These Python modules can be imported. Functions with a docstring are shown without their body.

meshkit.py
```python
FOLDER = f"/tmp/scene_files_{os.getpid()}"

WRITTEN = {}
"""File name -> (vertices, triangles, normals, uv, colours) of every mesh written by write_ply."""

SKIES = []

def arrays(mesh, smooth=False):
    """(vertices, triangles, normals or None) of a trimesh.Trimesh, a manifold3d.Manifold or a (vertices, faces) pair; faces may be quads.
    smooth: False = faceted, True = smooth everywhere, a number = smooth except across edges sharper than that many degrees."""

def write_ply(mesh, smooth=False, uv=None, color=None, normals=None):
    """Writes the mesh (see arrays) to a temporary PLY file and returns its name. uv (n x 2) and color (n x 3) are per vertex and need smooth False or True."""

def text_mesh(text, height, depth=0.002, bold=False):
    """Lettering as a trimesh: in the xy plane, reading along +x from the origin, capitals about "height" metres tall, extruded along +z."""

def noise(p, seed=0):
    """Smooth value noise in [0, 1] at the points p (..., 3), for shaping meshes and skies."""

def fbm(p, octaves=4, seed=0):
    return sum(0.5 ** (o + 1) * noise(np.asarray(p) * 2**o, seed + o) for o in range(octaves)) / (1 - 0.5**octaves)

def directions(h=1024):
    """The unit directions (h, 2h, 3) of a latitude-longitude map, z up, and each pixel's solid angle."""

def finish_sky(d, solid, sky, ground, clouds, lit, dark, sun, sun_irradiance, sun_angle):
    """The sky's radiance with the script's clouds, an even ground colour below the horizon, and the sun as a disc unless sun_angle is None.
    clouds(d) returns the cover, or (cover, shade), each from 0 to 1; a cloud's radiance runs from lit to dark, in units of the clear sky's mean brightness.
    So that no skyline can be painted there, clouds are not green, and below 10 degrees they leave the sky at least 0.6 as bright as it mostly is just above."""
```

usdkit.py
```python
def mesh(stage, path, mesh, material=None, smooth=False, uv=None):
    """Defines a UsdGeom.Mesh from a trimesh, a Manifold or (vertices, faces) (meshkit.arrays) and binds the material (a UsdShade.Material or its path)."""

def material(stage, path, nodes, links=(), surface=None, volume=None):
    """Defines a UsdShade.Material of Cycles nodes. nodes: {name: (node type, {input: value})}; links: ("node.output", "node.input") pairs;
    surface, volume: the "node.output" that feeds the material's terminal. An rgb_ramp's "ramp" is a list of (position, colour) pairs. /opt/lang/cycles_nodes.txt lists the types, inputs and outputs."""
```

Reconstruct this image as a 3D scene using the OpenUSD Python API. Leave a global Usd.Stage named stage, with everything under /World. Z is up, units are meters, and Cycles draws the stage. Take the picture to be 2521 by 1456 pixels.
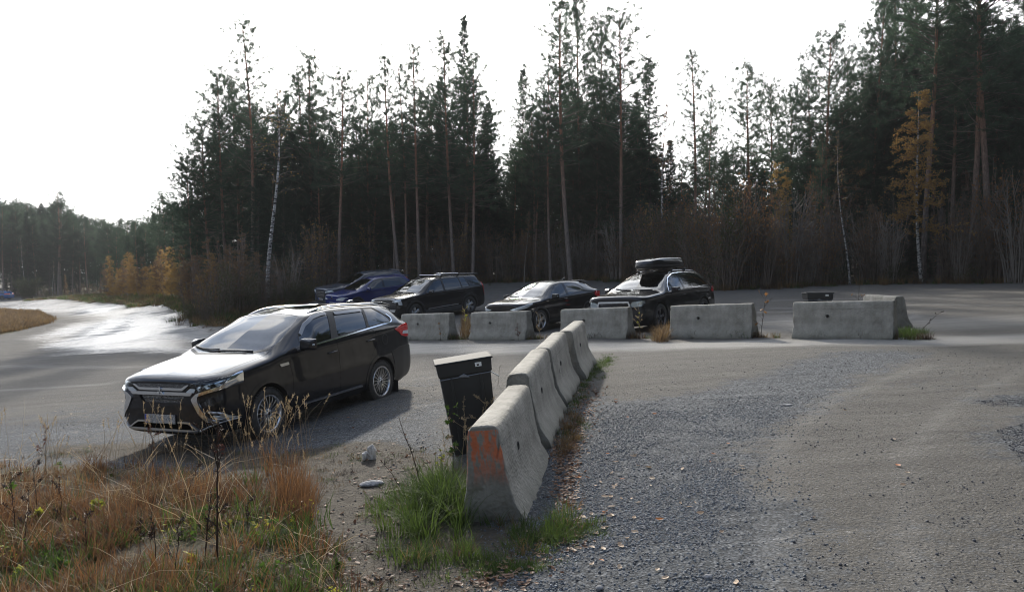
import math, random
import numpy as np, trimesh, usdkit, meshkit
import manifold3d as m3
from manifold3d import Manifold, CrossSection
from shapely.geometry import Polygon, LineString, Point, MultiPolygon
from shapely import affinity
from scipy.interpolate import PchipInterpolator, RBFInterpolator, RegularGridInterpolator
from scipy.spatial import cKDTree
from pxr import Usd, UsdGeom, UsdLux, UsdShade, Sdf, Gf, Vt

stage = Usd.Stage.CreateInMemory()
UsdGeom.Xform.Define(stage, '/World')
UsdGeom.Scope.Define(stage, '/World/Looks')
T = Sdf.ValueTypeNames

# ------------------------------------------------------------------ camera, sky, sun, exposure
CAM_Z, FPX, CX, CY, HORIZON = 2.0, 1900.0, 1260.0, 728.0, 650.0     # picture measured at 2520 x 1456
PITCH = math.atan((CY - HORIZON) / FPX)
EXPOSURE = 0.78
SUN_AZ, SUN_EL = math.radians(-9.0), math.radians(26.0)           # azimuth from +y towards +x
SKY_STRENGTH, SUN_INTENSITY, SUN_ANGLE = 0.10, 0.85, 2.0

cam = UsdGeom.Camera.Define(stage, '/World/camera')
cam.CreateHorizontalApertureAttr(36.0)
cam.CreateVerticalApertureAttr(36.0 * 1456 / 2520)
cam.CreateFocalLengthAttr(36.0 * FPX / 2520)
cam.CreateClippingRangeAttr(Gf.Vec2f(0.05, 3000))
cam.CreateExposureAttr(EXPOSURE)
UsdGeom.Xformable(cam).AddTranslateOp().Set((0, 0, CAM_Z))
UsdGeom.Xformable(cam).AddRotateXOp().Set(90 - math.degrees(PITCH))

SUN_DIR = np.array([math.sin(SUN_AZ) * math.cos(SUN_EL), math.cos(SUN_AZ) * math.cos(SUN_EL), math.sin(SUN_EL)])
sky_mat = usdkit.material(stage, '/World/Looks/sky_air', {
    'tc': ('texture_coordinate', {}),
    'sky': ('sky_texture', {'sky_type': 'single_scattering', 'sun_disc': False, 'sun_elevation': SUN_EL, 'sun_rotation': SUN_AZ, 'altitude': 150.0, 'aerosol_density': 1.0}),
    'map': ('mapping', {'scale': (1.0, 0.55, 3.2), 'rotation': (0.1, 0.2, 0.7)}),
    'nz': ('noise_texture', {'scale': 2.3, 'detail': 7.0, 'roughness': 0.58, 'distortion': 0.7}),
    'rp': ('rgb_ramp', {'ramp': [(0.0, (0.02,) * 3), (0.46, (0.08,) * 3), (0.60, (0.75,) * 3), (1.0, (0.95,) * 3)]}),
    # thin veil of cloud, thickest round the sun
    'dot': ('vector_math', {'math_type': 'dot_product', 'vector2': tuple(SUN_DIR)}),
    'veil': ('map_range', {'value': 0.0, 'from_min': 0.30, 'from_max': 0.90, 'to_min': 0.0, 'to_max': 0.9, 'clamp': True}),
    'mx': ('math', {'math_type': 'maximum'}), 'vn': ('map_range', {'from_min': .42, 'from_max': .60, 'to_min': .16, 'to_max': 1.0, 'clamp': True}), 'sz': ('separate_xyz', {}), 'low': ('map_range', {'from_min': .44, 'from_max': .33, 'to_min': 0.0, 'to_max': .95, 'clamp': True}), 'mx2': ('math', {'math_type': 'maximum'}), 'vv': ('math', {'math_type': 'multiply'}),
    'cl': ('mix', {'color1': (4.6, 5.1, 5.9), 'color2': (17.0, 16.8, 16.5)}),
    'mix': ('mix', {}), 'blue': ('mix', {'mix_type': 'multiply', 'fac': 1.0, 'color2': (.72, .92, 1.12)}),
    # the sun's aureole in the veil
    'dc': ('math', {'math_type': 'maximum', 'value2': 0.0}), 'pw': ('math', {'math_type': 'power', 'value2': 40.0}), 'pw2': ('math', {'math_type': 'power', 'value2': 5.0}),
    'au': ('mix', {'mix_type': 'add', 'fac': 1.0}), 'auc': ('mix', {'color1': (0, 0, 0), 'color2': (26.0, 25.0, 23.5)}), 'au2': ('mix', {'mix_type': 'add', 'fac': 1.0}), 'auc2': ('mix', {'color1': (0, 0, 0), 'color2': (4.0, 3.95, 3.9)}),
    'bg': ('background_shader', {'strength': SKY_STRENGTH})},
    [('tc.generated', 'map.vector'), ('map.vector', 'nz.vector'), ('nz.fac', 'rp.fac'), ('tc.generated', 'dot.vector1'), ('dot.value', 'veil.value'),
     ('rp.color', 'mx.value1'), ('nz.fac', 'vn.value'), ('vn.result', 'vv.value1'), ('veil.result', 'vv.value2'), ('vv.value', 'mx.value2'), ('veil.result', 'cl.fac'), ('tc.generated', 'sz.vector'), ('sz.z', 'low.value'), ('mx.value', 'mx2.value1'), ('low.result', 'mx2.value2'), ('mx2.value', 'mix.fac'), ('sky.color', 'blue.color1'), ('blue.color', 'mix.color1'), ('cl.color', 'mix.color2'), ('dot.value', 'dc.value1'), ('dc.value', 'pw.value1'), ('dc.value', 'pw2.value1'), ('pw.value', 'auc.fac'), ('pw2.value', 'auc2.fac'), ('mix.color', 'au.color1'), ('auc.color', 'au.color2'), ('au.color', 'au2.color1'), ('auc2.color', 'au2.color2'), ('au2.color', 'bg.color')],
    surface='bg.background')
dome = UsdLux.DomeLight.Define(stage, '/World/sky')
UsdShade.MaterialBindingAPI.Apply(dome.GetPrim()).Bind(sky_mat)
dome.GetPrim().SetCustomDataByKey('kind', 'structure')
sun = UsdLux.DistantLight.Define(stage, '/World/sun')
sun.CreateIntensityAttr(SUN_INTENSITY); sun.CreateAngleAttr(SUN_ANGLE); sun.CreateNormalizeAttr(True)
sun.CreateColorAttr(Gf.Vec3f(1.0, 0.93, 0.82))
UsdGeom.Xformable(sun).AddRotateXYZOp().Set(Gf.Vec3f(90 - math.degrees(SUN_EL), 0, 180 - math.degrees(SUN_AZ)) if False else Gf.Vec3f(-(90 - math.degrees(SUN_EL)), 0, -math.degrees(SUN_AZ)))

# ------------------------------------------------------------------ prim helpers
_used = {}
def numbered(parent, name):
    k = (parent, name); n = _used.get(k, 0); _used[k] = n + 1
    return f'{parent}/{name}' if n == 0 else f'{parent}/{name}_{n:03d}'

def tag(prim, label=None, cat=None, group=None, kind=None):
    p = prim.GetPrim() if hasattr(prim, 'GetPrim') else prim
    for k, v in (('label', label), ('category', cat), ('group', group), ('kind', kind)):
        if v: p.SetCustomDataByKey(k, v)
    return p

def mat4(R, t):
    M = np.eye(4); M[:3, :3] = R; M[:3, 3] = t
    return Gf.Matrix4d(*M.T.ravel().tolist())

def rotz(a):
    c, s = math.cos(a), math.sin(a); return np.array([[c, -s, 0], [s, c, 0], [0, 0, 1.0]])

def thing(name, label, cat, R=None, t=(0, 0, 0), group=None, kind=None, parent='/World', scale=None):
    x = UsdGeom.Xform.Define(stage, numbered(parent, name))
    R = np.eye(3) if R is None else np.asarray(R, float)
    if scale is not None: R = R * np.asarray(scale, float)[None, :] if np.ndim(scale) else R * scale
    x.AddTransformOp().Set(mat4(R, t))
    tag(x, label, cat, group, kind)
    return x.GetPrim()

def obj(name, mesh, mat, parent=None, smooth=False, label=None):
    base = '/World' if parent is None else (parent if isinstance(parent, str) else str(parent.GetPath()))
    m = usdkit.mesh(stage, numbered(base, name), mesh, mat, smooth=smooth)
    if label: tag(m, label)
    if name in ('branches', 'crown', 'foliage', 'stems', 'tread', 'wheel_nuts', 'seeds', 'jagged_top'): tag(m, kind='stuff')
    return m.GetPrim()

def copy_of(src, name, label, cat, R, t, group=None, scale=None):
    x = thing(name, label, cat, R, t, group, scale=scale)
    x.GetReferences().AddInternalReference(src if isinstance(src, (str, Sdf.Path)) else src.GetPath())
    x.SetInstanceable(True)
    return x

def proto(name):
    """an abstract class prim that copies reference"""
    return stage.CreateClassPrim(f'/World/{name}_model')

def arr(*ms):
    vs, fs, n = [], [], 0
    for m in ms:
        if m is None: continue
        v, f = (m.vertices, m.faces) if hasattr(m, 'vertices') else (meshkit.arrays(m)[0:2] if hasattr(m, 'to_mesh') else m)
        v, f = np.asarray(v), np.asarray(f)
        if f.shape[1] == 4: f = np.vstack([f[:, [0, 1, 2]], f[:, [0, 2, 3]]])
        vs.append(v); fs.append(f + n); n += len(v)
    return np.vstack(vs), np.vstack(fs)

def tube(points, radii, sides=6, caps=True):
    p = np.asarray(points, float); r = np.broadcast_to(np.asarray(radii, float), (len(p),))
    t = np.gradient(p, axis=0); t /= np.linalg.norm(t, axis=1, keepdims=True) + 1e-12
    ref = np.array([0, 0, 1.0]) if abs(t[0, 2]) < 0.9 else np.array([1.0, 0, 0])
    a = np.cross(t, ref); a /= np.linalg.norm(a, axis=1, keepdims=True) + 1e-12
    b = np.cross(t, a)
    ang = np.arange(sides) * 2 * np.pi / sides
    v = (p[:, None] + r[:, None, None] * (np.cos(ang)[None, :, None] * a[:, None] + np.sin(ang)[None, :, None] * b[:, None])).reshape(-1, 3)
    i, j = np.meshgrid(np.arange(len(p) - 1), np.arange(sides), indexing='ij')
    q = np.stack([i * sides + j, i * sides + (j + 1) % sides, (i + 1) * sides + (j + 1) % sides, (i + 1) * sides + j], -1).reshape(-1, 4)
    f = np.vstack([q[:, [0, 2, 1]], q[:, [0, 3, 2]]])
    if caps:
        n = len(v); v = np.vstack([v, p[0], p[-1]]); k = np.arange(sides); L = (len(p) - 1) * sides
        f = np.vstack([f, np.stack([np.full(sides, n), k, (k + 1) % sides], 1), np.stack([np.full(sides, n + 1), L + (k + 1) % sides, L + k], 1)])
    return v, f

def lathe(profile, n=40, axis='y'):
    """profile (r, h) closed or open polyline revolved about the axis"""
    pr = np.asarray(profile, float); a = np.arange(n) * 2 * np.pi / n
    v = np.stack([pr[None, :, 0] * np.cos(a)[:, None], np.broadcast_to(pr[None, :, 1], (n, len(pr))), pr[None, :, 0] * np.sin(a)[:, None]], -1)
    if axis == 'z': v = v[..., [0, 2, 1]]
    k = len(pr); i, j = np.meshgrid(np.arange(n), np.arange(k - 1), indexing='ij')
    q = np.stack([i * k + j, i * k + j + 1, ((i + 1) % n) * k + j + 1, ((i + 1) % n) * k + j], -1).reshape(-1, 4)
    if axis == 'z': q = q[:, ::-1]
    return v.reshape(-1, 3), np.vstack([q[:, [0, 1, 2]], q[:, [0, 2, 3]]])

def move(m, t, R=None):
    v, f = arr(m)
    return (v @ (np.eye(3) if R is None else np.asarray(R)).T + np.asarray(t), f)

def mirror_y(m):
    v, f = arr(m); return v * [1, -1, 1], f[:, ::-1]

def mf(m):
    v, f = arr(m)
    return Manifold(m3.Mesh(np.asarray(v, np.float32), np.asarray(f, np.uint32)))

def box(c, s, r=0.0):
    c, s = np.asarray(c, float), np.asarray(s, float)
    if r <= 0:
        return arr(trimesh.creation.box(s, trimesh.transformations.translation_matrix(c)))
    pts = []
    for sx in (-1, 1):
        for sy in (-1, 1):
            for sz in (-1, 1):
                pts.append(Manifold.sphere(r, 8).translate((c + np.array([sx, sy, sz]) * (s / 2 - r)).tolist()))
    return arr(Manifold.batch_hull(pts))

def hull_spheres(cs):
    return arr(Manifold.batch_hull([Manifold.sphere(r, 12).translate(list(map(float, c))) for c, r in cs]))

# ------------------------------------------------------------------ materials
_m = {}
def M(name):
    return _m[name]
def mat(name, color=(.5, .5, .5), rough=.5, metal=0., spec=.5, **kw):
    d = {'base_color': color, 'roughness': rough, 'metallic': metal, 'specular_ior_level': spec}; d.update(kw)
    _m[name] = usdkit.material(stage, f'/World/Looks/{name}', {'p': ('principled_bsdf', d)}, surface='p.BSDF')
    return _m[name]

# ------------------------------------------------------------------ terrain heights (x right, y forward, z up)
CTRL = np.array([(-3.46, 11.76, -2.33), (-3.55, 33.1, -2.3), (1.16, 23.4, -2.06), (4.33, 23.3, -1.93), (-6.84, 38.1, -2.2), (-7.85, 40.6, -2.05),
    (-.1, 6.2, -2.06), (.3, 8.2, -2.0), (.65, 10.2, -1.93), (1.0, 13.2, -1.87), (-2.6, 23.4, -2.26), (2.16, 19.6, -1.88), (4.67, 17.9, -1.70), (7, 16.2, -1.53), (9.4, 18.5, -1.55),
    (25, 38, -0.95), (12.4, 40, -1.25), (1, 46, -1.1), (-11, 42, -2.0), (-14.4, 36, -2.75), (-27, 60, -3.2), (-19, 32, -3.3), (-12, 18, -2.95),
    (-34.7, 55, -4.05), (-76, 120, -5.7), (-89, 135, -6.3), (-70, 150, -4.6), (-45, 110, -3.4), (-35, 78, -2.9), (-20, 60, -1.7), (0, 80, -.6), (40, 80, -.2), (60, 30, .4), (-15, 130, -1.2), (30, 160, .5), (-110, 190, -5),
    (0, 0, -1.75), (-4, 5.5, -2.3), (3, 4.4, -1.74), (5, 8, -1.66), (-8, 4, -2.6), (10, 3, -1.3), (-20, 0, -3.2), (0, -20, -1.6), (30, -10, 0.2), (-40, 10, -4.2), (-60, 60, -5.4), (20, 15, -.75)])
CTRL[:, 2] += CAM_Z
_rbf = RBFInterpolator(CTRL[:, :2], CTRL[:, 2], kernel='linear', smoothing=0.02)
_gx = np.unique(np.round(np.concatenate([np.linspace(-320, -40, 50), np.linspace(-40, 40, 161), np.linspace(40, 320, 50)]), 3))
_gy = np.unique(np.round(np.concatenate([np.linspace(-160, -10, 30), np.linspace(-10, 60, 141), np.linspace(60, 460, 70)]), 3))
_Z = _rbf(np.stack(np.meshgrid(np.clip(_gx, -130, 90), np.clip(_gy, -30, 200), indexing='ij'), -1).reshape(-1, 2)).reshape(len(_gx), len(_gy))
from scipy.ndimage import gaussian_filter
_Z = gaussian_filter(_Z, 1.6)
_hz = RegularGridInterpolator((_gx, _gy), _Z, bounds_error=False, fill_value=None)
def height(x, y):
    return _hz(np.stack([np.asarray(x, float), np.asarray(y, float)], -1))
def hz(x, y): return float(height([x], [y])[0])
def normal_at(x, y, r=0.8):
    n = np.array([hz(x - r, y) - hz(x + r, y), hz(x, y - r) - hz(x, y + r), 2 * r]); return n / np.linalg.norm(n)
def on_slope(x, y, yaw, r=0.8):
    """rotation whose z axis is the ground's normal and whose x axis heads along yaw"""
    n = normal_at(x, y, r); f = np.array([math.cos(yaw), math.sin(yaw), 0]); f = f - n * (f @ n); f /= np.linalg.norm(f)
    return np.stack([f, np.cross(n, f), n], 1)
def ray(px, py):
    c, s = math.cos(PITCH), math.sin(PITCH)
    a, b = (px - CX) / FPX, -(py - CY) / FPX
    return np.array([a, c + b * s, -s + b * c])
def spot(px, py):
    """the ground point that measures (px, py) in the photograph"""
    d = ray(px, py); t = 2.0
    lo, hi = 1.0, 400.0
    ts = np.concatenate([np.linspace(1, 60, 400), np.linspace(60, 400, 400)])
    p = d[None] * ts[:, None]
    below = np.nonzero(p[:, 2] + CAM_Z < height(p[:, 0], p[:, 1]))[0]
    if len(below) == 0: return p[-1, 0], p[-1, 1]
    k = max(below[0], 1); lo, hi = ts[k - 1], ts[k]
    for _ in range(20):
        m = (lo + hi) / 2; q = d * m
        if q[2] + CAM_Z < hz(q[0], q[1]): hi = m
        else: lo = m
    q = d * hi; return float(q[0]), float(q[1])
def at_depth(px, y): return (px - CX) / FPX * y * (1 / 1.0), y
def region(pts):
    return Polygon([spot(*p) for p in pts]).buffer(0)
# ------------------------------------------------------------------ plain materials
def nodes(name, nd, links, surface='p.BSDF'):
    _m[name] = usdkit.material(stage, f'/World/Looks/{name}', nd, links, surface=surface); return _m[name]

def paint_mat(name, color, coat=.78, rough=.22, dust=.045):
    nodes(name, {'tc': ('texture_coordinate', {}), 'n': ('noise_texture', {'scale': 7.0, 'detail': 6.0, 'roughness': .65}), 'g': ('geometry', {}), 'sx': ('separate_xyz', {}),
        'low': ('map_range', {'from_min': .25, 'from_max': 1.0, 'to_min': 1.0, 'to_max': 0.25, 'clamp': True}), 'pw': ('math', {'math_type': 'multiply'}), 'am': ('math', {'math_type': 'multiply', 'value2': dust}),
        'mx': ('mix', {'color1': color, 'color2': (.11, .10, .088)}), 
        'p': ('principled_bsdf', {'roughness': rough, 'metallic': 0.0, 'specular_ior_level': .12, 'coat_weight': coat, 'coat_roughness': .015})},
        [('tc.object', 'n.vector'), ('tc.object', 'sx.vector'), ('sx.z', 'low.value'), ('low.result', 'pw.value1'), ('n.fac', 'pw.value2'), ('pw.value', 'am.value1'), ('am.value', 'mx.fac'), ('mx.color', 'p.base_color'), ])
paint_mat('black_paint', (.0032, .0034, .0048), dust=.02)
paint_mat('black_paint_two', (.004, .004, .005), dust=.03)
paint_mat('blue_paint', (.007, .014, .070), dust=.03)
paint_mat('grey_blue_paint', (.028, .034, .048), dust=.04)
paint_mat('sea_blue_paint', (.008, .05, .16), dust=.03)
mat('black_gloss', (.006, .006, .007), .08)
mat('black_plastic', (.016, .016, .017), .55)
mat('grey_plastic', (.05, .05, .052), .5)
mat('interior', (.018, .018, .02), .7)
mat('chrome', (.85, .86, .88), .08, 1.0)
mat('chrome_satin', (.62, .63, .66), .2, 1.0)
mat('satin_silver', (.55, .56, .58), .28, 1.0)
mat('alloy', (.62, .63, .65), .22, 1.0)
mat('alloy_dark', (.10, .10, .11), .3, .9)
mat('steel', (.5, .5, .5), .35, 1.0)
mat('steel_dark', (.12, .115, .11), .5, 1.0)
mat('clear_lens', (.55, .58, .6), .06, .3)
mat('lamp_bowl', (.75, .78, .8), .12, .8)
nodes('rubber', {'tc': ('texture_coordinate', {}), 'n': ('noise_texture', {'scale': 22., 'detail': 4.}), 'r': ('rgb_ramp', {'ramp': [(.3, (.012, .012, .012)), (.75, (.045, .042, .038))]}), 'p': ('principled_bsdf', {'roughness': .75})}, [('tc.object', 'n.vector'), ('n.fac', 'r.fac'), ('r.color', 'p.base_color')])
mat('red_lens', (.45, .008, .012), .08, 0., .6, coat_weight=1.0)
mat('sticker_white', (.75, .75, .72), .5)
def pane(name, tint, ior=1.52, gloss=1.0):
    nodes(name, {'f': ('fresnel', {'IOR': ior}), 't': ('transparent_bsdf', {'color': tint}), 'g': ('glossy_bsdf', {'roughness': 0.0, 'color': (gloss,) * 3}), 'm': ('mix_closure', {}), 'ge': ('geometry', {}), 'iv': ('math', {'math_type': 'subtract', 'value1': 1.0}), 'fb': ('math', {'math_type': 'multiply'})}, [('ge.backfacing', 'iv.value2'), ('iv.value', 'fb.value1'), ('f.fac', 'fb.value2'), ('fb.value', 'm.fac'), ('t.BSDF', 'm.closure1'), ('g.BSDF', 'm.closure2')], 'm.closure')
pane('car_glass', (.55, .62, .62), 1.8)
pane('car_glass_dark', (.10, .11, .11), 1.9)
pane('lens_glass', (.85, .87, .88), 1.6)
nodes('number_plate', {'tc': ('texture_coordinate', {}), 'n': ('noise_texture', {'scale': 38., 'detail': 3., 'distortion': 2.5}), 'r': ('rgb_ramp', {'ramp': [(.44, (.10, .10, .10)), (.52, (.30, .29, .28)), (.7, (.42, .41, .40))]}), 'p': ('principled_bsdf', {'roughness': .45})}, [('tc.object', 'n.vector'), ('n.fac', 'r.fac'), ('r.color', 'p.base_color')])
mat('plate_blue', (.02, .05, .25), .4)
nodes('fine_mesh', {'tc': ('texture_coordinate', {}), 'v': ('voronoi_texture', {'scale': 55., 'feature': 'distance_to_edge'}), 'r': ('rgb_ramp', {'ramp': [(.0, (.35, .35, .36)), (.1, (.01, .01, .01))]}), 'p': ('principled_bsdf', {'roughness': .3, 'metallic': .5})}, [('tc.object', 'v.vector'), ('v.distance', 'r.fac'), ('r.color', 'p.base_color')])

# ------------------------------------------------------------------ concrete
def concrete(name, spray=False):
    nd = {'tc': ('texture_coordinate', {}), 'n1': ('noise_texture', {'scale': 3.2, 'detail': 6., 'roughness': .62}), 'n2': ('noise_texture', {'scale': 45., 'detail': 4.}),
        'map': ('mapping', {'scale': (5., 5., 1.1)}), 'n3': ('noise_texture', {'scale': 1.6, 'detail': 4., 'roughness': .6}),
        'r1': ('rgb_ramp', {'ramp': [(.25, (.14, .13, .108)), (.5, (.235, .223, .193)), (.75, (.32, .305, .27))]}),
        'r3': ('rgb_ramp', {'ramp': [(.34, (.55, .55, .52)), (.60, (1., 1., 1.))]}), 'mu': ('mix', {'mix_type': 'multiply', 'fac': .45}),
        'v': ('voronoi_texture', {'scale': 34., 'feature': 'f1', 'randomness': 1.}), 'rv': ('rgb_ramp', {'ramp': [(.0, (.32, .32, .3)), (.16, (1., 1., 1.))]}), 'nv': ('noise_texture', {'scale': 4.0, 'detail': 2.}), 'rnv': ('rgb_ramp', {'ramp': [(.48, (0, 0, 0)), (.62, (1, 1, 1))]}), 'mv': ('mix', {'mix_type': 'multiply'}),
        'g': ('geometry', {}), 'b': ('bump', {'strength': .55, 'distance': .012}), 'hs': ('math', {'math_type': 'multiply_add', 'value2': .6}), 'p': ('principled_bsdf', {'roughness': .86, 'specular_ior_level': .3}),
        'sx': ('separate_xyz', {}), 'low': ('map_range', {'from_min': .02, 'from_max': .30, 'to_min': 1., 'to_max': 0., 'clamp': True}), 'lm': ('math', {'math_type': 'multiply'}), 'moss': ('mix', {'color2': (.07, .072, .05)})}
    ln = [('tc.object', 'n1.vector'), ('tc.object', 'n2.vector'), ('tc.object', 'map.vector'), ('map.vector', 'n3.vector'), ('tc.object', 'v.vector'), ('tc.object', 'nv.vector'), ('n1.fac', 'r1.fac'), ('n3.fac', 'r3.fac'), ('r1.color', 'mu.color1'), ('r3.color', 'mu.color2'),
        ('v.distance', 'rv.fac'), ('nv.fac', 'rnv.fac'), ('rnv.color', 'mv.fac'), ('mu.color', 'mv.color1'), ('rv.color', 'mv.color2'), ('n2.fac', 'hs.value1'), ('v.distance', 'hs.value3'), ('hs.value', 'b.height'), ('b.normal', 'p.normal'),
        ('tc.object', 'sx.vector'), ('sx.z', 'low.value'), ('low.result', 'lm.value1'), ('n1.fac', 'lm.value2'), ('lm.value', 'moss.fac'), ('mv.color', 'moss.color1')]
    last = 'moss.color'
    if spray:   # faded orange paint on the upper part of the end face
        nd |= {'ns': ('noise_texture', {'scale': 9., 'detail': 5., 'roughness': .65}), 'mps': ('mapping', {'scale': (1.0, 2.4, .8)}), 'rs': ('rgb_ramp', {'ramp': [(.43, (0, 0, 0)), (.55, (.92, .92, .92))]}), 'hi': ('map_range', {'from_min': .36, 'from_max': .60, 'to_min': 0., 'to_max': 1., 'clamp': True}),
            'xe': ('math', {'math_type': 'less_than', 'value2': .022}), 'a1': ('math', {'math_type': 'multiply'}), 'a2': ('math', {'math_type': 'multiply'}), 'top': ('math', {'math_type': 'less_than', 'value2': .775}), 'a3': ('math', {'math_type': 'multiply'}), 'sp': ('mix', {'color2': (.47, .125, .05)})}
        ln += [('tc.object', 'mps.vector'), ('mps.vector', 'ns.vector'), ('ns.fac', 'rs.fac'), ('sx.z', 'hi.value'), ('sx.x', 'xe.value1'), ('rs.color', 'a1.value1'), ('hi.result', 'a1.value2'), ('a1.value', 'a2.value1'), ('xe.value', 'a2.value2'), ('sx.z', 'top.value1'), ('top.value', 'a3.value1'), ('a2.value', 'a3.value2'), ('a3.value', 'sp.fac'), (last, 'sp.color1')]
        last = 'sp.color'
    nodes(name, nd, ln + [(last, 'p.base_color')])
concrete('concrete'); concrete('concrete_sprayed', True)

# ------------------------------------------------------------------ plants
def leafy(name, ramp, trans=.45, rough=.6, by='island', scale=None):
    src = {'island': 'random_per_island'}[by]
    nodes(name, {'g': ('geometry', {}), 'oi': ('object_info', {}), 'ad': ('math', {'math_type': 'add'}), 'fr': ('math', {'math_type': 'fraction'}), 'm3': ('math', {'math_type': 'multiply', 'value2': .35}), 'r': ('rgb_ramp', {'ramp': ramp}), 'd': ('principled_bsdf', {'roughness': rough, 'specular_ior_level': .3}), 't': ('translucent_bsdf', {}), 'm': ('mix_closure', {'fac': trans})},
        [('g.' + src, 'ad.value1'), ('oi.random', 'm3.value1'), ('m3.value', 'ad.value2'), ('ad.value', 'fr.value1'), ('fr.value', 'r.fac'), ('r.color', 'd.base_color'), ('r.color', 't.color'), ('d.BSDF', 'm.closure1'), ('t.BSDF', 'm.closure2')], 'm.closure')
leafy('pine_needles', [(0, (.034, .062, .036)), (.5, (.056, .096, .052)), (1, (.090, .135, .068))], .4)
leafy('spruce_needles', [(0, (.020, .040, .025)), (.5, (.033, .062, .034)), (1, (.056, .086, .044))], .35)
leafy('birch_leaves', [(0, (.26, .15, .045)), (.45, (.44, .28, .075)), (1, (.58, .44, .14))], .6)
leafy('orange_leaves', [(0, (.17, .085, .035)), (.5, (.29, .155, .055)), (1, (.42, .26, .085))], .58)
leafy('brown_leaves', [(0, (.14, .085, .045)), (.5, (.25, .155, .075)), (1, (.38, .26, .11))], .55)
leafy('olive_leaves', [(0, (.045, .055, .016)), (.5, (.085, .09, .024)), (1, (.15, .14, .035))], .45)
leafy('green_leaves', [(0, (.045, .085, .016)), (.5, (.09, .15, .025)), (1, (.16, .22, .03))], .5)
leafy('yellow_leaves', [(0, (.22, .24, .03)), (.5, (.36, .32, .04)), (1, (.46, .34, .05))], .5)
leafy('dry_grass', [(0, (.07, .048, .028)), (.2, (.15, .095, .045)), (.45, (.25, .175, .08)), (.7, (.38, .29, .14)), (.88, (.52, .43, .24)), (1, (.66, .58, .40))], .45)
leafy('rust_grass', [(0, (.075, .040, .022)), (.35, (.17, .085, .035)), (.7, (.29, .155, .06)), (1, (.42, .26, .11))], .5)
leafy('green_grass', [(0, (.035, .058, .014)), (.4, (.075, .115, .022)), (.75, (.16, .20, .035)), (.92, (.28, .27, .06)), (1, (.40, .33, .12))], .5)
leafy('pale_straw', [(0, (.32, .24, .14)), (1, (.52, .42, .28))], .3)
leafy('dead_stalk', [(0, (.030, .018, .014)), (1, (.075, .042, .028))], .1)
leafy('rust_seeds', [(0, (.11, .035, .022)), (1, (.22, .08, .04))], .2)
leafy('litter', [(0, (.10, .05, .03)), (.35, (.20, .115, .07)), (.7, (.40, .29, .20)), (1, (.58, .46, .36))], .15)
leafy('pale_leaf', [(0, (.34, .24, .16)), (.6, (.50, .40, .30)), (1, (.60, .50, .40))], .15)
leafy('orange_leaf', [(0, (.30, .10, .03)), (1, (.42, .17, .04))], .2)
leafy('twig_brown', [(0, (.075, .056, .043)), (1, (.23, .175, .135))], .0)
leafy('twig_grey', [(0, (.14, .122, .105)), (1, (.32, .28, .24))], .0)
def bark(name, ramp, scale, zs=.25, extra=None):
    nodes(name, {'tc': ('texture_coordinate', {}), 'mp': ('mapping', {'scale': (1., 1., zs)}), 'n': ('noise_texture', {'scale': scale, 'detail': 5., 'roughness': .65}), 'r': ('rgb_ramp', {'ramp': ramp}), 'b': ('bump', {'strength': .7, 'distance': .03}), 'p': ('principled_bsdf', {'roughness': .9, 'specular_ior_level': .2})}, [('tc.object', 'mp.vector'), ('mp.vector', 'n.vector'), ('n.fac', 'r.fac'), ('r.color', 'p.base_color'), ('n.fac', 'b.height'), ('b.normal', 'p.normal')])
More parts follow.
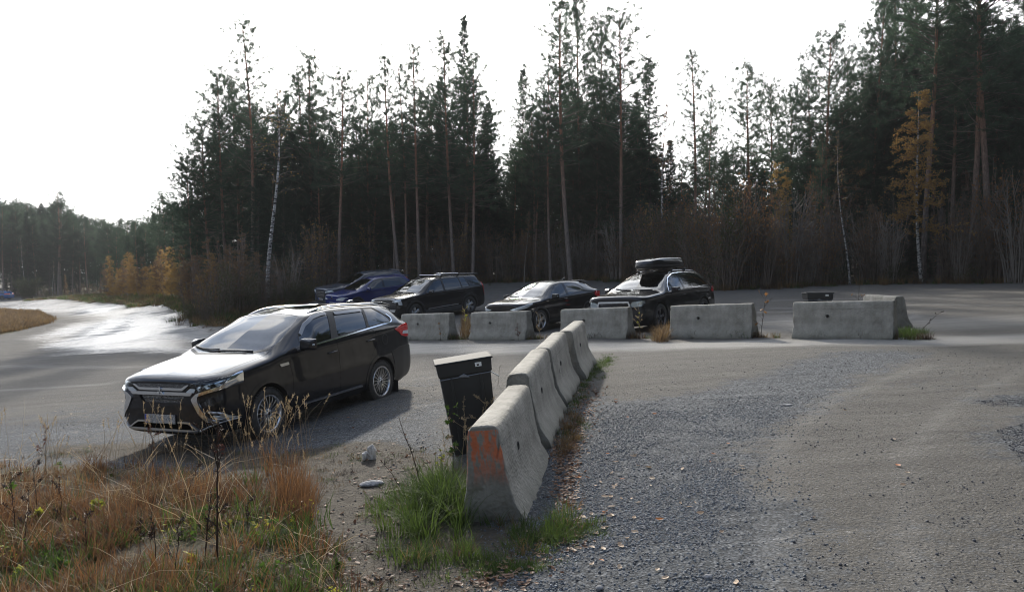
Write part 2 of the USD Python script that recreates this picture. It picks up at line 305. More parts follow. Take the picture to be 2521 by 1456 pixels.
# pine bark: grey brown at the foot, orange red higher up
nodes('pine_bark', {'tc': ('texture_coordinate', {}), 'mp': ('mapping', {'scale': (1., 1., .3)}), 'n': ('noise_texture', {'scale': 14., 'detail': 5., 'roughness': .65}), 'sx': ('separate_xyz', {}), 'h': ('map_range', {'from_min': 3.5, 'from_max': 9., 'to_min': 0., 'to_max': 1., 'clamp': True}),
    'r1': ('rgb_ramp', {'ramp': [(.3, (.075, .058, .050)), (.6, (.175, .145, .125)), (.8, (.28, .24, .21))]}), 'r2': ('rgb_ramp', {'ramp': [(.3, (.11, .058, .038)), (.6, (.24, .125, .078)), (.85, (.36, .20, .125))]}), 'm': ('mix', {}), 'b': ('bump', {'strength': .7, 'distance': .03}), 'p': ('principled_bsdf', {'roughness': .9, 'specular_ior_level': .2})},
    [('tc.object', 'mp.vector'), ('mp.vector', 'n.vector'), ('tc.object', 'sx.vector'), ('sx.z', 'h.value'), ('h.result', 'm.fac'), ('n.fac', 'r1.fac'), ('n.fac', 'r2.fac'), ('r1.color', 'm.color1'), ('r2.color', 'm.color2'), ('m.color', 'p.base_color'), ('n.fac', 'b.height'), ('b.normal', 'p.normal')])
bark('spruce_bark', [(.3, (.05, .04, .036)), (.7, (.12, .10, .09))], 16.)
bark('birch_bark', [(.44, (.03, .028, .026)), (.52, (.36, .345, .32)), (.8, (.52, .50, .46))], 5., 2.6)
bark('rock', [(.3, (.12, .12, .125)), (.7, (.30, .30, .31))], 12., 1.)
bark('grey_wood', [(.3, (.16, .16, .165)), (.7, (.38, .38, .38))], 30., 1.)
bark('white_bark', [(.35, (.30, .27, .24)), (.6, (.72, .69, .64))], 24., .4)

# ------------------------------------------------------------------ ground: what lies on it comes from the vertex masks
nodes('ground_gravel', {'g': ('geometry', {}), 'at': ('attribute', {'attribute': 'mask'}), 'se': ('separate_color', {}), 'at2': ('attribute', {'attribute': 'mask_two'}), 'se2': ('separate_color', {}),
    'big': ('noise_texture', {'scale': .9, 'detail': 6., 'roughness': .6}), 'med': ('noise_texture', {'scale': 9., 'detail': 6., 'roughness': .7}), 'fine': ('noise_texture', {'scale': 90., 'detail': 4., 'roughness': .7}),
    'v': ('voronoi_texture', {'scale': 42., 'feature': 'f1'}), 'vb': ('rgb_to_bw', {}), 'vr': ('rgb_ramp', {'ramp': [(.0, (.065, .075, .088)), (.45, (.15, .165, .185)), (.8, (.25, .265, .285)), (1., (.40, .41, .42))]}), 've': ('map_range', {'from_min': .0, 'from_max': .7, 'to_min': 1., 'to_max': .28, 'clamp': True}), 'vm': ('mix', {'mix_type': 'multiply', 'fac': .9}),
    'cf': ('rgb_ramp', {'ramp': [(.28, (.064, .060, .054)), (.5, (.120, .112, .100)), (.72, (.192, .180, .160))]}),
    'v2': ('voronoi_texture', {'scale': 85., 'feature': 'f1'}), 'v2w': ('separate_color', {}), 'st': ('math', {'math_type': 'greater_than', 'value2': .62}), 'sd': ('math', {'math_type': 'less_than', 'value2': .42}), 'ss': ('math', {'math_type': 'multiply'}), 'stc': ('rgb_ramp', {'ramp': [(0, (.04, .042, .05)), (.6, (.11, .115, .125)), (1, (.28, .28, .28))]}), 'cm': ('mix', {}),
    'soil': ('rgb_ramp', {'ramp': [(.3, (.042, .034, .026)), (.55, (.082, .070, .054)), (.75, (.14, .12, .095))]}), 'gr': ('rgb_ramp', {'ramp': [(.35, (.05, .055, .02)), (.55, (.105, .08, .035)), (.75, (.16, .105, .05))]}),
    'brk': ('math', {'math_type': 'multiply_add', 'value2': 1.3, 'value3': -.65}), 'a1': ('math', {'math_type': 'add'}), 'c1': ('map_range', {'from_min': .3, 'from_max': .62, 'clamp': True}), 'mixa': ('mix', {}), 'a2': ('math', {'math_type': 'add'}), 'c2': ('map_range', {'from_min': .35, 'from_max': .65, 'clamp': True}), 'mixb': ('mix', {}), 'a3': ('math', {'math_type': 'add'}), 'c3': ('map_range', {'from_min': .35, 'from_max': .65, 'clamp': True}), 'mixc': ('mix', {}),
    'wet': ('math', {'math_type': 'add'}), 'cw': ('map_range', {'from_min': .30, 'from_max': .75, 'clamp': True}), 'dk': ('mix', {'mix_type': 'multiply', 'color2': (.52, .5, .5)}), 'ro': ('map_range', {'from_min': 0., 'from_max': 1., 'to_min': .92, 'to_max': .20}), 'sp': ('map_range', {'from_min': 0., 'from_max': 1., 'to_min': .25, 'to_max': 1.0}),
    'pale': ('mix', {'color2': (.35, .34, .32)}), 'pf': ('math', {'math_type': 'multiply', 'value2': .85}),
    'mdr': ('map_range', {'from_min': .3, 'from_max': .7, 'to_min': .66, 'to_max': 1.30, 'clamp': True}), 'mdx': ('mix', {'mix_type': 'multiply', 'fac': 1.0}), 'mds': ('noise_texture', {'scale': 26., 'detail': 5., 'roughness': .75}),
    'smp': ('mapping', {'rotation': (0, 0, .59), 'scale': (.10, 1.5, 1.0)}), 'stn': ('noise_texture', {'scale': 2.2, 'detail': 7.0, 'roughness': .68, 'distortion': .35}), 'stm': ('map_range', {'from_min': .3, 'from_max': .7, 'to_min': .74, 'to_max': 1.2, 'clamp': True}), 'stx': ('mix', {'mix_type': 'multiply', 'fac': 0.8}), 'stw': ('math', {'math_type': 'multiply_add', 'value2': 1.5, 'value3': -.75}), 'wet0': ('math', {'math_type': 'add'}),
    'h2': ('math', {'math_type': 'multiply_add', 'value2': .9}),
    'hb': ('math', {'math_type': 'multiply_add', 'value2': -.65}), 'bs': ('map_range', {'from_min': 0., 'from_max': 1., 'to_min': 1., 'to_max': .10}), 'b': ('bump', {'distance': .028}), 'p': ('principled_bsdf', {})},
    [('g.position', x + '.vector') for x in ('big', 'med', 'fine', 'v', 'v2')] + [('at.color', 'se.color'), ('at2.color', 'se2.color'), ('v.color', 'vb.color'), ('vb.val', 'vr.fac'), ('v.distance', 've.value'), ('vr.color', 'vm.color1'), ('ve.result', 'vm.color2'),
     ('fine.fac', 'cf.fac'), ('v2.color', 'v2w.color'), ('v2w.r', 'st.value1'), ('v2.distance', 'sd.value1'), ('st.value', 'ss.value1'), ('sd.value', 'ss.value2'), ('v2w.g', 'stc.fac'), ('ss.value', 'cm.fac'), ('cf.color', 'cm.color1'), ('stc.color', 'cm.color2'),
     ('med.fac', 'brk.value1'), ('brk.value', 'a1.value1'), ('se.r', 'a1.value2'), ('a1.value', 'c1.value'), ('c1.result', 'mixa.fac'), ('vm.color', 'mixa.color1'), ('cm.color', 'mixa.color2'),
     ('brk.value', 'a2.value1'), ('se.b', 'a2.value2'), ('a2.value', 'c2.value'), ('c2.result', 'mixb.fac'), ('se2.g', 'pf.value1'), ('pf.value', 'pale.fac'), ('mixa.color', 'mdx.color1'), ('g.position', 'mds.vector'), ('mds.fac', 'mdr.value'), ('mdr.result', 'mdx.color2'), ('mdx.color', 'pale.color1'), ('pale.color', 'stx.color1'), ('g.position', 'smp.vector'), ('smp.vector', 'stn.vector'), ('stn.fac', 'stm.value'), ('stm.result', 'stx.color2'), ('stx.color', 'mixb.color1'), ('stn.fac', 'stw.value1'), ('stw.value', 'wet0.value1'), ('brk.value', 'wet0.value2'), ('med.fac', 'soil.fac'), ('soil.color', 'mixb.color2'),
     ('brk.value', 'a3.value1'), ('se2.r', 'a3.value2'), ('a3.value', 'c3.value'), ('c3.result', 'mixc.fac'), ('mixb.color', 'mixc.color1'), ('big.fac', 'gr.fac'), ('gr.color', 'mixc.color2'),
     ('wet0.value', 'wet.value1'), ('se.g', 'wet.value2'), ('wet.value', 'cw.value'), ('cw.result', 'dk.fac'), ('mixc.color', 'dk.color1'), ('dk.color', 'p.base_color'), ('cw.result', 'ro.value'), ('ro.result', 'p.roughness'), ('cw.result', 'sp.value'), ('sp.result', 'p.specular_ior_level'),
     ('v.distance', 'hb.value1'), ('fine.fac', 'hb.value3'), ('med.fac', 'h2.value1'), ('hb.value', 'h2.value3'), ('h2.value', 'b.height'), ('cw.result', 'bs.value'), ('bs.result', 'b.strength'), ('b.normal', 'p.normal')])
# ------------------------------------------------------------------ ground
def axis_steps(lo, hi, a, b, fine, grow=1.09):
    m = np.arange(a, b + 1e-9, fine); out = [m]
    for s, end in ((-1, lo), (1, hi)):
        x, d, l = (a if s < 0 else b), fine, []
        while (x - end) * s < 0:
            d *= grow; x += s * d; l.append(x)
        out.append(np.array(l))
    return np.unique(np.concatenate(out))
gx = axis_steps(-310, 310, -7.0, 6.5, .055, 1.03); gy = axis_steps(-150, 450, 3.2, 13.5, .055, 1.028)
GX, GY = np.meshgrid(gx, gy, indexing='ij')
GXY = np.stack([GX.ravel(), GY.ravel()], 1)

R_ISLAND = region([(-60, 762), (0, 764), (60, 768), (110, 779), (128, 789), (112, 800), (60, 812), (0, 824), (-80, 838)])
R_BANK = region([(130, 722), (250, 712), (330, 712), (470, 735), (560, 742), (700, 752), (770, 748), (800, 720), (560, 690), (300, 700), (140, 712)]).union(
    region([(60, 744), (125, 737), (250, 745), (420, 757), (440, 772), (462, 788), (520, 812), (600, 800), (700, 760), (770, 745), (600, 700), (300, 705), (130, 715), (90, 722)]))
R_ROADL = region([(-80, 752), (40, 742), (130, 738), (250, 746), (390, 757), (300, 772), (420, 792), (480, 815), (540, 826), (560, 850), (480, 868), (330, 864), (180, 868), (110, 850), (130, 815), (180, 800), (215, 790), (175, 775), (100, 767), (0, 761), (-80, 758)])
R_ROADR = region([(480, 842), (900, 842), (1000, 845), (1300, 843), (1600, 843), (1900, 836), (2100, 831), (2350, 826), (2600, 818), (2600, 842), (2250, 846), (1900, 852), (1600, 861), (1300, 867), (1000, 869), (700, 872), (480, 870)])
R_LOTPALE = region([(1880, 780), (2010, 776), (2300, 782), (2600, 775), (2600, 800), (2250, 812), (1880, 812)])
R_GRASS = region([(-300, 1190), (0, 1160), (170, 1150), (330, 1158), (450, 1168), (590, 1165), (690, 1165), (745, 1195), (755, 1260), (790, 1340), (830, 1400), (860, 1480), (880, 1700), (-700, 1700), (-600, 1200)])
R_SOIL = region([(300, 1085), (560, 1105), (700, 1110), (860, 1085), (960, 1080), (1090, 1110), (1150, 1130), (1160, 1290), (1330, 1300), (1400, 1250), (1420, 1290), (1300, 1400), (1200, 1456), (1150, 1700), (700, 1700), (700, 1180), (420, 1140), (100, 1130), (100, 1095)])
R_COARSE = region([(1350, 1180), (1400, 1090), (1430, 1010), (1500, 985), (1700, 985), (1850, 940), (1990, 890), (2150, 868), (2260, 868), (2220, 890), (2090, 930), (1960, 990), (1870, 1060), (1800, 1120), (1830, 1200), (1850, 1300), (1850, 1456), (1850, 1700), (1150, 1700), (1230, 1420), (1330, 1320)])
R_PATCH = region([(2400, 985), (2600, 975), (2600, 1000), (2440, 1000)]).union(region([(2450, 1060), (2600, 1030), (2600, 1180), (2520, 1140)]))
R_WETEDGE = region([(300, 762), (400, 756), (440, 772), (462, 788), (520, 815), (500, 822), (420, 800), (330, 785)])
R_FLOOR = region([(430, 760), (520, 800), (640, 770), (770, 738), (900, 718), (1190, 696), (1300, 692), (1480, 690), (1560, 700), (1760, 714), (1850, 715), (2100, 700), (2300, 698), (2520, 696), (2900, 700)])
# behind the edge everything is forest floor
FLOOR_EDGE = np.array([spot(*p) for p in [(455, 785), (520, 800), (640, 765), (770, 738), (900, 716), (1190, 697), (1300, 693), (1480, 690), (1600, 700), (1760, 714), (1850, 713), (2100, 700), (2300, 698), (2520, 696)]])
R_FLOOR = Polygon(list(map(tuple, FLOOR_EDGE)) + [(34, 39), (60, 60), (320, 200), (320, 440), (-300, 440), (-300, 230), (-130, 175), (-95, 145), (-60, 112), (-45, 92), (-34, 78), (-24, 58)]).buffer(0)
RUTS = [[(-60, 748), (100, 755), (190, 765), (250, 785), (240, 800), (170, 830)], [(-60, 745), (150, 748), (280, 762), (320, 785), (300, 810), (200, 835)], [(-60, 743), (200, 745), (350, 765), (430, 795), (480, 830), (600, 850)]]

def soft(reg, width, pts=GXY):
    import shapely
    P = shapely.points(pts); ins = shapely.contains(reg, P); d = shapely.distance(reg.boundary, P)
    return np.clip(.5 + np.where(ins, d, -d) / (2 * width), 0, 1)

dist = np.hypot(GXY[:, 0], GXY[:, 1])
nz = lambda s, seed=0, o=4: meshkit.fbm(np.c_[GXY * s, np.zeros(len(GXY))], o, seed)
wob = np.stack([nz(.35, 11) - .5, nz(.35, 12) - .5], 1)
PTS = GXY + wob * np.clip(dist * .05, .3, 2.5)[:, None]
PTS2 = PTS + (np.stack([nz(2.2, 13), nz(2.2, 14)], 1) - .5) * .8
m_coarse = np.maximum(soft(R_COARSE, .55, PTS2), .8 * soft(R_PATCH, .35, PTS2))
far_lot = np.clip((GXY[:, 1] - 11) / 4, 0, 1)
m_comp = np.clip(.80 - .9 * m_coarse + .0 * far_lot, 0, 1)                  # compacted fine gravel
left_lot = np.clip((-.4 - GXY[:, 0]) / 1.0, 0, 1) * (1 - far_lot)
m_comp = np.clip(m_comp - .42 * left_lot - .18 * (nz(.5, 21) > .56), 0, 1)
m_pale = np.maximum.reduce([soft(R_ROADR, .35, PTS) * .95, soft(R_ROADL, .8, PTS) * .7, soft(R_LOTPALE, 1.0, PTS) * .6])
m_wet = np.clip(soft(R_ROADL, 1.2, PTS) * (.80 + .7 * (nz(.22, 31) - .5)) + soft(R_WETEDGE, .6, PTS) * .75 + .10 * np.clip((-GXY[:, 0] - 4) / 10, 0, 1), 0, 1)
import shapely
track = np.zeros(len(GXY))
for line, w in [(r, .55) for r in RUTS] + [([(1700, 800), (1900, 790), (2120, 792), (2250, 782), (2240, 768), (2100, 762), (1900, 758)], .16), ([(1750, 770), (2000, 764), (2300, 748), (2600, 752)], .18), ([(1900, 740), (2200, 732), (2600, 736)], .2), ([(1000, 858), (1500, 856), (2000, 846), (2600, 832)], .16), ([(1000, 848), (1500, 847), (2000, 838), (2600, 822)], .16), ([(2300, 900), (2050, 980), (1920, 1100), (1900, 1300), (1960, 1700)], .12), ([(2560, 900), (2330, 1000), (2220, 1150), (2230, 1350), (2350, 1700)], .12), ([(0, 900), (300, 905), (700, 880), (1000, 872)], .2), ([(0, 960), (250, 945), (480, 905)], .2)]:
    dl = shapely.distance(LineString([spot(*q) for q in line]), shapely.points(PTS * .35 + GXY * .65)); track = np.maximum(track, np.exp(-(dl / w) ** 2))
track = track * np.clip(.2 + 1.6 * nz(.6, 34), 0, 1)
m_wet = np.clip(m_wet - .45 * track, 0, 1); m_pale = np.clip(m_pale + np.where(GXY[:, 1] < 14, .16, .40) * track, 0, 1)
m_soil = np.maximum.reduce([soft(R_SOIL, .25, PTS) * .85, soft(R_GRASS, .3, PTS), soft(R_FLOOR, .8, PTS)])
m_soil = np.maximum(m_soil, .35 * left_lot * (nz(1.2, 41) > .52))
m_grass = np.maximum.reduce([soft(R_ISLAND, .5, PTS), soft(R_BANK, .9, PTS) * .95, .3 * soft(R_FLOOR, .8, PTS), soft(R_GRASS, .3, PTS) * .5])
GZ = height(GXY[:, 0], GXY[:, 1])
# relief: ruts, clods, the raised rims of grassy ground
near = np.clip(1 - (dist - 10) / 20, 0, 1)
GZ = GZ + (nz(.9, 51) - .5) * .05 + near * ((nz(3.0, 52) - .5) * .022 + (nz(14., 53, 3) - .5) * .020 * (.15 + .9 * m_coarse + 1.1 * soft(R_SOIL, .3)))
GZ = GZ + .12 * soft(R_ISLAND, 1.2) + .15 * soft(R_BANK, 1.5) + .05 * soft(R_GRASS, .4) * (.5 + nz(2., 54))
bump_far = soft(R_BANK, 1.) * (nz(.8, 55) - .5) * .5; GZ = GZ + bump_far
_gz = RegularGridInterpolator((gx, gy), GZ.reshape(len(gx), len(gy)), bounds_error=False, fill_value=None)
def ground_z(x, y): return _gz(np.stack([np.asarray(x, float), np.asarray(y, float)], -1))

_i, _j = np.meshgrid(np.arange(len(gx) - 1), np.arange(len(gy) - 1), indexing='ij')
_q = np.stack([_i * len(gy) + _j, (_i + 1) * len(gy) + _j, (_i + 1) * len(gy) + _j + 1, _i * len(gy) + _j + 1], -1).reshape(-1, 4)
GF = np.vstack([_q[:, [0, 1, 2]], _q[:, [0, 2, 3]]]); GV = np.c_[GXY, GZ]
import shapely
_c = GV[GF].mean(1)[:, :2]
def _in(r): return shapely.contains(r, shapely.points(_c))
cls = np.zeros(len(GF), int)
cls[_in(R_ROADL.buffer(0).union(R_ROADR))] = 1
cls[_in(R_BANK)] = 2; cls[_in(R_ISLAND)] = 3; cls[_in(R_FLOOR)] = 4; cls[_in(R_GRASS)] = 5
_N = meshkit.arrays((GV, GF), True)[2]
def ground_part(name, k, label):
    f = GF[cls == k]; u, inv = np.unique(f, return_inverse=True)
    m = usdkit.mesh(stage, numbered('/World', name), (GV[u], inv.reshape(-1, 3)), M('ground_gravel'))
    m.CreateNormalsAttr(Vt.Vec3fArray.FromNumpy(_N[u].astype(np.float32))); m.SetNormalsInterpolation('vertex')
    pv = UsdGeom.PrimvarsAPI(m)
    pv.CreatePrimvar('mask', T.Color3fArray, 'vertex').Set(Vt.Vec3fArray.FromNumpy(np.stack([m_comp, m_wet, m_soil], 1)[u].astype(np.float32)))
    pv.CreatePrimvar('mask_two', T.Color3fArray, 'vertex').Set(Vt.Vec3fArray.FromNumpy(np.stack([m_grass, m_pale, m_coarse], 1)[u].astype(np.float32)))
    tag(m, label, kind='structure')
ground_part('ground', 0, 'grey gravel ground of the car park')
ground_part('road', 1, 'pale compacted gravel track, wet and shining on the left')
ground_part('grass_bank', 2, 'low bank of brown and green grass beside the track')
ground_part('grass_island', 3, 'brown grass island inside the bend of the track')
ground_part('forest_floor', 4, 'dark forest floor under the trees')
ground_part('meadow', 5, 'rough ground under the dry grass in the left foreground')
# ------------------------------------------------------------------ cars
def chaikin(p, n):
    for _ in range(n):
        q = np.empty((2 * len(p) - 2 + 2, p.shape[1])); q[0] = p[0]; q[-1] = p[-1]
        q[1:-1:2] = .75 * p[:-1] + .25 * p[1:]; q[2:-1:2] = .25 * p[:-1] + .75 * p[1:]
        p = q
    return p

def prism(poly, axis, a, b):
    """a shapely polygon extruded along an axis: 'y': poly in (x, z); 'x': poly in (y, z); 'z': poly in (x, y)"""
    out = []
    for g in getattr(poly, 'geoms', [poly]):
        if g.is_empty or g.area < 1e-7: continue
        rings = [np.array(g.exterior.coords)[:-1]] + [np.array(h.coords)[:-1] for h in g.interiors]
        cs = CrossSection([r.tolist() for r in rings], m3.FillRule.EvenOdd)
        s = cs.extrude(b - a)
        if axis == 'y': s = s.transform([[1, 0, 0, 0], [0, 0, 1, a], [0, 1, 0, 0]])
        elif axis == 'x': s = s.transform([[0, 0, 1, a], [1, 0, 0, 0], [0, 1, 0, 0]])
        else: s = s.translate([0, 0, a])
        out.append(s)
    return Manifold.batch_boolean(out, m3.OpType.Add) if len(out) > 1 else (out[0] if out else Manifold())

def rounded(pts, r=.02):
    g = Polygon(pts)
    return g.buffer(-r).buffer(2 * r).buffer(-r)

class Car:
    """a car body lofted through cross sections; panels, panes and trims are cut from it"""
    def __init__(self, p):
        self.p = p
        rows = sorted(p['rows'], key=lambda r: r[0])
        xs = np.array([r[0] for r in rows]); pts = np.array([r[1] for r in rows], float)      # n x k x 2
        f = PchipInterpolator(xs, pts.reshape(len(xs), -1))
        dense = np.unique(np.concatenate([np.linspace(xs[0], xs[-1], 120), xs[0] + (xs[1] - xs[0]) * np.linspace(0, 1, 6), xs[-1] - (xs[-1] - xs[-3]) * np.linspace(0, 1, 14) ** 1.5]))
        sec = np.stack([chaikin(f(x).reshape(-1, 2), 3) for x in dense])                       # m x s x 2
        self.xs, self.sec = dense, sec
        self.outer_v, self.outer_f = self.skin(dense, sec)
        self.normals = meshkit.arrays((self.outer_v, self.outer_f), True)[2]
        self.solid = mf((self.outer_v, self.outer_f))
        self._off = {}
        c = np.array([0.5 * (xs[0] + xs[-1]), 0, .85])
        self.inner = mf(((self.outer_v - c) * [.985, .945, .955] + c, self.outer_f))

    @staticmethod
    def skin(x, sec):
        m, s = sec.shape[:2]
        loop = np.concatenate([sec, (sec * [-1, 1])[:, -2:0:-1]], 1); L = loop.shape[1]
        v = np.concatenate([np.broadcast_to(x[:, None, None], (m, L, 1)), loop], 2).reshape(-1, 3)
        i, j = np.meshgrid(np.arange(m - 1), np.arange(L), indexing='ij')
        a, b, c, d = i * L + j, i * L + (j + 1) % L, (i + 1) * L + (j + 1) % L, (i + 1) * L + j
        f = np.vstack([np.stack([a, b, c], -1).reshape(-1, 3), np.stack([a, c, d], -1).reshape(-1, 3)])
        k = np.arange(L); n = len(v)
        v = np.vstack([v, [x[0], 0, loop[0, :, 1].mean()], [x[-1], 0, loop[-1, :, 1].mean()]])
        e = (m - 1) * L
        f = np.vstack([f, np.stack([np.full(L, n), (k + 1) % L, k], 1), np.stack([np.full(L, n + 1), e + k, e + (k + 1) % L], 1)])
        if trimesh.Trimesh(v, f, process=False).volume < 0: f = f[:, ::-1]
        return v, f

    def off(self, d):
        d = round(d, 4)
        if d == 0: return self.solid
        if d not in self._off: self._off[d] = mf((self.outer_v + self.normals * d, self.outer_f))
        return self._off[d]

    def layer(self, tool, d0, d1):
        return (self.off(d1) - self.off(d0)) ^ tool

    def side_y(self, x, z):
        k = np.clip(np.searchsorted(self.xs, x), 1, len(self.xs) - 1)
        t = (x - self.xs[k - 1]) / (self.xs[k] - self.xs[k - 1]); s = self.sec[k - 1] * (1 - t) + self.sec[k] * t
        hit = np.nonzero((s[:-1, 1] - z) * (s[1:, 1] - z) <= 0)[0]
        if len(hit) == 0: return float(s[:, 0].max())
        i = hit[-1]; u = (z - s[i, 1]) / (s[i + 1, 1] - s[i, 1] + 1e-9)
        return float(s[i, 0] + u * (s[i + 1, 0] - s[i, 0]))
    def top_z(self, x, y):
        k = np.clip(np.searchsorted(self.xs, x), 1, len(self.xs) - 1)
        t = (x - self.xs[k - 1]) / (self.xs[k] - self.xs[k - 1]); s = self.sec[k - 1] * (1 - t) + self.sec[k] * t
        h = len(s) // 2; q = s[h:][::-1]
        return float(np.interp(abs(y), q[:, 0], q[:, 1]))

def wheel(car, parent, x, side, R, rim, width, spokes, rim_mat, y_face, steer=0.0, dark=None):
    """tyre, rim with spokes, hub; its outer face at y_face on the given side"""
    w = thing('wheel', None, None, rotz(steer) if side > 0 else rotz(steer) @ np.diag([1, -1, 1.0]), (x, side * (y_face - width / 2), R), parent=str(parent.GetPath()))
    h = width / 2
    t = lathe([(rim + .004, -h + .02), (rim + .01, -h + .005), (R - .055, -h), (R - .022, -h + .012), (R - .004, -h + .045), (R, -h + .075), (R, -.02), (R - .008, -.017), (R - .008, -.010), (R, -.007), (R, .04), (R - .008, .043), (R - .008, .05), (R, .053), (R, h - .075), (R - .004, h - .045), (R - .02, h - .012), (R - .052, h - .001), (R - .08, h), (rim + .012, h - .006), (rim + .004, h - .02), (rim - .01, 0), (rim + .004, -h + .02)], 56)
    obj('tyre', t, M('rubber'), w, 25)
    # shoulder blocks of the tread
    bl = []
    for k in range(52):
        a = 2 * math.pi * k / 52
        for s in (-1, 1):
            b = box((0, s * (h - .045), R - .006), (.028, .07, .016))
            Rr = trimesh.transformations.rotation_matrix(a, [0, 1, 0])[:3, :3]; bl.append((b[0] @ Rr.T, b[1]))
    obj('tread', arr(*bl), M('rubber'), w)
    barrel = lathe([(rim + .008, h - .010), (rim + .004, h - .002), (rim - .012, h - .004), (rim - .022, h - .02), (rim - .032, h - .06), (rim - .035, -h + .03), (rim, -h + .01), (rim + .006, -h + .03), (rim - .01, 0), (rim + .008, h - .010)], 56)
    rm = obj('rim', barrel, M(rim_mat), w, 30)
    sp = []
    for (ang, r0, r1, w0, w1, bow, y0, y1) in spokes:
        ca, sa = math.cos(ang), math.sin(ang)
        n = 5; rr = np.linspace(r0, r1 if r1 > 0 else rim - .012, n); ww = np.linspace(w0, w1, n); tw = np.linspace(0, bow, n) ** 1
        yy = np.linspace(y0, y1, n) + .012 * np.sin(np.linspace(0, math.pi, n))
        ring = []
        for k in range(n):
            for (dx, dy) in ((-1, -.5), (-.75, .5), (.75, .5), (1, -.5), (.6, -2.2), (-.6, -2.2)):
                px, pz, py = dx * ww[k] / 2 + tw[k], rr[k], yy[k] + dy * .010
                ring.append((px * ca + pz * sa, py, -px * sa + pz * ca))
        v = np.array(ring); q = []
        for k in range(n - 1):
            for j in range(6):
                q.append((k * 6 + j, k * 6 + (j + 1) % 6, k * 6 + 6 + (j + 1) % 6, k * 6 + 6 + j))
        f = [(0, 1, 2), (0, 2, 3), (0, 3, 4), (0, 4, 5)]; e = (n - 1) * 6; f += [(e, e + 2, e + 1), (e, e + 3, e + 2), (e, e + 4, e + 3), (e, e + 5, e + 4)]
        sp.append((v, np.vstack([np.array(q)[:, [0, 1, 2]], np.array(q)[:, [0, 2, 3]], np.array(f)])))
    for s in sp: obj('spoke', s, M(dark or rim_mat), w, 20)
    yh = h - .03
    obj('hub', lathe([(0.001, yh + .016), (.026, yh + .016), (.031, yh + .01), (.055, yh + .004), (.075, yh - .012), (.08, yh - .05), (.001, yh - .055), (.001, yh + .016)], 30), M(dark or rim_mat), w, 30)
    obj('centre_cap', lathe([(0.001, yh + .020), (.02, yh + .019), (.024, yh + .014), (.024, yh + .008), (.001, yh + .008), (.001, yh + .020)], 20), M('black_gloss'), w, 30)
    nuts = []
    for k in range(5):
        a = 2 * math.pi * k / 5 + .3
        nuts.append(move(lathe([(.001, .0), (.008, .0), (.009, -.012), (.001, -.012), (.001, 0)], 8), (.05 * math.sin(a), yh + .012, .05 * math.cos(a))))
    obj('wheel_nuts', arr(*nuts), M('steel'), w)
    obj('brake_disc', lathe([(.001, -.01), (.15, -.01), (.155, -.015), (.155, -.03), (.001, -.03), (.001, -.01)], 36), M('steel_dark'), w, 30)
    return w

def spokes_multi(n=10, pair=.115, rim=.225):
    out = []
    for k in range(n):
        a = 2 * math.pi * k / n
        for s in (-1, 1):
            out.append((a + s * .05, .05, rim, .022, .012, s * .030, .075, .088))
    return out
def spokes_five(rim, w0=.06, w1=.035, n=5, split=.0, y0=.075, y1=.085):
    out = []
    for k in range(n):
        a = 2 * math.pi * k / n + .2
        if split:
            for s in (-1, 1): out.append((a + s * split * .4, .05, rim, w0 * .55, w1 * .6, s * split * .5 * rim * .5, y0, y1))
        else: out.append((a, .05, rim, w0, w1, 0, y0, y1))
    return out

